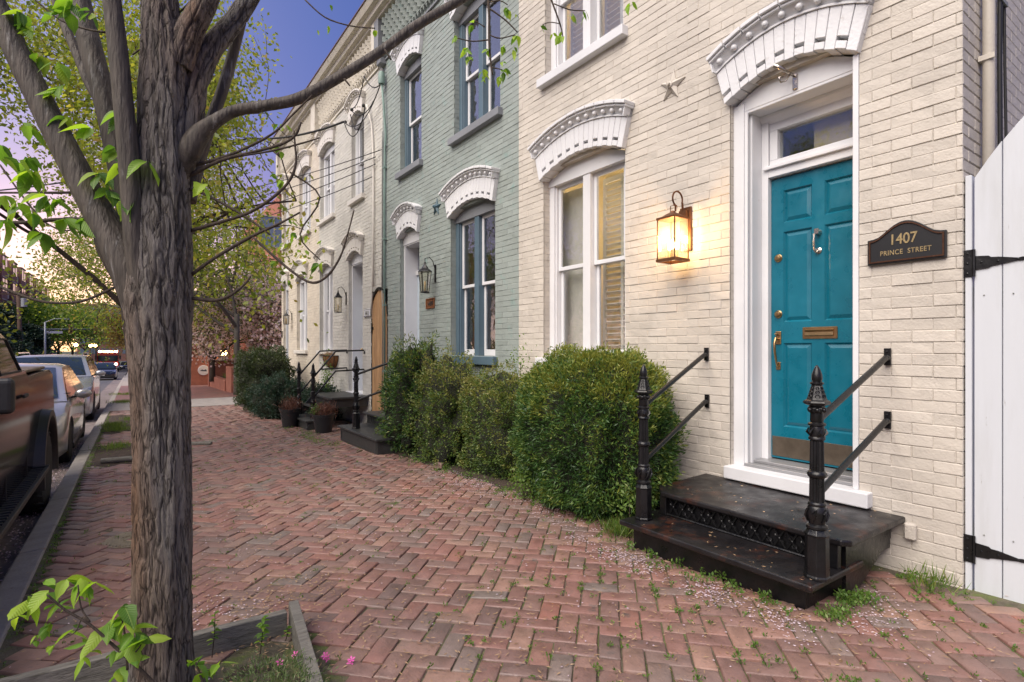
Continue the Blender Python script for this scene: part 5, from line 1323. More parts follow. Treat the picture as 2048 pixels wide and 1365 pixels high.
twigs = [
 [(385, 332, 4), (430, 320, 3.5), (480, 302, 3), (545, 268, 2.5), (590, 225, 2), (625, 190, 1.3)],
 [(378, 352, 5), (440, 322, 4), (500, 306, 3.5), (560, 290, 3), (590, 272, 2.5), (602, 245, 2)],
 [(480, 312, 2.5), (540, 303, 2.2), (600, 288, 2), (640, 276, 1.2)],
 [(380, 462, 4.5), (440, 445, 4), (500, 425, 3.6), (550, 392, 3.2), (580, 360, 3), (592, 325, 2.6), (590, 290, 2.2), (588, 262, 1.5)],
 [(383, 550, 4.5), (430, 516, 4), (500, 475, 3.6), (560, 447, 2.8), (600, 425, 1.6)],
 [(385, 597, 4.5), (430, 601, 4), (462, 590, 3.4), (490, 568, 2.8), (502, 552, 1.8)],
 [(350, 372, 4), (400, 385, 3.5), (450, 410, 3), (500, 440, 2.6), (540, 470, 2)],
 [(505, 474, 2.6), (550, 515, 3), (590, 548, 3), (625, 566, 3), (655, 552, 2.6), (680, 515, 2.2), (695, 470, 1.8), (708, 420, 1.4)],
 [(580, 345, 2), (640, 395, 1.8), (600, 470, 1.6), (640, 520, 1.2)],
 [(222, 480, 5), (170, 443, 5), (110, 440, 5), (40, 446, 5), (-40, 440, 5)],
 [(155, 385, 4), (120, 386, 3.5), (60, 386, 3), (-20, 386, 3)],
 [(250, 565, 3.4), (215, 582, 3.2), (160, 604, 3.4), (95, 605, 3.6), (40, 590, 3.8), (-20, 565, 4)],
 [(0, 330, 2.4), (30, 372, 2.4), (60, 412, 2.4), (90, 445, 2.4), (130, 462, 2), (165, 452, 1.5)],
 [(262, 530, 1.6), (225, 490, 1.6), (205, 440, 1.6), (200, 400, 1.4), (215, 378, 1.2)],
 [(258, 355, 3), (240, 370, 2.4), (225, 385, 2), (200, 352, 1.5)],
 [(290, 75, 3), (330, 50, 2.4), (370, 15, 2), (390, -10, 1.5)],
 [(210, 65, 3), (170, 58, 2.6), (120, 40, 2.4), (70, 0, 2), (30, -30, 1.5)],
 [(100, 160, 2), (60, 120, 1.6), (20, 60, 1.4), (0, 20, 1.2)],
 [(265, 110, 2.2), (300, 85, 2), (330, 60, 1.6)],
 [(610, 0, 1.5), (650, 35, 1.5), (700, 52, 1.5), (750, 57, 1.2)],
 [(770, 100, 2), (782, 120, 1.6)], [(688, 158, 2), (700, 172, 1.6)],
 [(975, -20, 2.6, 2.4), (978, 30, 2.4, 2.4), (978, 80, 2.2, 2.4), (981, 120, 2, 2.4), (985, 150, 1.4, 2.4)],
 [(975, 15, 1.6, 2.4), (1010, 40, 1.6, 2.4), (1035, 65, 1.2, 2.4)], [(978, 70, 1.3, 2.4), (1000, 77, 1.3, 2.4), (1030, 70, 1.0, 2.4)],
 [(978, 80, 1.4, 2.4), (945, 83, 1.3, 2.4), (912, 76, 1, 2.4)], [(970, 55, 1.2, 2.4), (950, 42, 1, 2.4)], [(983, 135, 1.2, 2.4), (1005, 140, 1, 2.4)], [(978, 5, 1.2, 2.4), (1000, 2, 1.2, 2.4), (1015, 10, 1, 2.4)],
 [(1095, -20, 2, 2.4), (1110, 20, 1.8, 2.4), (1122, 55, 1.5, 2.4), (1126, 75, 1, 2.4)], [(1108, 8, 1.2, 2.4), (1140, 20, 1.2, 2.4), (1170, 22, 1, 2.4)], [(1120, 48, 1, 2.4), (1100, 45, .9, 2.4), (1085, 50, .8, 2.4)],
]
tw = MB()
for i, p_ in enumerate(twigs):
    O, OR = path(p_, 2.12 if i != 8 else 2.2, sub=4, rough=.1, seed=i)
    part('twig', MB().tube(O, OR, 7), M['barkd'], ft, smooth=True)
# large leaves
LEAFC = [(.07,.16,.025),(.12,.25,.03),(.19,.36,.035),(.27,.44,.04),(.36,.50,.06),(.15,.32,.06)]
M['leaf'] = leafmat('fresh_green_leaf', LEAFC, .5, .42, tint='rand')
def leaf_mesh(L_, W_, droop, fold, n=6):
    mb = MB(); vs = []; fs = []
    for i in range(n+1):
        t = i/n; w = W_*.5*math.sin(math.pi*min(1, t*1.0)**.8)*(1-.25*t); x = L_*t; z = -droop*L_*t*t
        if i == n: w = 0
        se = (.0 if i % 2 else .06*W_)
        vs += [(x, -w-se*(w > 0), z-fold*w), (x, -w*.5, z-fold*w*.35), (x, 0, z), (x, w*.5, z-fold*w*.35), (x, w+se*(w > 0), z-fold*w)]
    for i in range(n):
        for j in range(4): a = i*5+j; fs.append((a, a+1, a+6, a+5))
    mb.add(vs, fs); return mb.mesh('leaf', M['leaf'], smooth=True, fixn=False)
leaves = [leaf_mesh(1, random.uniform(.45, .64), random.uniform(.0, .75), random.uniform(-.7, .5)) for _ in range(10)]
rl = random.Random(12)
def cluster(px, py, size, d, n, parent, hang=.75, spread=.9):
    c = at(px, py, d)
    for k in range(n):
        an = rl.uniform(0, 6.28); dirv = Vector((math.cos(an)*spread, math.sin(an)*spread, -hang+rl.uniform(-.4, .5))).normalized()
        s = size/FPX*d*rl.uniform(.75, 1.25)
        up = Vector((rl.uniform(-.5, .5), rl.uniform(-.5, .5), 1)); y = up.cross(dirv).normalized(); z = dirv.cross(y)
        mt = Matrix((dirv, y, z)).transposed()
        o = inst('leaf', leaves[rl.randrange(10)], parent, c+Vector((rl.uniform(-1, 1), rl.uniform(-1, 1), rl.uniform(-1, 1)))*.008, rot=mt.to_euler(), scale=(s, s, s))
CL = [(245,225,44,3),(183,258,48,2),(246,322,44,4),(298,322,42,3),(195,350,40,3),(248,398,42,3),(266,402,40,3),(50,318,44,3),(66,345,46,4),(8,318,50,2),(95,395,44,4),(70,425,40,3),(118,400,40,4),(128,440,44,3),(165,438,40,3),(38,345,38,2),(404,372,34,2),(112,128,38,3),(118,175,40,3),(56,55,36,3),(78,108,34,2),(35,88,34,3),(40,25,36,4),(150,8,36,3),(84,468,38,3),(5,440,44,3),(100,20,36,3),(20,55,34,3),(10,395,36,2),(180,25,30,3),(60,250,30,2),(130,232,30,2),
 (215,380,34,3),(230,300,30,2),(35,410,36,3),(0,290,40,2),(140,20,30,2)]
for (x, y, s, n) in CL: cluster(x, y, s*1.02, 2.0, n+1, ft)
for (x, y, s, n) in [(945,48,18,3),(912,75,15,3),(934,98,22,4),(938,115,18,4),(976,97,15,3),(1012,15,17,3),(1036,70,22,3),(1028,97,17,2),(1006,92,14,3),(965,142,20,3),(966,155,15,2),(1004,142,20,4),(1002,155,15,3),(1006,125,14,2),(1033,27,9,2),
   (1083,52,15,2),(1123,75,20,3),(1122,65,14,2),(1141,30,19,3),(1170,24,24,3),(1105,62,12,2),(1262,8,20,3),(638,62,10,1),(752,60,14,2),(662,8,12,1),(660,48,12,1),(560,300,14,2)]: cluster(x, y, s, 2.4, n, ft)
for (x, y, s, n) in [(640,530,24,3),(600,505,16,3),(612,470,16,2),(560,360,20,3),(545,350,14,2),(575,250,12,2),(590,470,18,3),(570,490,16,3),(500,475,14,2),(520,455,14,2),(480,555,14,2),(610,500,14,3),(560,250,14,3),(580,440,15,2),(545,525,14,3),(580,560,10,2),(615,555,10,2),(645,480,12,2)]: cluster(x, y, s, 2.15, n, ft)

# shrub with big leaves bottom left, in the tree pit
fs_ = thing('sapling', 'leafy sapling with large pointed bright green leaves in the bottom left corner', 'sapling', (-.05, 1.9, gz(2)))
for i, p_ in enumerate([[(330,1400,5,1.72),(300,1360,4.5,1.72),(270,1330,4,1.7),(225,1290,3.6,1.68),(180,1250,3.2,1.66),(130,1220,3,1.64),(95,1190,2.4,1.62)],
   [(255,1340,3,1.7),(252,1290,2.6,1.7),(245,1240,2.2,1.7),(243,1225,1.6,1.7)],[(180,1245,2.4,1.66),(162,1215,2,1.66),(156,1170,1.6,1.66)],[(180,1250,2.2,1.66),(165,1235,2,1.66),(150,1265,1.6,1.66),(120,1280,1.4,1.66)],
   [(420,1400,3,1.85),(400,1350,2.4,1.85),(392,1325,1.8,1.85)],[(256,1320,2,1.7),(275,1300,1.8,1.7),(282,1290,1.4,1.7)]]):
    O, OR = path(p_, 1.7, sub=4, seed=i); part('stem', MB().tube(O, OR, 8), M['barkd'], fs_, smooth=True)
for (x, y, s, n) in [(55,1195,52,4),(95,1185,44,3),(90,1165,34,3),(130,1158,46,4),(156,1160,42,4),(160,1172,36,3),(145,1200,36,3),(190,1165,40,3),(110,1210,36,3),(40,1230,36,2),(215,1245,54,4),(185,1285,46,4),(145,1260,38,3),(245,1215,46,4),(262,1230,46,4),(268,1262,42,4),(300,1275,44,3),(258,1290,48,3),(232,1300,40,3),(270,1320,34,3),(285,1285,30,2),(235,1340,40,3),(170,1310,36,3),
   (392,1325,40,5),(410,1340,36,4),(440,1330,30,3),(100,1250,22,4),(75,1275,22,4),(110,1290,20,4),(90,1262,20,3)]: cluster(x, y, s*.95, 1.7 if x < 350 else 1.85, n, fs_, hang=.45, spread=1.0)

# ------------------------------------------------------------------ trees further off
def grow(mb, p, d, L_, r, depth, tips, rr, gn=.15, spread=.65, segs=3, sides=6, xmax=99):
    pts = [p]
    if p.x > xmax-.2: d = (d+Vector((-.9, 0, .1))).normalized()
    rs = [r]; dd = d.copy()
    for s in range(segs):
        dd = (dd+Vector((rr.gauss(0, .12), rr.gauss(0, .12), rr.gauss(0, .08)+gn*.2))).normalized(); pts.append(pts[-1]+dd*L_/segs); rs.append(r*(1-.35*(s+1)/segs))
    mb.tube(pts, rs, sides if r > .02 else 4, cap=False)
    if depth <= 2: tips += [(q, dd) for q in pts[1:]]
    if depth == 0: return
    k = rr.choice((2, 3, 3)) if depth > 1 else 3
    for i in range(k):
        a = rr.uniform(0, 6.28); o = dd.orthogonal().normalized(); o = Matrix.Rotation(a, 3, dd) @ o
        nd = (dd*(1-spread*.4)+o*spread*rr.uniform(.6, 1.2)+Vector((0, 0, gn))).normalized()
        grow(mb, pts[-1 if i == 0 else rr.choice((-1, -2))], nd, L_*rr.uniform(.68, .88), r*rr.uniform(.5, .66), depth-1, tips, rr, gn, spread, segs, sides, xmax)
def tree(label, base, trunk_h, L0, r0, depth, nleaf, leafL, leafW, m, mb_, seed, lean=(0, 0, 1), gn=.12, spread=.7, sig=.30, name='street_tree', cat='tree', group=None, bright=.5, nb=4, flower=None, xmax=99):
    rr = random.Random(seed); t = thing(name, label, cat, base, group); tips = []
    b = Vector(base); mb = MB(); tp = b+Vector(lean).normalized()*trunk_h
    mb.tube([b-Vector((0, 0, .2)), b+Vector((0, 0, .15)), b.lerp(tp, .5), tp], [r0*1.25, r0*1.05, r0*.95, r0*.85], 12)
    part('trunk', mb, mb_, t, smooth=True)
    bb = MB()
    for i in range(nb):
        a = 6.28*i/nb+rr.uniform(-.4, .4); d = Vector((math.cos(a)*spread, math.sin(a)*spread, .9)).normalized()
        grow(bb, tp-Vector((0, 0, rr.uniform(0, .25*trunk_h))), d, L0, r0*.62, depth, tips, rr, gn, spread, xmax=xmax)
    part('branches', bb, mb_, t, smooth=True, kind='stuff')
    T = np.array([q[0][:] for q in tips]); idx = np.random.randint(0, len(T), nleaf)
    sub = np.random.randint(0, len(T)*3, nleaf); offs = np.random.normal(size=(len(T)*3, 3))*sig
    P = T[idx]+offs[(idx*3+sub % 3)]+np.random.normal(size=(nleaf, 3))*sig*.33
    P = P[P[:, 0] < xmax+np.random.rand(len(P))*.5]; nleaf = len(P)
    D = np.random.normal(size=(nleaf, 3))+np.array([0, 0, -.35])
    if flower:
        k = np.random.rand(nleaf) < flower[1]
        cloud('blossom', P[k], D[k], leafL*1.1, leafW*1.5, flower[0], t, np.clip(np.random.normal(.5, .25, k.sum()), 0, 1))
        P, D = P[~k], D[~k]
    cloud('crown', P, D, leafL, leafW, m, t, np.clip(np.random.normal(bright, .22, len(P)), 0, 1))
    return t
SPR = [(.09,.13,.02),(.16,.21,.03),(.24,.28,.04),(.33,.33,.06),(.38,.28,.08)]
M['spring'] = leafmat('young_yellow_green_leaves', SPR, .5)
M['green'+'leaf'] = leafmat('mid_green_leaves', [(.03,.07,.015),(.06,.13,.025),(.10,.19,.035),(.16,.24,.05)], .45)
M['pear'] = leafmat('bright_green_leaves', [(.07,.13,.02),(.12,.21,.03),(.17,.27,.04),(.22,.30,.06)], .5)
M['amber'] = leafmat('amber_spring_leaves', [(.12,.09,.03),(.20,.14,.04),(.26,.17,.05),(.20,.19,.05)], .5)
M['cherryleaf'] = leafmat('dark_cherry_leaves', [(.07,.07,.04),(.11,.14,.05),(.18,.10,.09),(.14,.19,.07)], .3)
M['blossom'] = leafmat('pink_cherry_blossom', [(.60,.40,.47),(.75,.58,.64),(.85,.74,.80),(.66,.44,.52)], .35)
tree('mid sized tree at the kerb just beyond the big trunk with thin yellow green leaves', (.13, 9.3, gz(9.3)), 2.3, 1.6, .070, 5, 66000, .060, .038, M['spring'], M['barkd'], 4, lean=(-.10, .05, 1), sig=.28, spread=.78, xmax=1.25)
tree('taller tree over the alley mouth with thin yellow green spring leaves', (3.2, 22.5, gz(20)), 3.0, 2.0, .11, 5, 17000, .10, .060, M['spring'], M['smoothbark'], 9, xmax=3.4, sig=.42, spread=.72, gn=.10)
tree('broad tree behind the alley with mid green leaves', (.9, 27, gz(27)), 2.6, 1.9, .14, 5, 15000, .12, .075, M['pear'], M['smoothbark'], 15, sig=.45, spread=.8, gn=.08)
c1 = at(425, 745, 26); c2 = at(545, 745, 24.5)
tree('small pink flowering cherry in front of the brick planter', (c1.x, c1.y, gz(c1.y)+.5), 1.0, 1.25, .12, 4, 15000, .10, .07, M['cherryleaf'], M['barkd'], 21, sig=.28, spread=.95, gn=.03, name='cherry_tree', flower=(M['blossom'], .55), group=None)
tree('larger pink flowering cherry beside the end of the ivory house', (c2.x+.4, c2.y+1.0, gz(c2.y)+.4), 1.2, 1.75, .17, 4, 26000, .11, .075, M['cherryleaf'], M['barkd'], 33, sig=.36, spread=.9, gn=.05, name='cherry_tree', flower=(M['blossom'], .55))
k = 0
for (px, d, h, m, s) in ((112, 78, 1.0, 'pear', 41), (140, 92, 1.1, 'pear', 42), (165, 105, 1.15, 'pear', 43), (188, 120, 1.2, 'pear', 44), (207, 140, 1.2, 'pear', 45)):
    q = at(px, 700, d); z = roadz(0, q.y)+.1
    tree(['nearest bright green street tree of the row left of the road', 'second bright green street tree of the row left of the road', 'third bright green street tree of the row left of the road', 'fourth bright green street tree of the row left of the road', 'farthest bright green street tree of the row left of the road'][k], (q.x-1.5, q.y, z), 3.2*h, 2.5*h, .22, 3, 7000, .38, .26, M[m], M['barkd'], s, sig=.9, spread=.62, gn=.22, group='street trees lining the left side of the road'); k += 1
for (px, d, s, lb) in ((243, 62, 51, 'amber leaved street tree right of the road beyond the crossing'), (252, 90, 52, 'farther amber leaved street tree right of the road')):
    q = at(px, 700, d); tree(lb, (q.x+1.5, q.y, roadz(0, q.y)+.15), 2.6, 2.0, .18, 3, 6000, .26, .18, M['amber'], M['barkd'], s, sig=.8, spread=.7, gn=.15)
# dark evergreens on the left
M['conif'] = leafmat('dark_evergreen', [(.010,.028,.016),(.018,.045,.022),(.030,.065,.030),(.05,.09,.04)], .15)
for (px, d, h, w, lb) in ((20, 40, 6.2, 3.0, 'dark layered evergreen tree above the black pickup cab'), (85, 52, 5.4, 3.2, 'dark layered evergreen tree behind the traffic signal pole'), (-40, 33, 7.0, 3.4, 'dark layered evergreen tree at the left edge of the view')):
    q = at(px, 700, d); g = roadz(0, q.y)+.1; base = Vector((q.x-1.0, q.y, g)); t = thing('evergreen_tree', lb, 'tree', base)
    part('trunk', MB().tube([base, base+Vector((0, 0, h))], [.22, .03], 10), M['barkd'], t, smooth=True)
    Ps = []; Ds = []
    lv = 15
    for i in range(lv):
        zz = g+.6+(h-.8)*i/lv; rad = w*(1-.85*i/lv)
        for j in range(11):
            a = random.uniform(0, 6.28); m_ = 150
            f = np.random.rand(m_)**.6; x = np.cos(a)*rad*f; y = np.sin(a)*rad*f
            P = np.stack([base.x+x, base.y+y, zz-.18*rad*f**2+np.random.normal(size=m_)*.07], 1)+np.random.normal(size=(m_, 3))*.20*f[:, None]*np.array([1, 1, .3]); Ps.append(P)
            Ds.append(np.stack([np.full(m_, np.cos(a)), np.full(m_, np.sin(a)), np.full(m_, -.25)], 1)+np.random.normal(size=(m_, 3))*.6)
    P = np.concatenate(Ps); D = np.concatenate(Ds); cloud('crown', P, D, .22, .10, M['conif'], t, np.clip(np.random.normal(.45, .22, len(P)), 0, 1))
# trees across the street: seen in the window reflections
for (x, y, s, h, lb) in ((-11.5, 2.5, 61, 1.0, 'leafy tree on the opposite pavement mirrored in the window glass'), (-11.8, 9.5, 62, 1.1, 'second leafy tree on the opposite pavement mirrored in the window glass'), (-11.5, 17, 63, 1.0, 'third leafy tree on the opposite pavement farther down the street'), (-11.8, 25, 64, 1.0, 'fourth leafy tree on the opposite pavement near the evergreens')):
    tree(lb, (x, y, roadz(0, y)+.15), 2.4*h, 2.0*h, .16, 4, 9000, .16, .10, M['greenleaf'], M['barkd'], s, sig=.5, spread=.7)

# ------------------------------------------------------------------ small plants and litter
wd = thing('weeds', 'weeds', 'weeds', (0, 0, 0)); bpy.data.objects.remove(wd)
def plant_patch(name, label, cat, pts, n, L_, W_, m, up=.8, kind='stuff', sig=.03, hgt=.03, tb=.5):
    P = []; 
    for (x, y, s, k) in pts:
        a = np.random.normal(size=(k, 3))*np.array([s, s, 0])+np.array([x, y, 0]); a[:, 2] = [gh(q[0], q[1]) for q in a]; a[:, 2] += np.random.rand(k)*hgt; P.append(a)
    P = np.concatenate(P); D = np.random.normal(size=P.shape)*.7+np.array([0, 0, up])
    o = cloud(name, P, D, L_, W_, m, None, np.clip(np.random.normal(tb, .25, len(P)), 0, 1)); tag(o, label, cat, kind='stuff'); return o
rw = random.Random(77)
M['weed'] = leafmat('weed_leaves', [(.05,.11,.02),(.09,.18,.03),(.14,.24,.045),(.20,.27,.08)], .4)
M['grass'] = leafmat('grass_blades', [(.05,.11,.02),(.09,.17,.03),(.15,.22,.04),(.25,.25,.08)], .4)
M['petal'] = leafmat('fallen_pink_petals', [(.50,.38,.46),(.62,.50,.58),(.72,.62,.70),(.45,.33,.38)], .2)
M['litter'] = leafmat('dry_tan_litter', [(.20,.12,.065),(.34,.22,.12),(.45,.32,.19),(.28,.15,.09)], .1)
def jointpt(x, y):
    """nearest herringbone joint line"""
    lx = (x-.02)*ca+(y+.5)*sa; ly = -(x-.02)*sa+(y+.5)*ca
    if rw.random() < .5: lx = round(lx/U)*U+rw.gauss(0, .002)
    else: ly = round(ly/U)*U+rw.gauss(0, .002)
    return lx*ca-ly*sa+.02, lx*sa+ly*ca-.5
pts = []
for i in range(420):
    x = rw.uniform(1.2, 3.7); y = rw.uniform(.3, 2.6)
    if 2.7 < x < 3.2 and 1.3 < y: continue
    if rw.random() < .45 and x < 2.2: continue
    x, y = jointpt(x, y); pts.append((x, y, .009, rw.randint(5, 20)))
for i in range(800):
    y = rw.uniform(.8, 12); x = rw.uniform(-.45, 3.3); x, y = jointpt(x, y); pts.append((x, y, .010, rw.randint(3, 10)))
for i in range(70):
    y = rw.uniform(2.3, 4.4); x = 3.1-.42*(y-2.3)*0-rw.uniform(.0, .7)*rw.random(); x, y = jointpt(x, y); pts.append((x, y, .015, rw.randint(8, 30)))
for i in range(150):
    y = rw.uniform(1, 16); pts.append((-.47+abs(rw.gauss(0, .02)), y, .012, rw.randint(5, 18)))
plant_patch('joint_weeds', 'low green weeds sprouting from the joints of the brick sidewalk', 'weeds', pts, 0, .016, .008, M['weed'], hgt=.012)
pts = []
for i in range(26): pts.append((rw.uniform(2.66, 2.80), rw.uniform(1.35, 2.6), .016, 18))
for i in range(26): pts.append((rw.uniform(2.8, 3.2), rw.uniform(1.24, 1.34), .022, 22))
for i in range(9): pts.append((rw.uniform(3.4, 3.76), rw.uniform(1.0, 1.25), .022, 14))
for i in range(45): pts.append((rw.uniform(2.9, 3.15), rw.uniform(2.7, 6.5), .05, 25))
for i in range(26): pts.append((rw.uniform(2.3, 2.6), rw.uniform(8.2, 11.5), .05, 22))
plant_patch('edge_weeds', 'leafy weeds growing along the foot of the stoop and the bushes', 'weeds', pts, 0, .022, .013, M['weed'], hgt=.05)
# grass clump beside the stoop and along the kerb
pts = [(2.93, 2.80, .05, 420), (-.25, 12.6, .10, 500), (-.3, 13.4, .1, 500), (-.25, 21, .2, 700), (-.2, 9.9, .1, 300), (3.60, 1.12, .06, 120), (.0, 14.5, .1, 300), (-.3, 26, .2, 500)]
plant_patch('grass_tufts', 'thin green grass tufts by the stoop and along the kerb', 'grass', pts, 0, .11, .006, M['grass'], up=1.6, hgt=.02)
def litter(name, label, pts, L_, W_, m):
    P = []
    for (x, y, s, k) in pts:
        a = np.random.normal(size=(k, 3))*np.array([s, s, 0])+np.array([x, y, 0]); P.append(a)
    P = np.concatenate(P); P[:, 2] = [gh(q[0], q[1])+.004+.004*random.random() for q in P]
    D = np.random.normal(size=P.shape)*np.array([1, 1, .12]); n = len(P)
    # flat lying: build quads in the ground plane
    o = cloud(name, P, D, L_, W_, m, None, np.random.rand(n)); me = o.data
    co = np.empty(n*12); me.vertices.foreach_get('co', co); co = co.reshape(n, 4, 3); z0 = co[:, 0, 2].copy(); co[:, :, 2] = z0[:, None]+(co[:, :, 2]-z0[:, None])*.25+.002; 
    me.vertices.foreach_set('co', co.reshape(-1)); me.update(); tag(o, label, 'litter', kind='stuff'); return o
pts = [(rw.uniform(-.3, 3.6), rw.uniform(.6, 9), .25, 12) for _ in range(120)]
pts += [(2.62+rw.gauss(0, .04), rw.uniform(1.3, 2.9), .06, 30) for _ in range(34)]+[(rw.uniform(2.8, 3.3), 1.2+rw.gauss(0, .05), .06, 22) for _ in range(10)]
pts += [(2.95+rw.gauss(0, .12), rw.uniform(2.9, 6.0), .10, 38) for _ in range(46)]+[(-.7-rw.random()*.25, rw.uniform(2, 9), .06, 0) for _ in range(3)]
pts += [(rw.uniform(.0, .6), rw.uniform(2.7, 3.3), .08, 16) for _ in range(14)]
litter('fallen_petals', 'pale pink fallen blossom petals strewn on the bricks and along the bushes', pts, .014, .011, M['petal'])
pts = [(rw.uniform(-.3, 3.6), rw.uniform(.6, 6), .22, 16) for _ in range(330)]+[(rw.uniform(.0, 1.0), rw.uniform(2.3, 3.4), .12, 40) for _ in range(26)]+[(2.72+rw.uniform(-.1, .1), rw.uniform(1.2, 2.7), .1, 25) for _ in range(16)]
litter('dry_litter', 'tan dry bud scales and leaf scraps scattered over the bricks', pts, .028, .008, M['litter'])
# petals in the gutter
P = np.stack([np.random.uniform(-1.15, -.67, 2600), np.random.uniform(3, 13, 2600), np.zeros(2600)], 1); P[:, 2] = [roadz(0, q[1])+.010 for q in P]
o = cloud('gutter_petals', P, np.random.normal(size=P.shape)*np.array([1, 1, .1]), .02, .016, M['petal'], None, np.random.rand(len(P))); tag(o, 'drift of pale pink petals in the gutter beside the kerb', 'litter', kind='stuff')
# scraps lying on the stoop treads
P = np.concatenate([np.stack([np.random.uniform(3.06, 3.74, 60), np.random.uniform(1.33, 2.55, 60), np.full(60, .329)], 1), np.stack([np.random.uniform(2.74, 3.05, 36), np.random.uniform(1.36, 2.55, 36), np.full(36, .163)], 1)])
o = cloud('stoop_litter', P, np.random.normal(size=P.shape)*np.array([1, 1, .05]), .022, .005, M['litter'], None, np.random.rand(len(P))); tag(o, 'tan dry scraps lying on the black stoop treads', 'litter', kind='stuff')
# phlox mound with pink flowers, small plants in the pit
P, Nn, am = blob_pts(5200, (.43, 2.10, .0), (.20, .30, .13), .3, zmin=-.02, freq=4)
ph = thing('phlox', 'low mound of fine leaved phlox with a few magenta flowers in the tree pit', 'flowers', (.43, 2.12, -.02))
cloud('foliage', P, Nn+np.random.normal(size=P.shape)*.6, .022, .004, leafmat('phlox_leaves', [(.035,.07,.02),(.07,.12,.03),(.12,.18,.06),(.2,.24,.12)], .3), ph, np.random.rand(len(P)))
fm = MB()
for k in range(5):
    a = R(72*k); fm.add([(0, 0, 0), (.009*math.cos(a-.4), .009*math.sin(a-.4), .002), (.014*math.cos(a), .014*math.sin(a), .003), (.009*math.cos(a+.4), .009*math.sin(a+.4), .002)], [(0, 1, 2, 3)])
fme = fm.mesh('flower', mat('magenta_petals', (.62, .09, .36), .5, var=.1, bump=0))
for (px, py) in ((615, 1303), (655, 1317), (611, 1302), (703, 1320), (700, 1326), (620, 1306), (533, 1348), (650, 1312), (590, 1310), (560, 1325)):
    q = at(px, py, 2.30); inst('flower', fme, ph, q, rot=(rl.uniform(.2, .8), rl.uniform(-1, .0), 0), scale=(1.3, 1.3, 1.3))
def tinyplant(label, px, py, d, hpx, n):
    g = at(px, py, d); t = thing('seedling', label, 'seedling', g); top = at(px+6, py-hpx, d)
    part('stem', MB().tube([g, g.lerp(top, .5)+Vector((.004, 0, 0)), top], [.0025, .002, .001], 6), M['barkd'], t)
    for i in range(n):
        f = (i+1)/n; c = g.lerp(top, .3+.7*f); a = rl.uniform(0, 6.28); dv = Vector((math.cos(a), math.sin(a), rl.uniform(-.1, .5))).normalized(); y = Vector((0, 0, 1)).cross(dv).normalized(); z = dv.cross(y)
        s = rl.uniform(.022, .036); inst('leaf', leaves[i % 10], t, c, rot=Matrix((dv, y, z)).transposed().to_euler(), scale=(s, s, s))
tinyplant('thin seedling with yellow green leaves right of the big trunk', 424, 1315, 2.34, 90, 15)
tinyplant('bushy seedling against the long timber in the tree pit', 520, 1310, 2.40, 75, 26)
tinyplant('smaller seedling at the timber corner', 570, 1285, 2.5, 30, 8)
# plants in the buckets
for t, c, hue in ((pot1[0], (2.80, 9.85, pot1[1]), 0), (pot2[0], (2.50, 11.05, pot2[1]), 1)):
    P = np.random.normal(size=(900, 3))*np.array([.09, .09, .06])+np.array([c[0]+.02, c[1], c[2]+.08])
    cloud('dry_stems', P, np.random.normal(size=P.shape)*.6+np.array([0, 0, 1]), .09, .006, leafmat('dry_red_stems', [(.12,.05,.03),(.20,.08,.05),(.10,.05,.04)], .1), t, np.random.rand(900))
    if hue == 0:
        P = np.random.normal(size=(160, 3))*np.array([.04, .05, .05])+np.array([c[0]-.12, c[1]+.08, c[2]+.09]); cloud('green_sprig', P, np.random.normal(size=P.shape)+np.array([0, 0, .5]), .05, .022, M['weed'], t, np.random.rand(160))
P = np.random.normal(size=(260, 3))*np.array([.06, .10, .26])+np.array([3.45, 11.9, .62])
vt = thing('tall_weed', 'thin tall green shoot rising against the white wall behind the stoop rails', 'plant', (3.45, 11.9, gz(12)))
part('stem', MB().tube([(3.45, 11.9, gz(12)), (3.46, 11.92, .5), (3.44, 11.9, 1.05)], [.008, .006, .003], 6), M['barkd'], vt)
cloud('leaves', P, np.random.normal(size=P.shape), .06, .03, M['weed'], vt, np.random.rand(260)*.6+.3)
P = np.random.normal(size=(500, 3))*np.array([.06, .12, .02])+np.array([XF-.1, 12.5, 1.18])
cloud('dry_stems', P, np.random.normal(size=P.shape)+np.array([0, 0, .8]), .05, .008, M['litter'], bk, np.random.rand(500))
# privet sprigs: light green leaves below the bushes and above the hedge line
for (x, y, z, n, lb) in ((2.92, 3.95, .12, 500, 'bright green leafy weed at the foot of the olive bush'), (2.95, 2.72, .24, 260, 'young green weed climbing beside the left newel of the teal door stoop'), (3.55, 4.9, 1.18, 120, 'single light green shoot above the olive bush')):
    t = thing('weed', lb, 'weed', (x, y, gz(y))); part('stem', MB().tube([(x, y, gz(y)), (x+.01, y, z)], [.006, .003], 5), M['barkd'], t)
    P = np.random.normal(size=(n, 3))*np.array([.06, .09, .11 if n < 400 else .08])+np.array([x, y, z]); cloud('leaves', P, np.random.normal(size=P.shape)+np.array([-.3, 0, .2]), .032, .018, M['weed'], t, np.clip(np.random.normal(.7, .2, n), 0, 1))
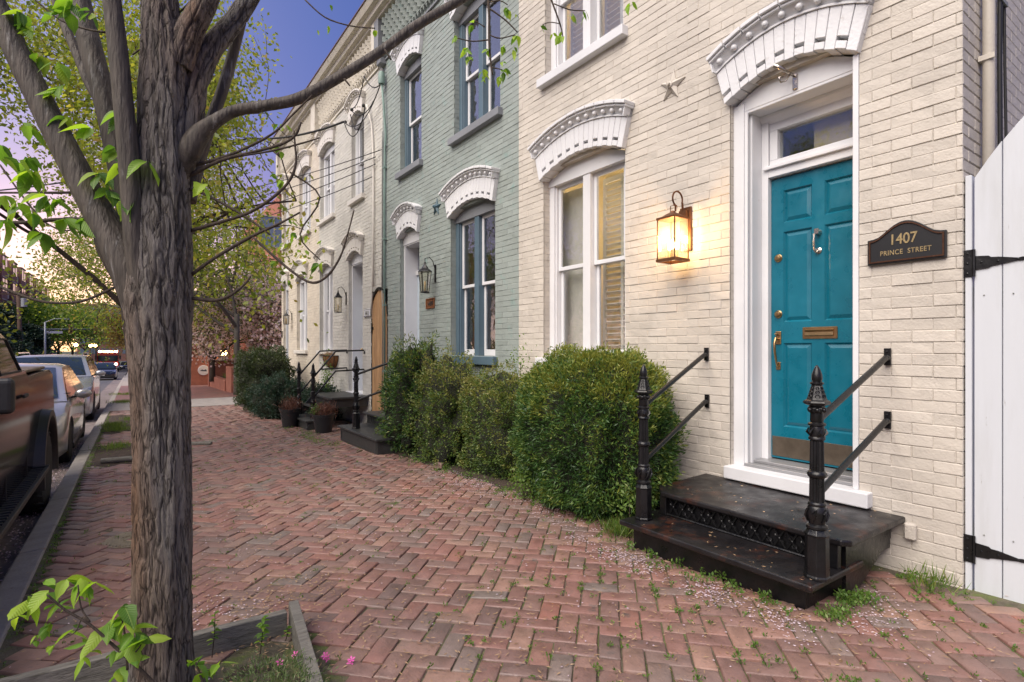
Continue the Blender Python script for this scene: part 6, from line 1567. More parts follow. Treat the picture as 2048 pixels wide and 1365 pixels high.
# loose brick, log scraps, meter cover
lb = MB(); lb.box(-.1, .1, -.05, .05, 0, .06); o = part('loose_brick', lb, M['paver_r'], bev=.006); q = (3.02, 5.75); o.location = (q[0], q[1], gz(q[1])+.01); o.rotation_euler = (0, 0, .6); tag(o, 'single loose brick lying at the edge of the planting bed', 'brick')
lg = thing('broken_timber', 'dark rotten timber lying across the far tree pit left of the trunk', 'timber', (-.1, 9.0, gz(9)))
part('log', MB().tube([(-.33, 8.75, gz(9)+.03), (.35, 8.62, gz(9)+.04)], [.04, .038], 8), M['timber'], lg, smooth=50)
part('log', MB().tube([(.72, 9.7, gz(9.7)+.02), (1.0, 9.5, gz(9.5)+.03)], [.04, .03], 8), M['timber'], lg, smooth=50)
mc = thing('meter_cover', 'round ribbed iron meter cover set in the bricks behind the big trunk', 'meter cover', (.02, 4.85, gh(.02, 4.85)))
mz = gh(.02, 4.85)+.004
MC = mat('worn_meter_iron', (.26, .22, .15), .45, metal=.4, var=.3, ns=20, bump=.3)
part('cover_plate', MB().lathe([(.20, mz-.03), (.20, mz), (.19, mz+.003), (.001, mz+.003)], (.02, 4.85, 0), 40), MC, mc)
p = MB()
for i in range(-9, 10):
    x = i*.019; w = math.sqrt(max(0, .18**2-x*x))
    if abs(x) < .08:
        for s in (-1, 1): p.box(.02+x-.005, .02+x+.005, 4.85+s*math.sqrt(.09**2-x*x), 4.85+s*w, mz+.003, mz+.008)
    else: p.box(.02+x-.005, .02+x+.005, 4.85-w, 4.85+w, mz+.003, mz+.008)
part('ribs', p, MC, mc)
p = MB()
for r_ in (.075, .035): p.tube([(.02+r_*math.cos(a), 4.85+r_*math.sin(a), mz+.005) for a in [R(15*i) for i in range(25)]], .004, 4)
part('rings', p, MC, mc)
# ------------------------------------------------------------------ vehicles
def carpaint(name, c, rough=.22, metal=.3): return mat(name, c, rough, metal=metal, var=.04, bump=0, coat=1.0, spec=.5)
M['tyre'] = mat('tyre_rubber', (.018, .018, .019), .75, var=.2, ns=30, bump=.4)
M['rim'] = mat('alloy_rim', (.42, .42, .44), .3, metal=.8, var=.05)
M['carglass'] = mat('tinted_car_glass', (.02, .028, .03), .04, var=0, bump=0, spec=1.0, coat=.6)
M['plastic'] = mat('black_trim_plastic', (.02, .02, .021), .5, var=.1, bump=.1)
M['chrome'] = mat('chrome_trim', (.7, .7, .7), .15, metal=1, var=0, bump=0)
M['headl'] = mat('headlight_lens', (.55, .58, .6), .1, var=.0, bump=0, coat=1, spec=.8)
M['headon'] = mat('lit_headlight', (1, 1, .9), .2, var=0, bump=0, emit=(1, .95, .8), es=18)
M['plate'] = mat('licence_plate', (.6, .6, .58), .5, var=.1)
def wheel(t, x, y, zc, r, w, side, det=True):
    prof = [(r*.62, -w/2), (r*.80, -w/2), (r*.93, -w*.46), (r, -w*.34), (r, w*.34), (r*.93, w*.46), (r*.80, w/2), (r*.62, w/2)]
    wh = part('wheel', MB().lathe(prof, (x, y, zc), 32, 'x'), M['tyre'], t, smooth=35)
    xo = x+side*(w/2-.03)
    p = MB().lathe([(r*.64, 0), (r*.64, side*.02), (r*.58, side*.02), (r*.55, -side*.03), (.001, -side*.03)], (xo, y, zc), 28, 'x')
    if det:
        for k in range(5):
            a = 2*math.pi*k/5
            for da in (-.16, .16): p.bar((xo-side*.0, y+.05*math.cos(a), zc+.05*math.sin(a)), (xo+side*.008, y+r*.58*math.cos(a+da), zc+r*.58*math.sin(a+da)), .035, .02, up=(1, 0, 0))
        p.lathe([(.06, -side*.02), (.055, side*.02), (.001, side*.025)], (xo, y, zc), 14, 'x')
    part('rim', p, M['rim'], wh, smooth=30)
    if det and r > .38:
        tb = MB()
        for k in range(26):
            a = 2*math.pi*k/26
            for s in (-1, 1): tb.bar((x+s*w*.2, y+(r+.004)*math.cos(a), zc+(r+.004)*math.sin(a)), (x+s*w*.44, y+(r-.005)*math.cos(a+.07), zc+(r-.005)*math.sin(a+.07)), .05, .016, up=(0, -math.sin(a), math.cos(a)) if False else (math.pi*0, math.cos(a), math.sin(a)))
        part('tread', tb, M['tyre'], wh, kind='stuff')
    return wh
def loft(sections, closed=False):
    """sections: list of lists of 3D points, same length"""
    mb = MB(); n = len(sections[0]); vs = [p for s in sections for p in s]; fs = []
    for i in range(len(sections)-1):
        for j in range(n if closed else n-1): a = i*n+j; b = i*n+(j+1) % n; fs.append((a, b, b+n, a+n))
    fs.append(list(range(n))[::-1]); fs.append([(len(sections)-1)*n+j for j in range(n)])
    mb.add(vs, fs); return mb
def cut_arches(o, cuts):
    for (x0, x1, y, z, r) in cuts:
        c = MB().lathe([(r, x0), (r, x1)], (0, y, z), 36, 'x'); co = link('cut', c.mesh('cut', None)); 
        org = wloc(o); co.location = (0, 0, 0)
        m = o.modifiers.new('b', 'BOOLEAN'); m.operation = 'DIFFERENCE'; m.object = co; m.solver = 'EXACT'
        bpy.context.view_layer.update()
        me = bpy.data.meshes.new_from_object(o.evaluated_get(bpy.context.evaluated_depsgraph_get()))
        o.modifiers.clear(); o.data = me; bpy.data.objects.remove(co)
def car(label, cat, xr, yf, zr, L_, W_, Hh, paint, kind='sedan', det=True, glass=None, group=None, lights=False, name='parked_car', away=False):
    """a car facing -Y; xr = x of its kerb side, yf = y of its front bumper, zr = road height"""
    xc = xr-W_/2; t = thing(name, label, cat, (xc, yf+L_/2, zr), group)
    K = dict(sedan=(.16, .52, .29, .43, .70, .93, .60, .64, .98), hatch=(.10, .50, .20, .44, .74, .97, .60, .64, .97), suv=(.10, .55, .22, .36, .88, .985, .64, .68, .95))[kind]
    hb, _, wsb, rf, rr_, rb, hoodz, beltz, tailz = K
    gc = .17
    def Y(f): return yf+f*L_
    def sec(f, zl, zm, zb, zt, wf):
        w = W_/2*wf; y = Y(f)
        half = [(w*.90, zl), (w*.985, zl+.06), (w, zm), (w*.985, zb-.05), (w*.93, zb), (w*.60, zt), (0, zt+.012)]
        return [(xc+a, y, zr+b*1) for a, b in half]+[(xc-a, y, zr+b) for a, b in half[-2::-1]]
    bz = Hh*beltz; hz = Hh*hoodz
    S = [sec(0.0, .30, .42, Hh*.38, Hh*.40, .80), sec(.012, .22, .42, Hh*.44, Hh*.465, .88), sec(.04, gc, .45, Hh*.49, Hh*.52, .95), sec(.10, gc, .5, Hh*.545, Hh*.575, .985), sec(wsb-.02, gc, .52, bz-.03, hz+.03, 1),
         sec(wsb+.06, gc, .55, bz, bz+.01, 1), sec(.5, gc, .55, bz+.01, bz+.02, 1), sec(.72, gc, .55, bz+.02, bz+.03, 1), sec(.86, gc, .55, bz+.02, bz+.03, .985), sec(.96, gc+.02, .52, bz-.0, bz+.01, .93), sec(1.0, .30, .5, bz-.10, bz-.09, .84)]
    b = loft(S, True); body = part('body', b, paint, t, smooth=40)
    R_ = .32 if kind != 'suv' else .35; wy = [Y(.19), Y(.80)]
    if det: cut_arches(body, [(xc-W_, xc+W_, y, zr+R_, R_+.055) for y in wy])
    # greenhouse
    top = Hh
    def gsec(f, h, wt):
        zb = bz-.01; w0 = W_/2*.93; w1 = W_/2*wt; y = Y(f); ww = w0+(w1-w0)*h
        half = [(w0, zb), (ww, zb+(top-zb-.03)*h), (ww*.86, zb+(top-zb)*h), (0, zb+(top-zb+.02)*h)]
        return [(xc+a, y, zr+b_) for a, b_ in half]+[(xc-a, y, zr+b_) for a, b_ in half[-2::-1]]
    G = [gsec(wsb, .0, .74), gsec(wsb+(rf-wsb)*.5, .56, .75), gsec(rf, .96, .75), gsec((rf+rr_)/2, 1, .76), gsec(rr_, .95, .74), gsec(rb, .04, .74)]
    gh_ = part('roof_pillars', loft(G), paint, t, smooth=40)
    gm = glass or M['carglass']
    zb = bz; 
    def gp(f0, h0, xf, out=.006):
        """point on windscreen plane"""
        y = Y(wsb+(rf-wsb)*f0); w0 = W_/2*.93; w1 = W_/2*.75; w = (w0+(w1-w0)*h0)*xf
        return (xc+w, y-out, zr+zb-.01+(top-zb)*h0+out)
    ws = MB(); n = 8; grid = []
    for i in range(5):
        f = .07+.86*i/4
        y = Y(wsb+(rf-wsb)*f); hh = f*1.12 if f <= .5 else .56+(f-.5)*.80
        for j in range(n+1):
            s = -1+2*j/n; w0 = W_/2*.93; w1 = W_/2*.75; w = (w0+(w1-w0)*hh)*.88*s
            z = zr+bz-.01+(top-bz-.0)*hh+.02*hh*(1-abs(s)); grid.append((xc+w, y-.012, z+.012))
    ws.add(grid, [(i*(n+1)+j, i*(n+1)+j+1, (i+1)*(n+1)+j+1, (i+1)*(n+1)+j) for i in range(4) for j in range(n)])
    part('windscreen', ws, gm, t, smooth=True)
    rwz = MB(); grid = []
    for i in range(3):
        f = .10+.78*i/2; hh = .95-.91*f
        for j in range(n+1):
            s = -1+2*j/n; w = (W_/2*.93+(W_/2*.74-W_/2*.93)*hh)*.86*s; grid.append((xc+w, Y(rr_+(rb-rr_)*f)+.012, zr+bz-.01+(top-bz)*hh+.014))
    rwz.add(grid, [(i*(n+1)+j, i*(n+1)+j+1, (i+1)*(n+1)+j+1, (i+1)*(n+1)+j) for i in range(2) for j in range(n)]); part('rear_window', rwz, gm, t, smooth=True)
    for side in (1, -1):
        def sp(f, h):
            w = W_/2*(.93+(.75-.93)*h); return (xc+side*(w+.006), Y(f), zr+bz-.01+(top-bz-.03)*h)
        a0 = wsb+(rf-wsb)*.30; m1 = (rf+rr_)/2-.02
        def hmax(f):
            if f < rf: return max(.06, ((f-wsb)/(rf-wsb))*1.0-.10)
            if f > rr_: return max(.06, 1-(f-rr_)/(rb-rr_)-.10)
            return .88
        for (f0, f1) in ((a0, m1-.008), (m1+.008, min(rr_+(rb-rr_)*.5, .9))):
            k = 6; vs = []
            for i in range(k+1):
                f = f0+(f1-f0)*i/k; vs += [sp(f, .07), sp(f, hmax(f))]
            part('side_window', MB().add(vs, [(2*i, 2*i+2, 2*i+3, 2*i+1) for i in range(k)]), gm, t)
        if det:
            for f in (a0+.01, m1, .80 if kind == 'suv' else .74):
                pass
            # door seams and handles
            for f in (wsb+.04, m1, .72):
                s = MB(); s.bar((xc+side*(W_/2*.992), Y(f), zr+.24), (xc+side*(W_/2*.975), Y(f), zr+bz-.06), .006, .006, up=(1, 0, 0)); part('door_seam', s, M['plastic'], t)
            for f in (m1-.045, .70):
                s = MB(); s.bar((xc+side*(W_/2*.99+.018), Y(f)-.09, zr+bz-.13), (xc+side*(W_/2*.99+.018), Y(f)+.09, zr+bz-.13), .018, .028); part('door_handle', s, paint, t, bev=.006)
            s = MB(); s.bar((xc+side*W_/2*.985, Y(.27), zr+.20), (xc+side*W_/2*.985, Y(.72), zr+.20), .03, .09); part('sill_trim', s, M['plastic'], t, bev=.01)
        # mirror
        mi = MB().ball((xc+side*(W_/2+.10), Y(wsb+(rf-wsb)*.52), zr+bz+.06), .10, 14, 10, sc=(1.15, .55, .72)); mo = part('wing_mirror', mi, paint if kind != 'sedan' else M['plastic'], t, smooth=True)
        s = MB(); s.bar((xc+side*(W_/2*.92), Y(wsb+(rf-wsb)*.55), zr+bz), (xc+side*(W_/2+.06), Y(wsb+(rf-wsb)*.54), zr+bz+.03), .05, .03); part('mirror_arm', s, M['plastic'], mo)
        # headlight
        hl = MB(); w = W_/2
        hl.add([(xc+side*w*.55, Y(.006)-.015, zr+Hh*.42), (xc+side*w*.86, Y(.03)-.02, zr+Hh*.44), (xc+side*w*.965, Y(.10), zr+Hh*.50), (xc+side*w*.955, Y(.105), zr+Hh*.545), (xc+side*w*.84, Y(.045), zr+Hh*.515), (xc+side*w*.58, Y(.014)-.006, zr+Hh*.462)], [(0, 1, 4, 5), (1, 2, 3, 4)])
        part('headlight', hl, M['headon'] if lights else M['headl'], t, smooth=True)
        for y in wy: wheel(t, xc+side*(W_/2-.115), y, zr+R_, R_, .21, side, det)
    gr = MB(); gr.box(xc-W_*.20, xc+W_*.20, Y(0)-.014, Y(.01), zr+Hh*.335, zr+Hh*.375); gr.box(xc-W_*.34, xc+W_*.34, Y(0)-.012, Y(.01), zr+.24, zr+.36); part('grille', gr, M['plastic'], t, bev=.01)
    pl_ = MB(); pl_.box(xc-.16, xc+.16, Y(0)-.022, Y(0)-.014, zr+.385, zr+.47); part('licence_plate', pl_, M['plate'], t)
    if det and kind == 'suv':
        for side in (1, -1):
            s = MB(); s.tube([(xc+side*W_*.34, Y(.40), zr+top+.01), (xc+side*W_*.345, Y(.43), zr+top+.06), (xc+side*W_*.345, Y(.84), zr+top+.06), (xc+side*W_*.34, Y(.87), zr+top)], .018, 8); part('roof_rail', s, M['chrome'], t)
    if det:
        for side in (.2, -.45):
            s = MB(); s.bar((xc+side*W_, Y(wsb+.015), zr+bz+.03), (xc+(side+.28)*W_, Y(wsb+.05), zr+bz+.10), .012, .012); part('wiper', s, M['plastic'], t)
    return t
silver = carpaint('silver_car_paint', (.50, .48, .47), .28, .55); greyp = carpaint('light_grey_car_paint', (.40, .41, .44), .25, .5); blk = carpaint('black_car_paint', (.012, .012, .015), .15, .0)
car('silver hatchback parked behind the black pickup truck', 'car', -.74, 9.55, roadz(0, 11.2), 4.45, 1.72, 1.44, silver, 'hatch')
car('grey family wagon with roof rails parked behind the silver hatchback', 'car', -.80, 16.7, roadz(0, 18.5), 4.85, 1.95, 1.66, greyp, 'suv')
car('black car coming down the road towards the camera beyond the parked cars', 'car', -1.05, 54, roadz(0, 55), 4.7, 1.86, 1.38, blk, 'sedan', det=False, name='moving_car')
for (px, d, pnt, lb) in ((137, 62, carpaint('dark_blue_paint', (.03, .045, .07)), 'dark blue car parked far off on the left side of the road'), (157, 72, carpaint('pale_blue_paint', (.25, .30, .36)), 'pale blue car parked far off behind the dark blue one'), (178, 86, carpaint('dark_grey_paint', (.06, .06, .065)), 'dark grey car parked farthest off on the left of the road'), (253, 88, carpaint('black_paint_far', (.015, .015, .018)), 'small black car far off at the right side of the road'), (168, 80, carpaint('white_paint_far', (.5, .5, .5)), 'white car between the pale blue and the dark grey one')):
    q = at(px, 715, d); car(lb, 'car', q.x+.9, q.y, roadz(0, q.y), 4.5, 1.8, 1.45, pnt, 'sedan' if px != 157 else 'suv', det=False, group='cars parked far down the street')

# black pickup truck, close on the left, facing the camera
TP = mat('black_truck_paint', (.008, .006, .006), .14, metal=.0, var=.03, bump=0, coat=.0, spec=.2)
zr = roadz(0, 6.5)-.02
tk = thing('pickup_truck', 'dark brown black pickup truck with big mirror and flared wheel arches at the left edge', 'pickup truck', (-1.62, 5.5, zr))
xc = -1.66; hw_ = .93
def tsec(y, zl, zm, zb, wf=1.0, top=None):
    w = hw_*wf; half = [(w*.93, zl), (w*.985, zl+.08), (w, zm), (w*.985, zb-.06), (w*.955, zb), (w*.6, (top or zb)+.01), (0, (top or zb)+.02)]
    return [(xc+a, y, zr+b) for a, b in half]+[(xc-a, y, zr+b) for a, b in half[-2::-1]]
cabb = loft([tsec(2.45, .55, .8, 1.08, .90), tsec(2.55, .45, .85, 1.20, .96), tsec(3.0, .42, .9, 1.30, .99), tsec(3.75, .42, .9, 1.38, 1), tsec(4.2, .42, .9, 1.42, 1), tsec(6.28, .42, .9, 1.44, 1)], True)
cb_ = part('cab_body', cabb, TP, tk, smooth=40)
bed = loft([tsec(6.33, .44, .9, 1.37, .995), tsec(7.2, .44, .9, 1.38, .995), tsec(8.2, .50, .9, 1.38, .985)], True)
bd_ = part('bed', bed, TP, tk, smooth=40)
RT = .41
cut_arches(cb_, [(xc-1.2, xc+1.2, 3.45, zr+RT+.02, RT+.10)]); cut_arches(bd_, [(xc-1.2, xc+1.2, 7.15, zr+RT+.02, RT+.10)])
ZT = 1.50-zr; ZB = 1.42
def cg(y, h):
    w0 = hw_*.95; w1 = hw_*.85; ww = w0+(w1-w0)*h; zz = ZB+(ZT-ZB-.05)*h
    half = [(w0, ZB), (ww, zz), (ww-.05, zz+.045*h), (0, zz+.07*h)]
    return [(xc+a, y, zr+b) for a, b in half]+[(xc-a, y, zr+b) for a, b in half[-2::-1]]
part('cab_roof', loft([cg(3.75, .0), cg(4.25, .6), cg(4.6, .97), cg(5.2, 1), cg(5.95, .98), cg(6.08, .85), cg(6.27, .0)]), TP, tk, smooth=40)
for side in (1, -1):
    def sp(y, h):
        w = hw_*(.95+(.85-.95)*h); return (xc+side*(w+.007), y, zr+ZB+(ZT-ZB-.05)*h)
    for (a, b, c_, d_) in ((4.15, 5.15, 4.48, 5.17), (5.25, 6.10, 5.27, 5.97)):
        vs = [sp(a, .06), sp(b, .06), sp(d_, .86), sp(c_, .86)]
        w = part('side_window', MB().add(vs, [(0, 1, 2, 3)]), M['carglass'], tk)
        fr = MB()
        for i in range(4):
            p_, q_ = Vector(vs[i]), Vector(vs[(i+1) % 4]); fr.bar(p_, q_, .012, .022, up=(1, 0, 0))
        part('window_trim', fr, M['plastic'], w)
    for yy in (3.95, 5.20, 6.15):
        s = MB(); s.bar((xc+side*hw_*.997, yy, zr+.48), (xc+side*hw_*.972, yy, zr+1.38), .007, .007, up=(1, 0, 0)); part('door_seam', s, M['plastic'], tk)
    for yy in (4.97, 5.92):
        s = MB(); s.bar((xc+side*(hw_*.985+.025), yy-.09, zr+1.24), (xc+side*(hw_*.985+.025), yy+.09, zr+1.24), .022, .03); part('door_handle', s, M['plastic'], tk, bev=.006)
    s = MB(); s.bar((xc+side*hw_*.965, 4.1, zr+ZB+.002), (xc+side*hw_*.965, 6.26, zr+ZB+.002), .012, .022); part('belt_trim', s, M['chrome'], tk)
    # flares
    for yw in (3.45, 7.15):
        f = MB(); pr = []
        for k in range(19):
            a = R(-12+204*k/18); co, si = math.cos(a), math.sin(a); r0 = RT+.09; r1 = RT+.185
            X0 = xc+side*(hw_-.02); X1 = xc+side*(hw_+.065)
            pr.append([(X0, yw+r1*co, zr+RT+.02+r1*si), (X1, yw+(r1-.02)*co, zr+RT+.02+(r1-.02)*si), (X1, yw+(r0+.02)*co, zr+RT+.02+(r0+.02)*si), (X1-side*.03, yw+r0*co, zr+RT+.02+r0*si), (X0-side*.10, yw+r0*co, zr+RT+.02+r0*si)])
        vs = [v for s_ in pr for v in s_]; f.add(vs, [(i*5+j, i*5+j+1, (i+1)*5+j+1, (i+1)*5+j) for i in range(18) for j in range(4)])
        part('wheel_arch_flare', f, mat('flare_plastic_%d%d' % (side, int(yw)), (.022, .02, .019), .42, var=.15, ns=30, bump=.15) if side == 1 and yw < 4 else (M.get('flare') or M.setdefault('flare', mat('flare_plastic', (.022, .02, .019), .42, var=.15, ns=30, bump=.15))), tk, smooth=50)
        wheel(tk, xc+side*(hw_-.10), yw, zr+RT, RT, .27, side)
    # running board with slots
    rb_ = MB(); X0 = xc+side*(hw_-.06); X1 = xc+side*(hw_+.10)
    xs = sorted((X0, X1))
    rb_.box(xs[0], xs[0]+.03, 4.05, 6.55, zr+.50, zr+.54); rb_.box(xs[1]-.03, xs[1], 4.05, 6.55, zr+.50, zr+.54)
    y = 4.05
    while y < 6.5: rb_.box(xs[0]+.031, xs[1]-.031, y, y+.035, zr+.502, zr+.538); y += .075
    rb_.box(xs[0], xs[1], 6.55, 6.61, zr+.50, zr+.545)
    part('running_board', rb_, M['plastic'], tk, bev=.004)
    # tow mirror
    m_ = MB(); mx = xc+side*(hw_+.15); m_.box(mx-.065, mx+.065, 3.86, 3.93, zr+1.28, zr+1.47); mo = part('wing_mirror', m_, M['plastic'], tk, bev=.025, seg=3)
    g_ = MB(); g_.box(mx-.05, mx+.05, 3.931, 3.935, zr+1.30, zr+1.45); part('mirror_glass', g_, M['chrome'], mo)
    s = MB(); s.bar((xc+side*hw_*.95, 3.98, zr+1.30), (mx, 3.92, zr+1.31), .06, .04); s.bar((xc+side*hw_*.95, 3.98, zr+1.38), (mx, 3.92, zr+1.38), .03, .03); part('mirror_arm', s, M['plastic'], mo)
p = MB(); p.box(xc-.84, xc+.84, 6.38, 8.15, zr+1.392, zr+1.425); part('bed_cover', p, mat('tan_bed_cover', (.20, .15, .10), .5, var=.1), tk, bev=.015, seg=2)
p = MB(); p.box(xc-.82, xc+.82, 2.3, 7.8, zr+.36, zr+.46); part('chassis', p, M['plastic'], tk)
p = MB(); vs = [(xc-.72, 3.86, zr+ZB+.05), (xc+.72, 3.86, zr+ZB+.05), (xc+.62, 4.54, zr+ZT-.03), (xc-.62, 4.54, zr+ZT-.03)]; p.add(vs, [(0, 1, 2, 3)]); part('windscreen', p, M['carglass'], tk)
p = MB(); p.box(xc-.06, xc+.06, 8.21, 8.24, zr+.7, zr+.8); p.box(xc+.80, xc+.90, 8.2, 8.225, zr+.95, zr+1.2); p.box(xc-.90, xc-.80, 8.2, 8.225, zr+.95, zr+1.2); part('tail_lights', p, mat('red_lens', (.35, .02, .015), .2, var=0, bump=0, coat=1), tk)

# fire engine far down the street
q = at(216, 715, 74); zr = roadz(0, q.y); fx, fy = q.x, q.y
fe = thing('fire_engine', 'red fire engine with bright warning lights driving towards the camera', 'fire engine', (fx, fy, zr))
fr_ = mat('fire_red_paint', (.40, .03, .02), .25, var=.05, bump=0, coat=1)
p = MB(); p.box(fx-1.2, fx+1.2, fy, fy+2.6, zr+.55, zr+2.75); part('cab', p, fr_, fe, bev=.12, seg=3)
p = MB(); p.box(fx-1.2, fx+1.2, fy+2.7, fy+8.5, zr+.6, zr+3.05); part('equipment_body', p, fr_, fe, bev=.05)
p = MB(); p.box(fx-1.08, fx-.03, fy-.02, fy+.02, zr+1.55, zr+2.35); p.box(fx+.03, fx+1.08, fy-.02, fy+.02, zr+1.55, zr+2.35); part('windscreen', p, M['carglass'], fe)
p = MB(); p.box(fx-1.25, fx+1.25, fy-.35, fy+.02, zr+.5, zr+.85); part('bumper', p, M['chrome'], fe, bev=.04)
p = MB(); p.box(fx-.6, fx+.6, fy-.03, fy, zr+.95, zr+1.4); part('grille', p, M['chrome'], fe)
amber = mat('lit_amber_beacon', (1, .5, .1), .3, var=0, bump=0, emit=(1, .45, .08), es=26); wl = mat('lit_white_beacon', (1, .95, .85), .3, var=0, bump=0, emit=(1, .8, .5), es=22)
for x_, m_ in ((-.85, wl), (-.35, amber), (0, wl), (.35, amber), (.85, wl)):
    p = MB(); p.box(fx+x_-.18, fx+x_+.18, fy+.2, fy+.45, zr+2.76, zr+2.98); part('beacon', p, m_, fe, bev=.03)
for s in (-1, 1):
    p = MB(); p.lathe([(.14, -.05), (.14, .0)], (fx+s*.9, fy-.01, zr+1.15), 16, 'y'); part('headlight', p, M['headon'], fe)
    p = MB(); p.box(fx+s*1.25-.03, fx+s*1.25+.03, fy-.2, fy+.05, zr+2.0, zr+2.4); p.box(fx+s*1.36-.09, fx+s*1.36+.09, fy-.28, fy-.2, zr+1.8, zr+2.3); part('wing_mirror', p, M['plastic'], fe)
    for yy in (1.2, 6.6): wheel(fe, fx+s*1.05, fy+yy, zr+.5, .5, .3, s, False)

# ------------------------------------------------------------------ street furniture
M['pole'] = mat('galvanised_pole', (.30, .32, .34), .5, metal=.4, var=.1); M['poled'] = mat('dark_blue_grey_pole', (.06, .075, .10), .5, var=.1); M['utility'] = mat('brown_utility_pole', (.085, .05, .035), .9, var=.3, ns=8)
a = at(60, 655, 57); z0 = roadz(0, a.y)
sg = thing('traffic_signal', 'dark traffic signal pole with long mast arm carrying two amber signal heads', 'traffic signal', (a.x, a.y, z0))
part('pole', MB().tube([(a.x, a.y, z0), (a.x, a.y, a.z)], [.20, .16], 12), M['poled'], sg, smooth=True)
b = Vector((a.x+5.9, a.y, a.z-.02)); part('mast_arm', MB().tube([(a.x, a.y, a.z-.25), b+Vector((0, 0, -.05))], [.11, .06], 8), M['poled'], sg, smooth=True)
yel = mat('yellow_signal_housing', (.45, .24, .06), .5, var=.1)
for dx in (3.35, 5.5):
    p = MB(); p.box(a.x+dx-.17, a.x+dx+.17, a.y-.25, a.y-.05, a.z-.62, a.z+.38); so_ = part('signal_head', p, yel, sg, bev=.03)
    for k in range(3):
        p = MB().lathe([(.11, -.02), (.13, -.16), (.12, -.16), (.10, -.03)], (a.x+dx, a.y-.25, a.z-.40+.32*k), 12, 'y'); part('visor', p, M['dark'], so_)
p = MB(); p.box(a.x+1.25, a.x+2.65, a.y-.05, a.y-.02, a.z-.62, a.z-.36); part('name_sign', p, M['trim'], sg)
p = MB(); p.box(a.x+.15, a.x+1.0, a.y-.05, a.y-.02, a.z-2.6, a.z-2.4); part('street_sign', p, mat('green_sign', (.01, .22, .12), .5, var=.05), sg)
a2 = at(90, 680, 50); z0 = roadz(0, a2.y)
lp_ = thing('street_lamp', 'thin grey street lamp pole with a single slanting arm left of the road', 'street lamp', (a2.x, a2.y, z0)); tz = at(90, 645, 50).z
part('pole', MB().tube([(a2.x, a2.y, z0), (a2.x, a2.y, tz)], [.10, .07], 10), M['pole'], lp_, smooth=True)
part('lamp_arm', MB().tube([(a2.x, a2.y, tz), (a2.x+.7, a2.y, tz+.35), (a2.x+1.35, a2.y, tz+.36)], .035, 6), M['pole'], lp_)
p = MB(); p.box(a2.x+1.2, a2.x+1.75, a2.y-.1, a2.y+.1, tz+.30, tz+.38); part('lamp_head', p, M['pole'], lp_, bev=.02)
a3 = at(44, 700, 44); z0 = roadz(0, a3.y)
up_ = thing('utility_pole', 'brown wooden utility pole behind the traffic signal pole', 'utility pole', (a3.x, a3.y, z0)); tz = at(44, 575, 44).z
part('pole', MB().tube([(a3.x, a3.y, z0), (a3.x-.25, a3.y, tz)], [.17, .13], 10), M['utility'], up_, smooth=True)
part('cross_arm', MB().bar((a3.x-1.3, a3.y, tz-.6), (a3.x+.9, a3.y, tz-.6), .10, .12), M['utility'], up_); part('transformer', MB().tube([(a3.x+.15, a3.y-.2, tz-1.6), (a3.x+.15, a3.y-.2, tz-.9)], .2, 12), M['pole'], up_)
ds = at(103, 713, 60); dn = thing('no_entry_sign', 'small red and white road sign on a post behind the silver cars', 'road sign', (ds.x, ds.y, roadz(0, ds.y)))
part('post', MB().tube([(ds.x, ds.y, roadz(0, ds.y)), (ds.x, ds.y, ds.z+.3)], .03, 6), M['pole'], dn)
part('sign_board', MB().box(ds.x-.33, ds.x+.33, ds.y-.03, ds.y-.01, ds.z-.3, ds.z+.33), M['plate'], dn)
part('red_disc', MB().lathe([(.29, -.01), (.29, 0)], (ds.x, ds.y-.031, ds.z+.01), 20, 'y'), mat('red_sign', (.5, .03, .03), .5, var=.05), dn); part('white_bar', MB().box(ds.x-.2, ds.x+.2, ds.y-.05, ds.y-.043, ds.z-.05, ds.z+.06), M['trim'], dn)
glb = mat('lit_street_globe', (1, .8, .4), .4, var=0, bump=0, emit=(1, .62, .22), es=20)
for px, py, d, lb in ((181, 692, 90, 'left one of three lit globe lamps by the green trees'), (186, 690, 94, 'middle one of three lit globe lamps by the green trees'), (191, 692, 98, 'right one of three lit globe lamps by the green trees'), (152, 690, 70, 'single lit amber globe lamp among the tree trunks')):
    q = at(px, py, d); z0 = roadz(0, q.y); t = thing('globe_lamp', lb, 'street lamp', (q.x, q.y, z0)); part('post', MB().tube([(q.x, q.y, z0), (q.x, q.y, q.z)], .06, 6), M['poled'], t); part('globe', MB().ball((q.x, q.y, q.z), .22, 12, 8), glb, t, smooth=True)

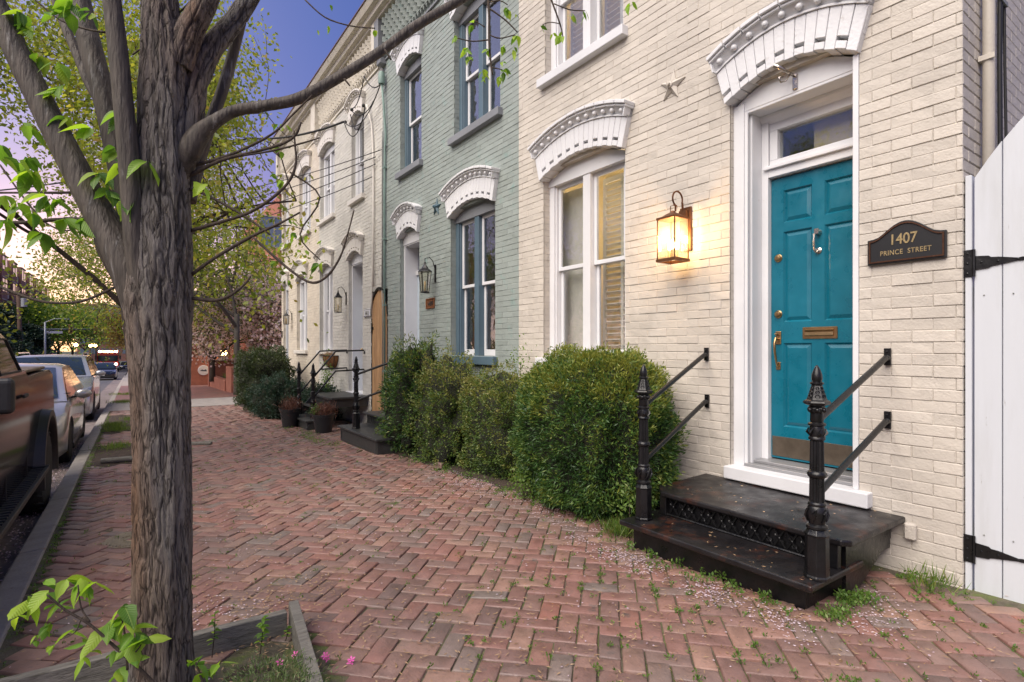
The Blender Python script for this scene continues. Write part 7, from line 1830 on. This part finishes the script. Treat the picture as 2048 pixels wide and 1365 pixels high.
# ------------------------------------------------------------------ buildings beyond
RED = mat('far_red_brick', (.24, .115, .085), .85, var=.15, ns=.8, bump=.3, bs=8, col2=(.19, .10, .08), c2s=1.5, c2t=.5, c2w=.2)
ORB = mat('orange_red_brick', (.34, .13, .085), .8, var=.2, ns=2, bump=.6, bs=14, col2=(.26, .10, .07), c2s=5, c2t=.5, c2w=.2)
STONE = mat('pale_stone_trim', (.42, .37, .32), .8, var=.1)
FG = mat('far_window_glass', (.05, .065, .075), .08, var=.1, bump=0, spec=.9)
FGB = mat('blue_grey_far_glass', (.14, .18, .23), .1, var=.1, bump=0, spec=.9)
bl_ = thing('apartment_block', 'long red brick apartment block with tall bays on the left side of the street', 'building', (-19, 95, -2))
part('wall', MB().box(-28, -15.2, 58, 150, -3, 13.2), RED, bl_)
y = 59
while y < 148:
    b_ = part('bay', MB().box(-15.2, -14.2, y, y+4.2, -2.5, 14.0), RED, bl_)
    w_s = MB()
    for fl in range(5):
        z = -.9+fl*3.0
        part('window', MB().box(-14.198, -14.16, y+.5, y+1.75, z+.9, z+2.6), FG, b_); part('window', MB().box(-14.198, -14.16, y+2.4, y+3.65, z+.9, z+2.6), FG, b_)
        w_s.box(-14.2, -14.1, y+.1, y+4.1, z+2.75, z+2.9)
    part('stone_band', w_s, STONE, b_, kind='stuff')
    for fl in range(5):
        z = -.9+fl*3.0; part('balcony', MB().box(-15.2, -14.5, y+4.5, y+7.4, z+.3, z+1.25), STONE, b_)
        part('balcony_door', MB().box(-15.198, -15.16, y+4.8, y+7.2, z+1.25, z+2.5), FG, b_)
    y += 7.7
q = at(225, 640, 175); fb = thing('far_block', 'low pinkish brick office building closing the end of the street', 'building', (q.x, q.y, -2))
part('wall', MB().box(q.x-9, q.x+16, q.y, q.y+12, -4, 15.5), RED, fb)
for fl in range(5):
    z = -1+fl*3.2
    for k in range(9): part('window', MB().box(q.x-8.2+k*2.7, q.x-8.2+k*2.7+2.1, q.y-.05, q.y-.002, z+.6, z+2.3), FGB, fb)
part('penthouse', MB().box(q.x+3, q.x+9, q.y+2, q.y+9, 15.5, 18.5), RED, fb)
# brick building beyond the alley
rb2 = thing('brick_building', 'orange red brick office building beyond the alley behind the cherry trees', 'building', (8, 36, -1))
zb = -1.2
part('wall', MB().box(2.2, 7.0, 36, 46, zb, 4.4), ORB, rb2); tall = part('wall', MB().box(7.0, 18, 33.5, 46, zb, 10.3), ORB, rb2)
part('parapet', MB().box(2.1, 7.0, 35.9, 36.15, 4.4, 4.65), STONE, rb2); part('parapet', MB().box(6.9, 18.1, 33.4, 33.7, 10.3, 10.55), STONE, rb2)
def fwin(px0, px1, py0, py1, d, yy, parent, m=FG, pn='window'):
    # window on the plane y = yy
    def X(px): t = (px-1024)/FPX; return yy*(SA+t*CA)/(CA-t*SA)
    x0, x1 = X(px0), X(px1); dd = x0*SA+yy*CA; z0_ = EYE+(HY-py1)/FPX*dd; z1_ = EYE+(HY-py0)/FPX*dd
    o = part(pn, MB().box(x0, x1, yy-.06, yy-.002, z0_, z1_), m, parent)
    f = MB(); 
    for (a, b, c, e) in ((x0-.08, x0, z0_-.08, z1_+.08), (x1, x1+.08, z0_-.08, z1_+.08), (x0, x1, z1_, z1_+.08), (x0, x1, z0_-.08, z0_)): f.box(a, b, yy-.09, yy-.002, c, e)
    f.box((x0+x1)/2-.03, (x0+x1)/2+.03, yy-.08, yy-.061, z0_, z1_); part('window_surround', f, STONE, o)
fwin(520, 575, 432, 492, 0, 33.5, rb2, FGB); fwin(520, 575, 540, 600, 0, 33.5, rb2, FGB); fwin(433, 452, 703, 722, 0, 36, rb2); fwin(470, 482, 703, 722, 0, 36, rb2); fwin(400, 418, 640, 672, 0, 36, rb2, FGB); fwin(440, 470, 640, 672, 0, 36, rb2, FGB)
fwin(400, 414, 702, 738, 0, 36, rb2, STONE, 'stone_panel')
part('pier', MB().box(1.6, 2.2, 35.2, 36.5, zb, 3.6), ORB, rb2)
wl_ = thing('entrance_light', 'bright warm entrance light glowing under the left cherry tree', 'light', at(447, 706, 29)); q = at(447, 706, 29)
part('lamp_globe', MB().ball(q, .17, 12, 8), glb, wl_, smooth=True)
# brick planter and sign wall under the cherries
pw = thing('brick_planter', 'low red brick planter wall with grass beneath the cherry trees', 'planter', at(440, 770, 23))
q1 = at(424, 765, 26); q2 = at(460, 778, 22)
q3 = at(483, 770, 21.5)
g = gz(24)
part('pier', MB().box(q2.x, q3.x+.25, q2.y-.2, q2.y+1.2, g-.3, at(465, 735, 21.8).z), ORB, pw, bev=.02)
part('planter_wall', MB().box(q2.x-.05, q2.x+.22, q2.y+1.2, q2.y+6.5, g-.3, g+.42), ORB, pw, bev=.02)
part('back_wall', MB().box(q2.x-.1, q2.x+4, q2.y+6.5, q2.y+6.8, g-.3, g+1.15), ORB, pw); part('coping', MB().box(q2.x-.15, q2.x+4.05, q2.y+6.45, q2.y+6.85, g+1.15, g+1.22), STONE, pw)
part('planter_soil', MB().box(q2.x+.22, q2.x+4, q2.y+1.2, q2.y+6.5, g-.3, g+.35), M['soil'], pw)
P = np.random.rand(900, 3)*np.array([1.2, 2.6, .05])+np.array([q2.x+.3, q2.y+1.6, g+.35]); o = cloud('planter_grass', P, np.random.normal(size=P.shape)*.5+np.array([0, 0, 1.3]), .35, .02, M['grass'], None, np.random.rand(900)*.6+.4); tag(o, 'tall fresh green grass growing in the brick planter', 'grass', kind='stuff')
sw_ = thing('sign_wall', 'short brick wall with a round white sign below the left cherry tree', 'wall', at(405, 745, 29)); q = at(405, 741, 29)
part('wall_block', MB().box(q.x-.65, q.x+.75, q.y, q.y+.4, gz(30)-.3, q.z+.75), ORB, sw_, bev=.02)
part('round_sign', MB().lathe([(.26, -.05), (.27, -.03), (.27, 0)], (q.x+.05, q.y, q.z), 28, 'y'), M['trim'], sw_, smooth=30)
em = MB(); em.add([(q.x-.12, q.y-.056, q.z-.03), (q.x-.02, q.y-.056, q.z+.05), (q.x+.06, q.y-.056, q.z+.01), (q.x+.16, q.y-.056, q.z+.06), (q.x+.20, q.y-.056, q.z-.06), (q.x+.05, q.y-.056, q.z-.05)], [(0, 1, 2, 3, 4, 5)]); part('emblem', em, M['poled'], sw_)
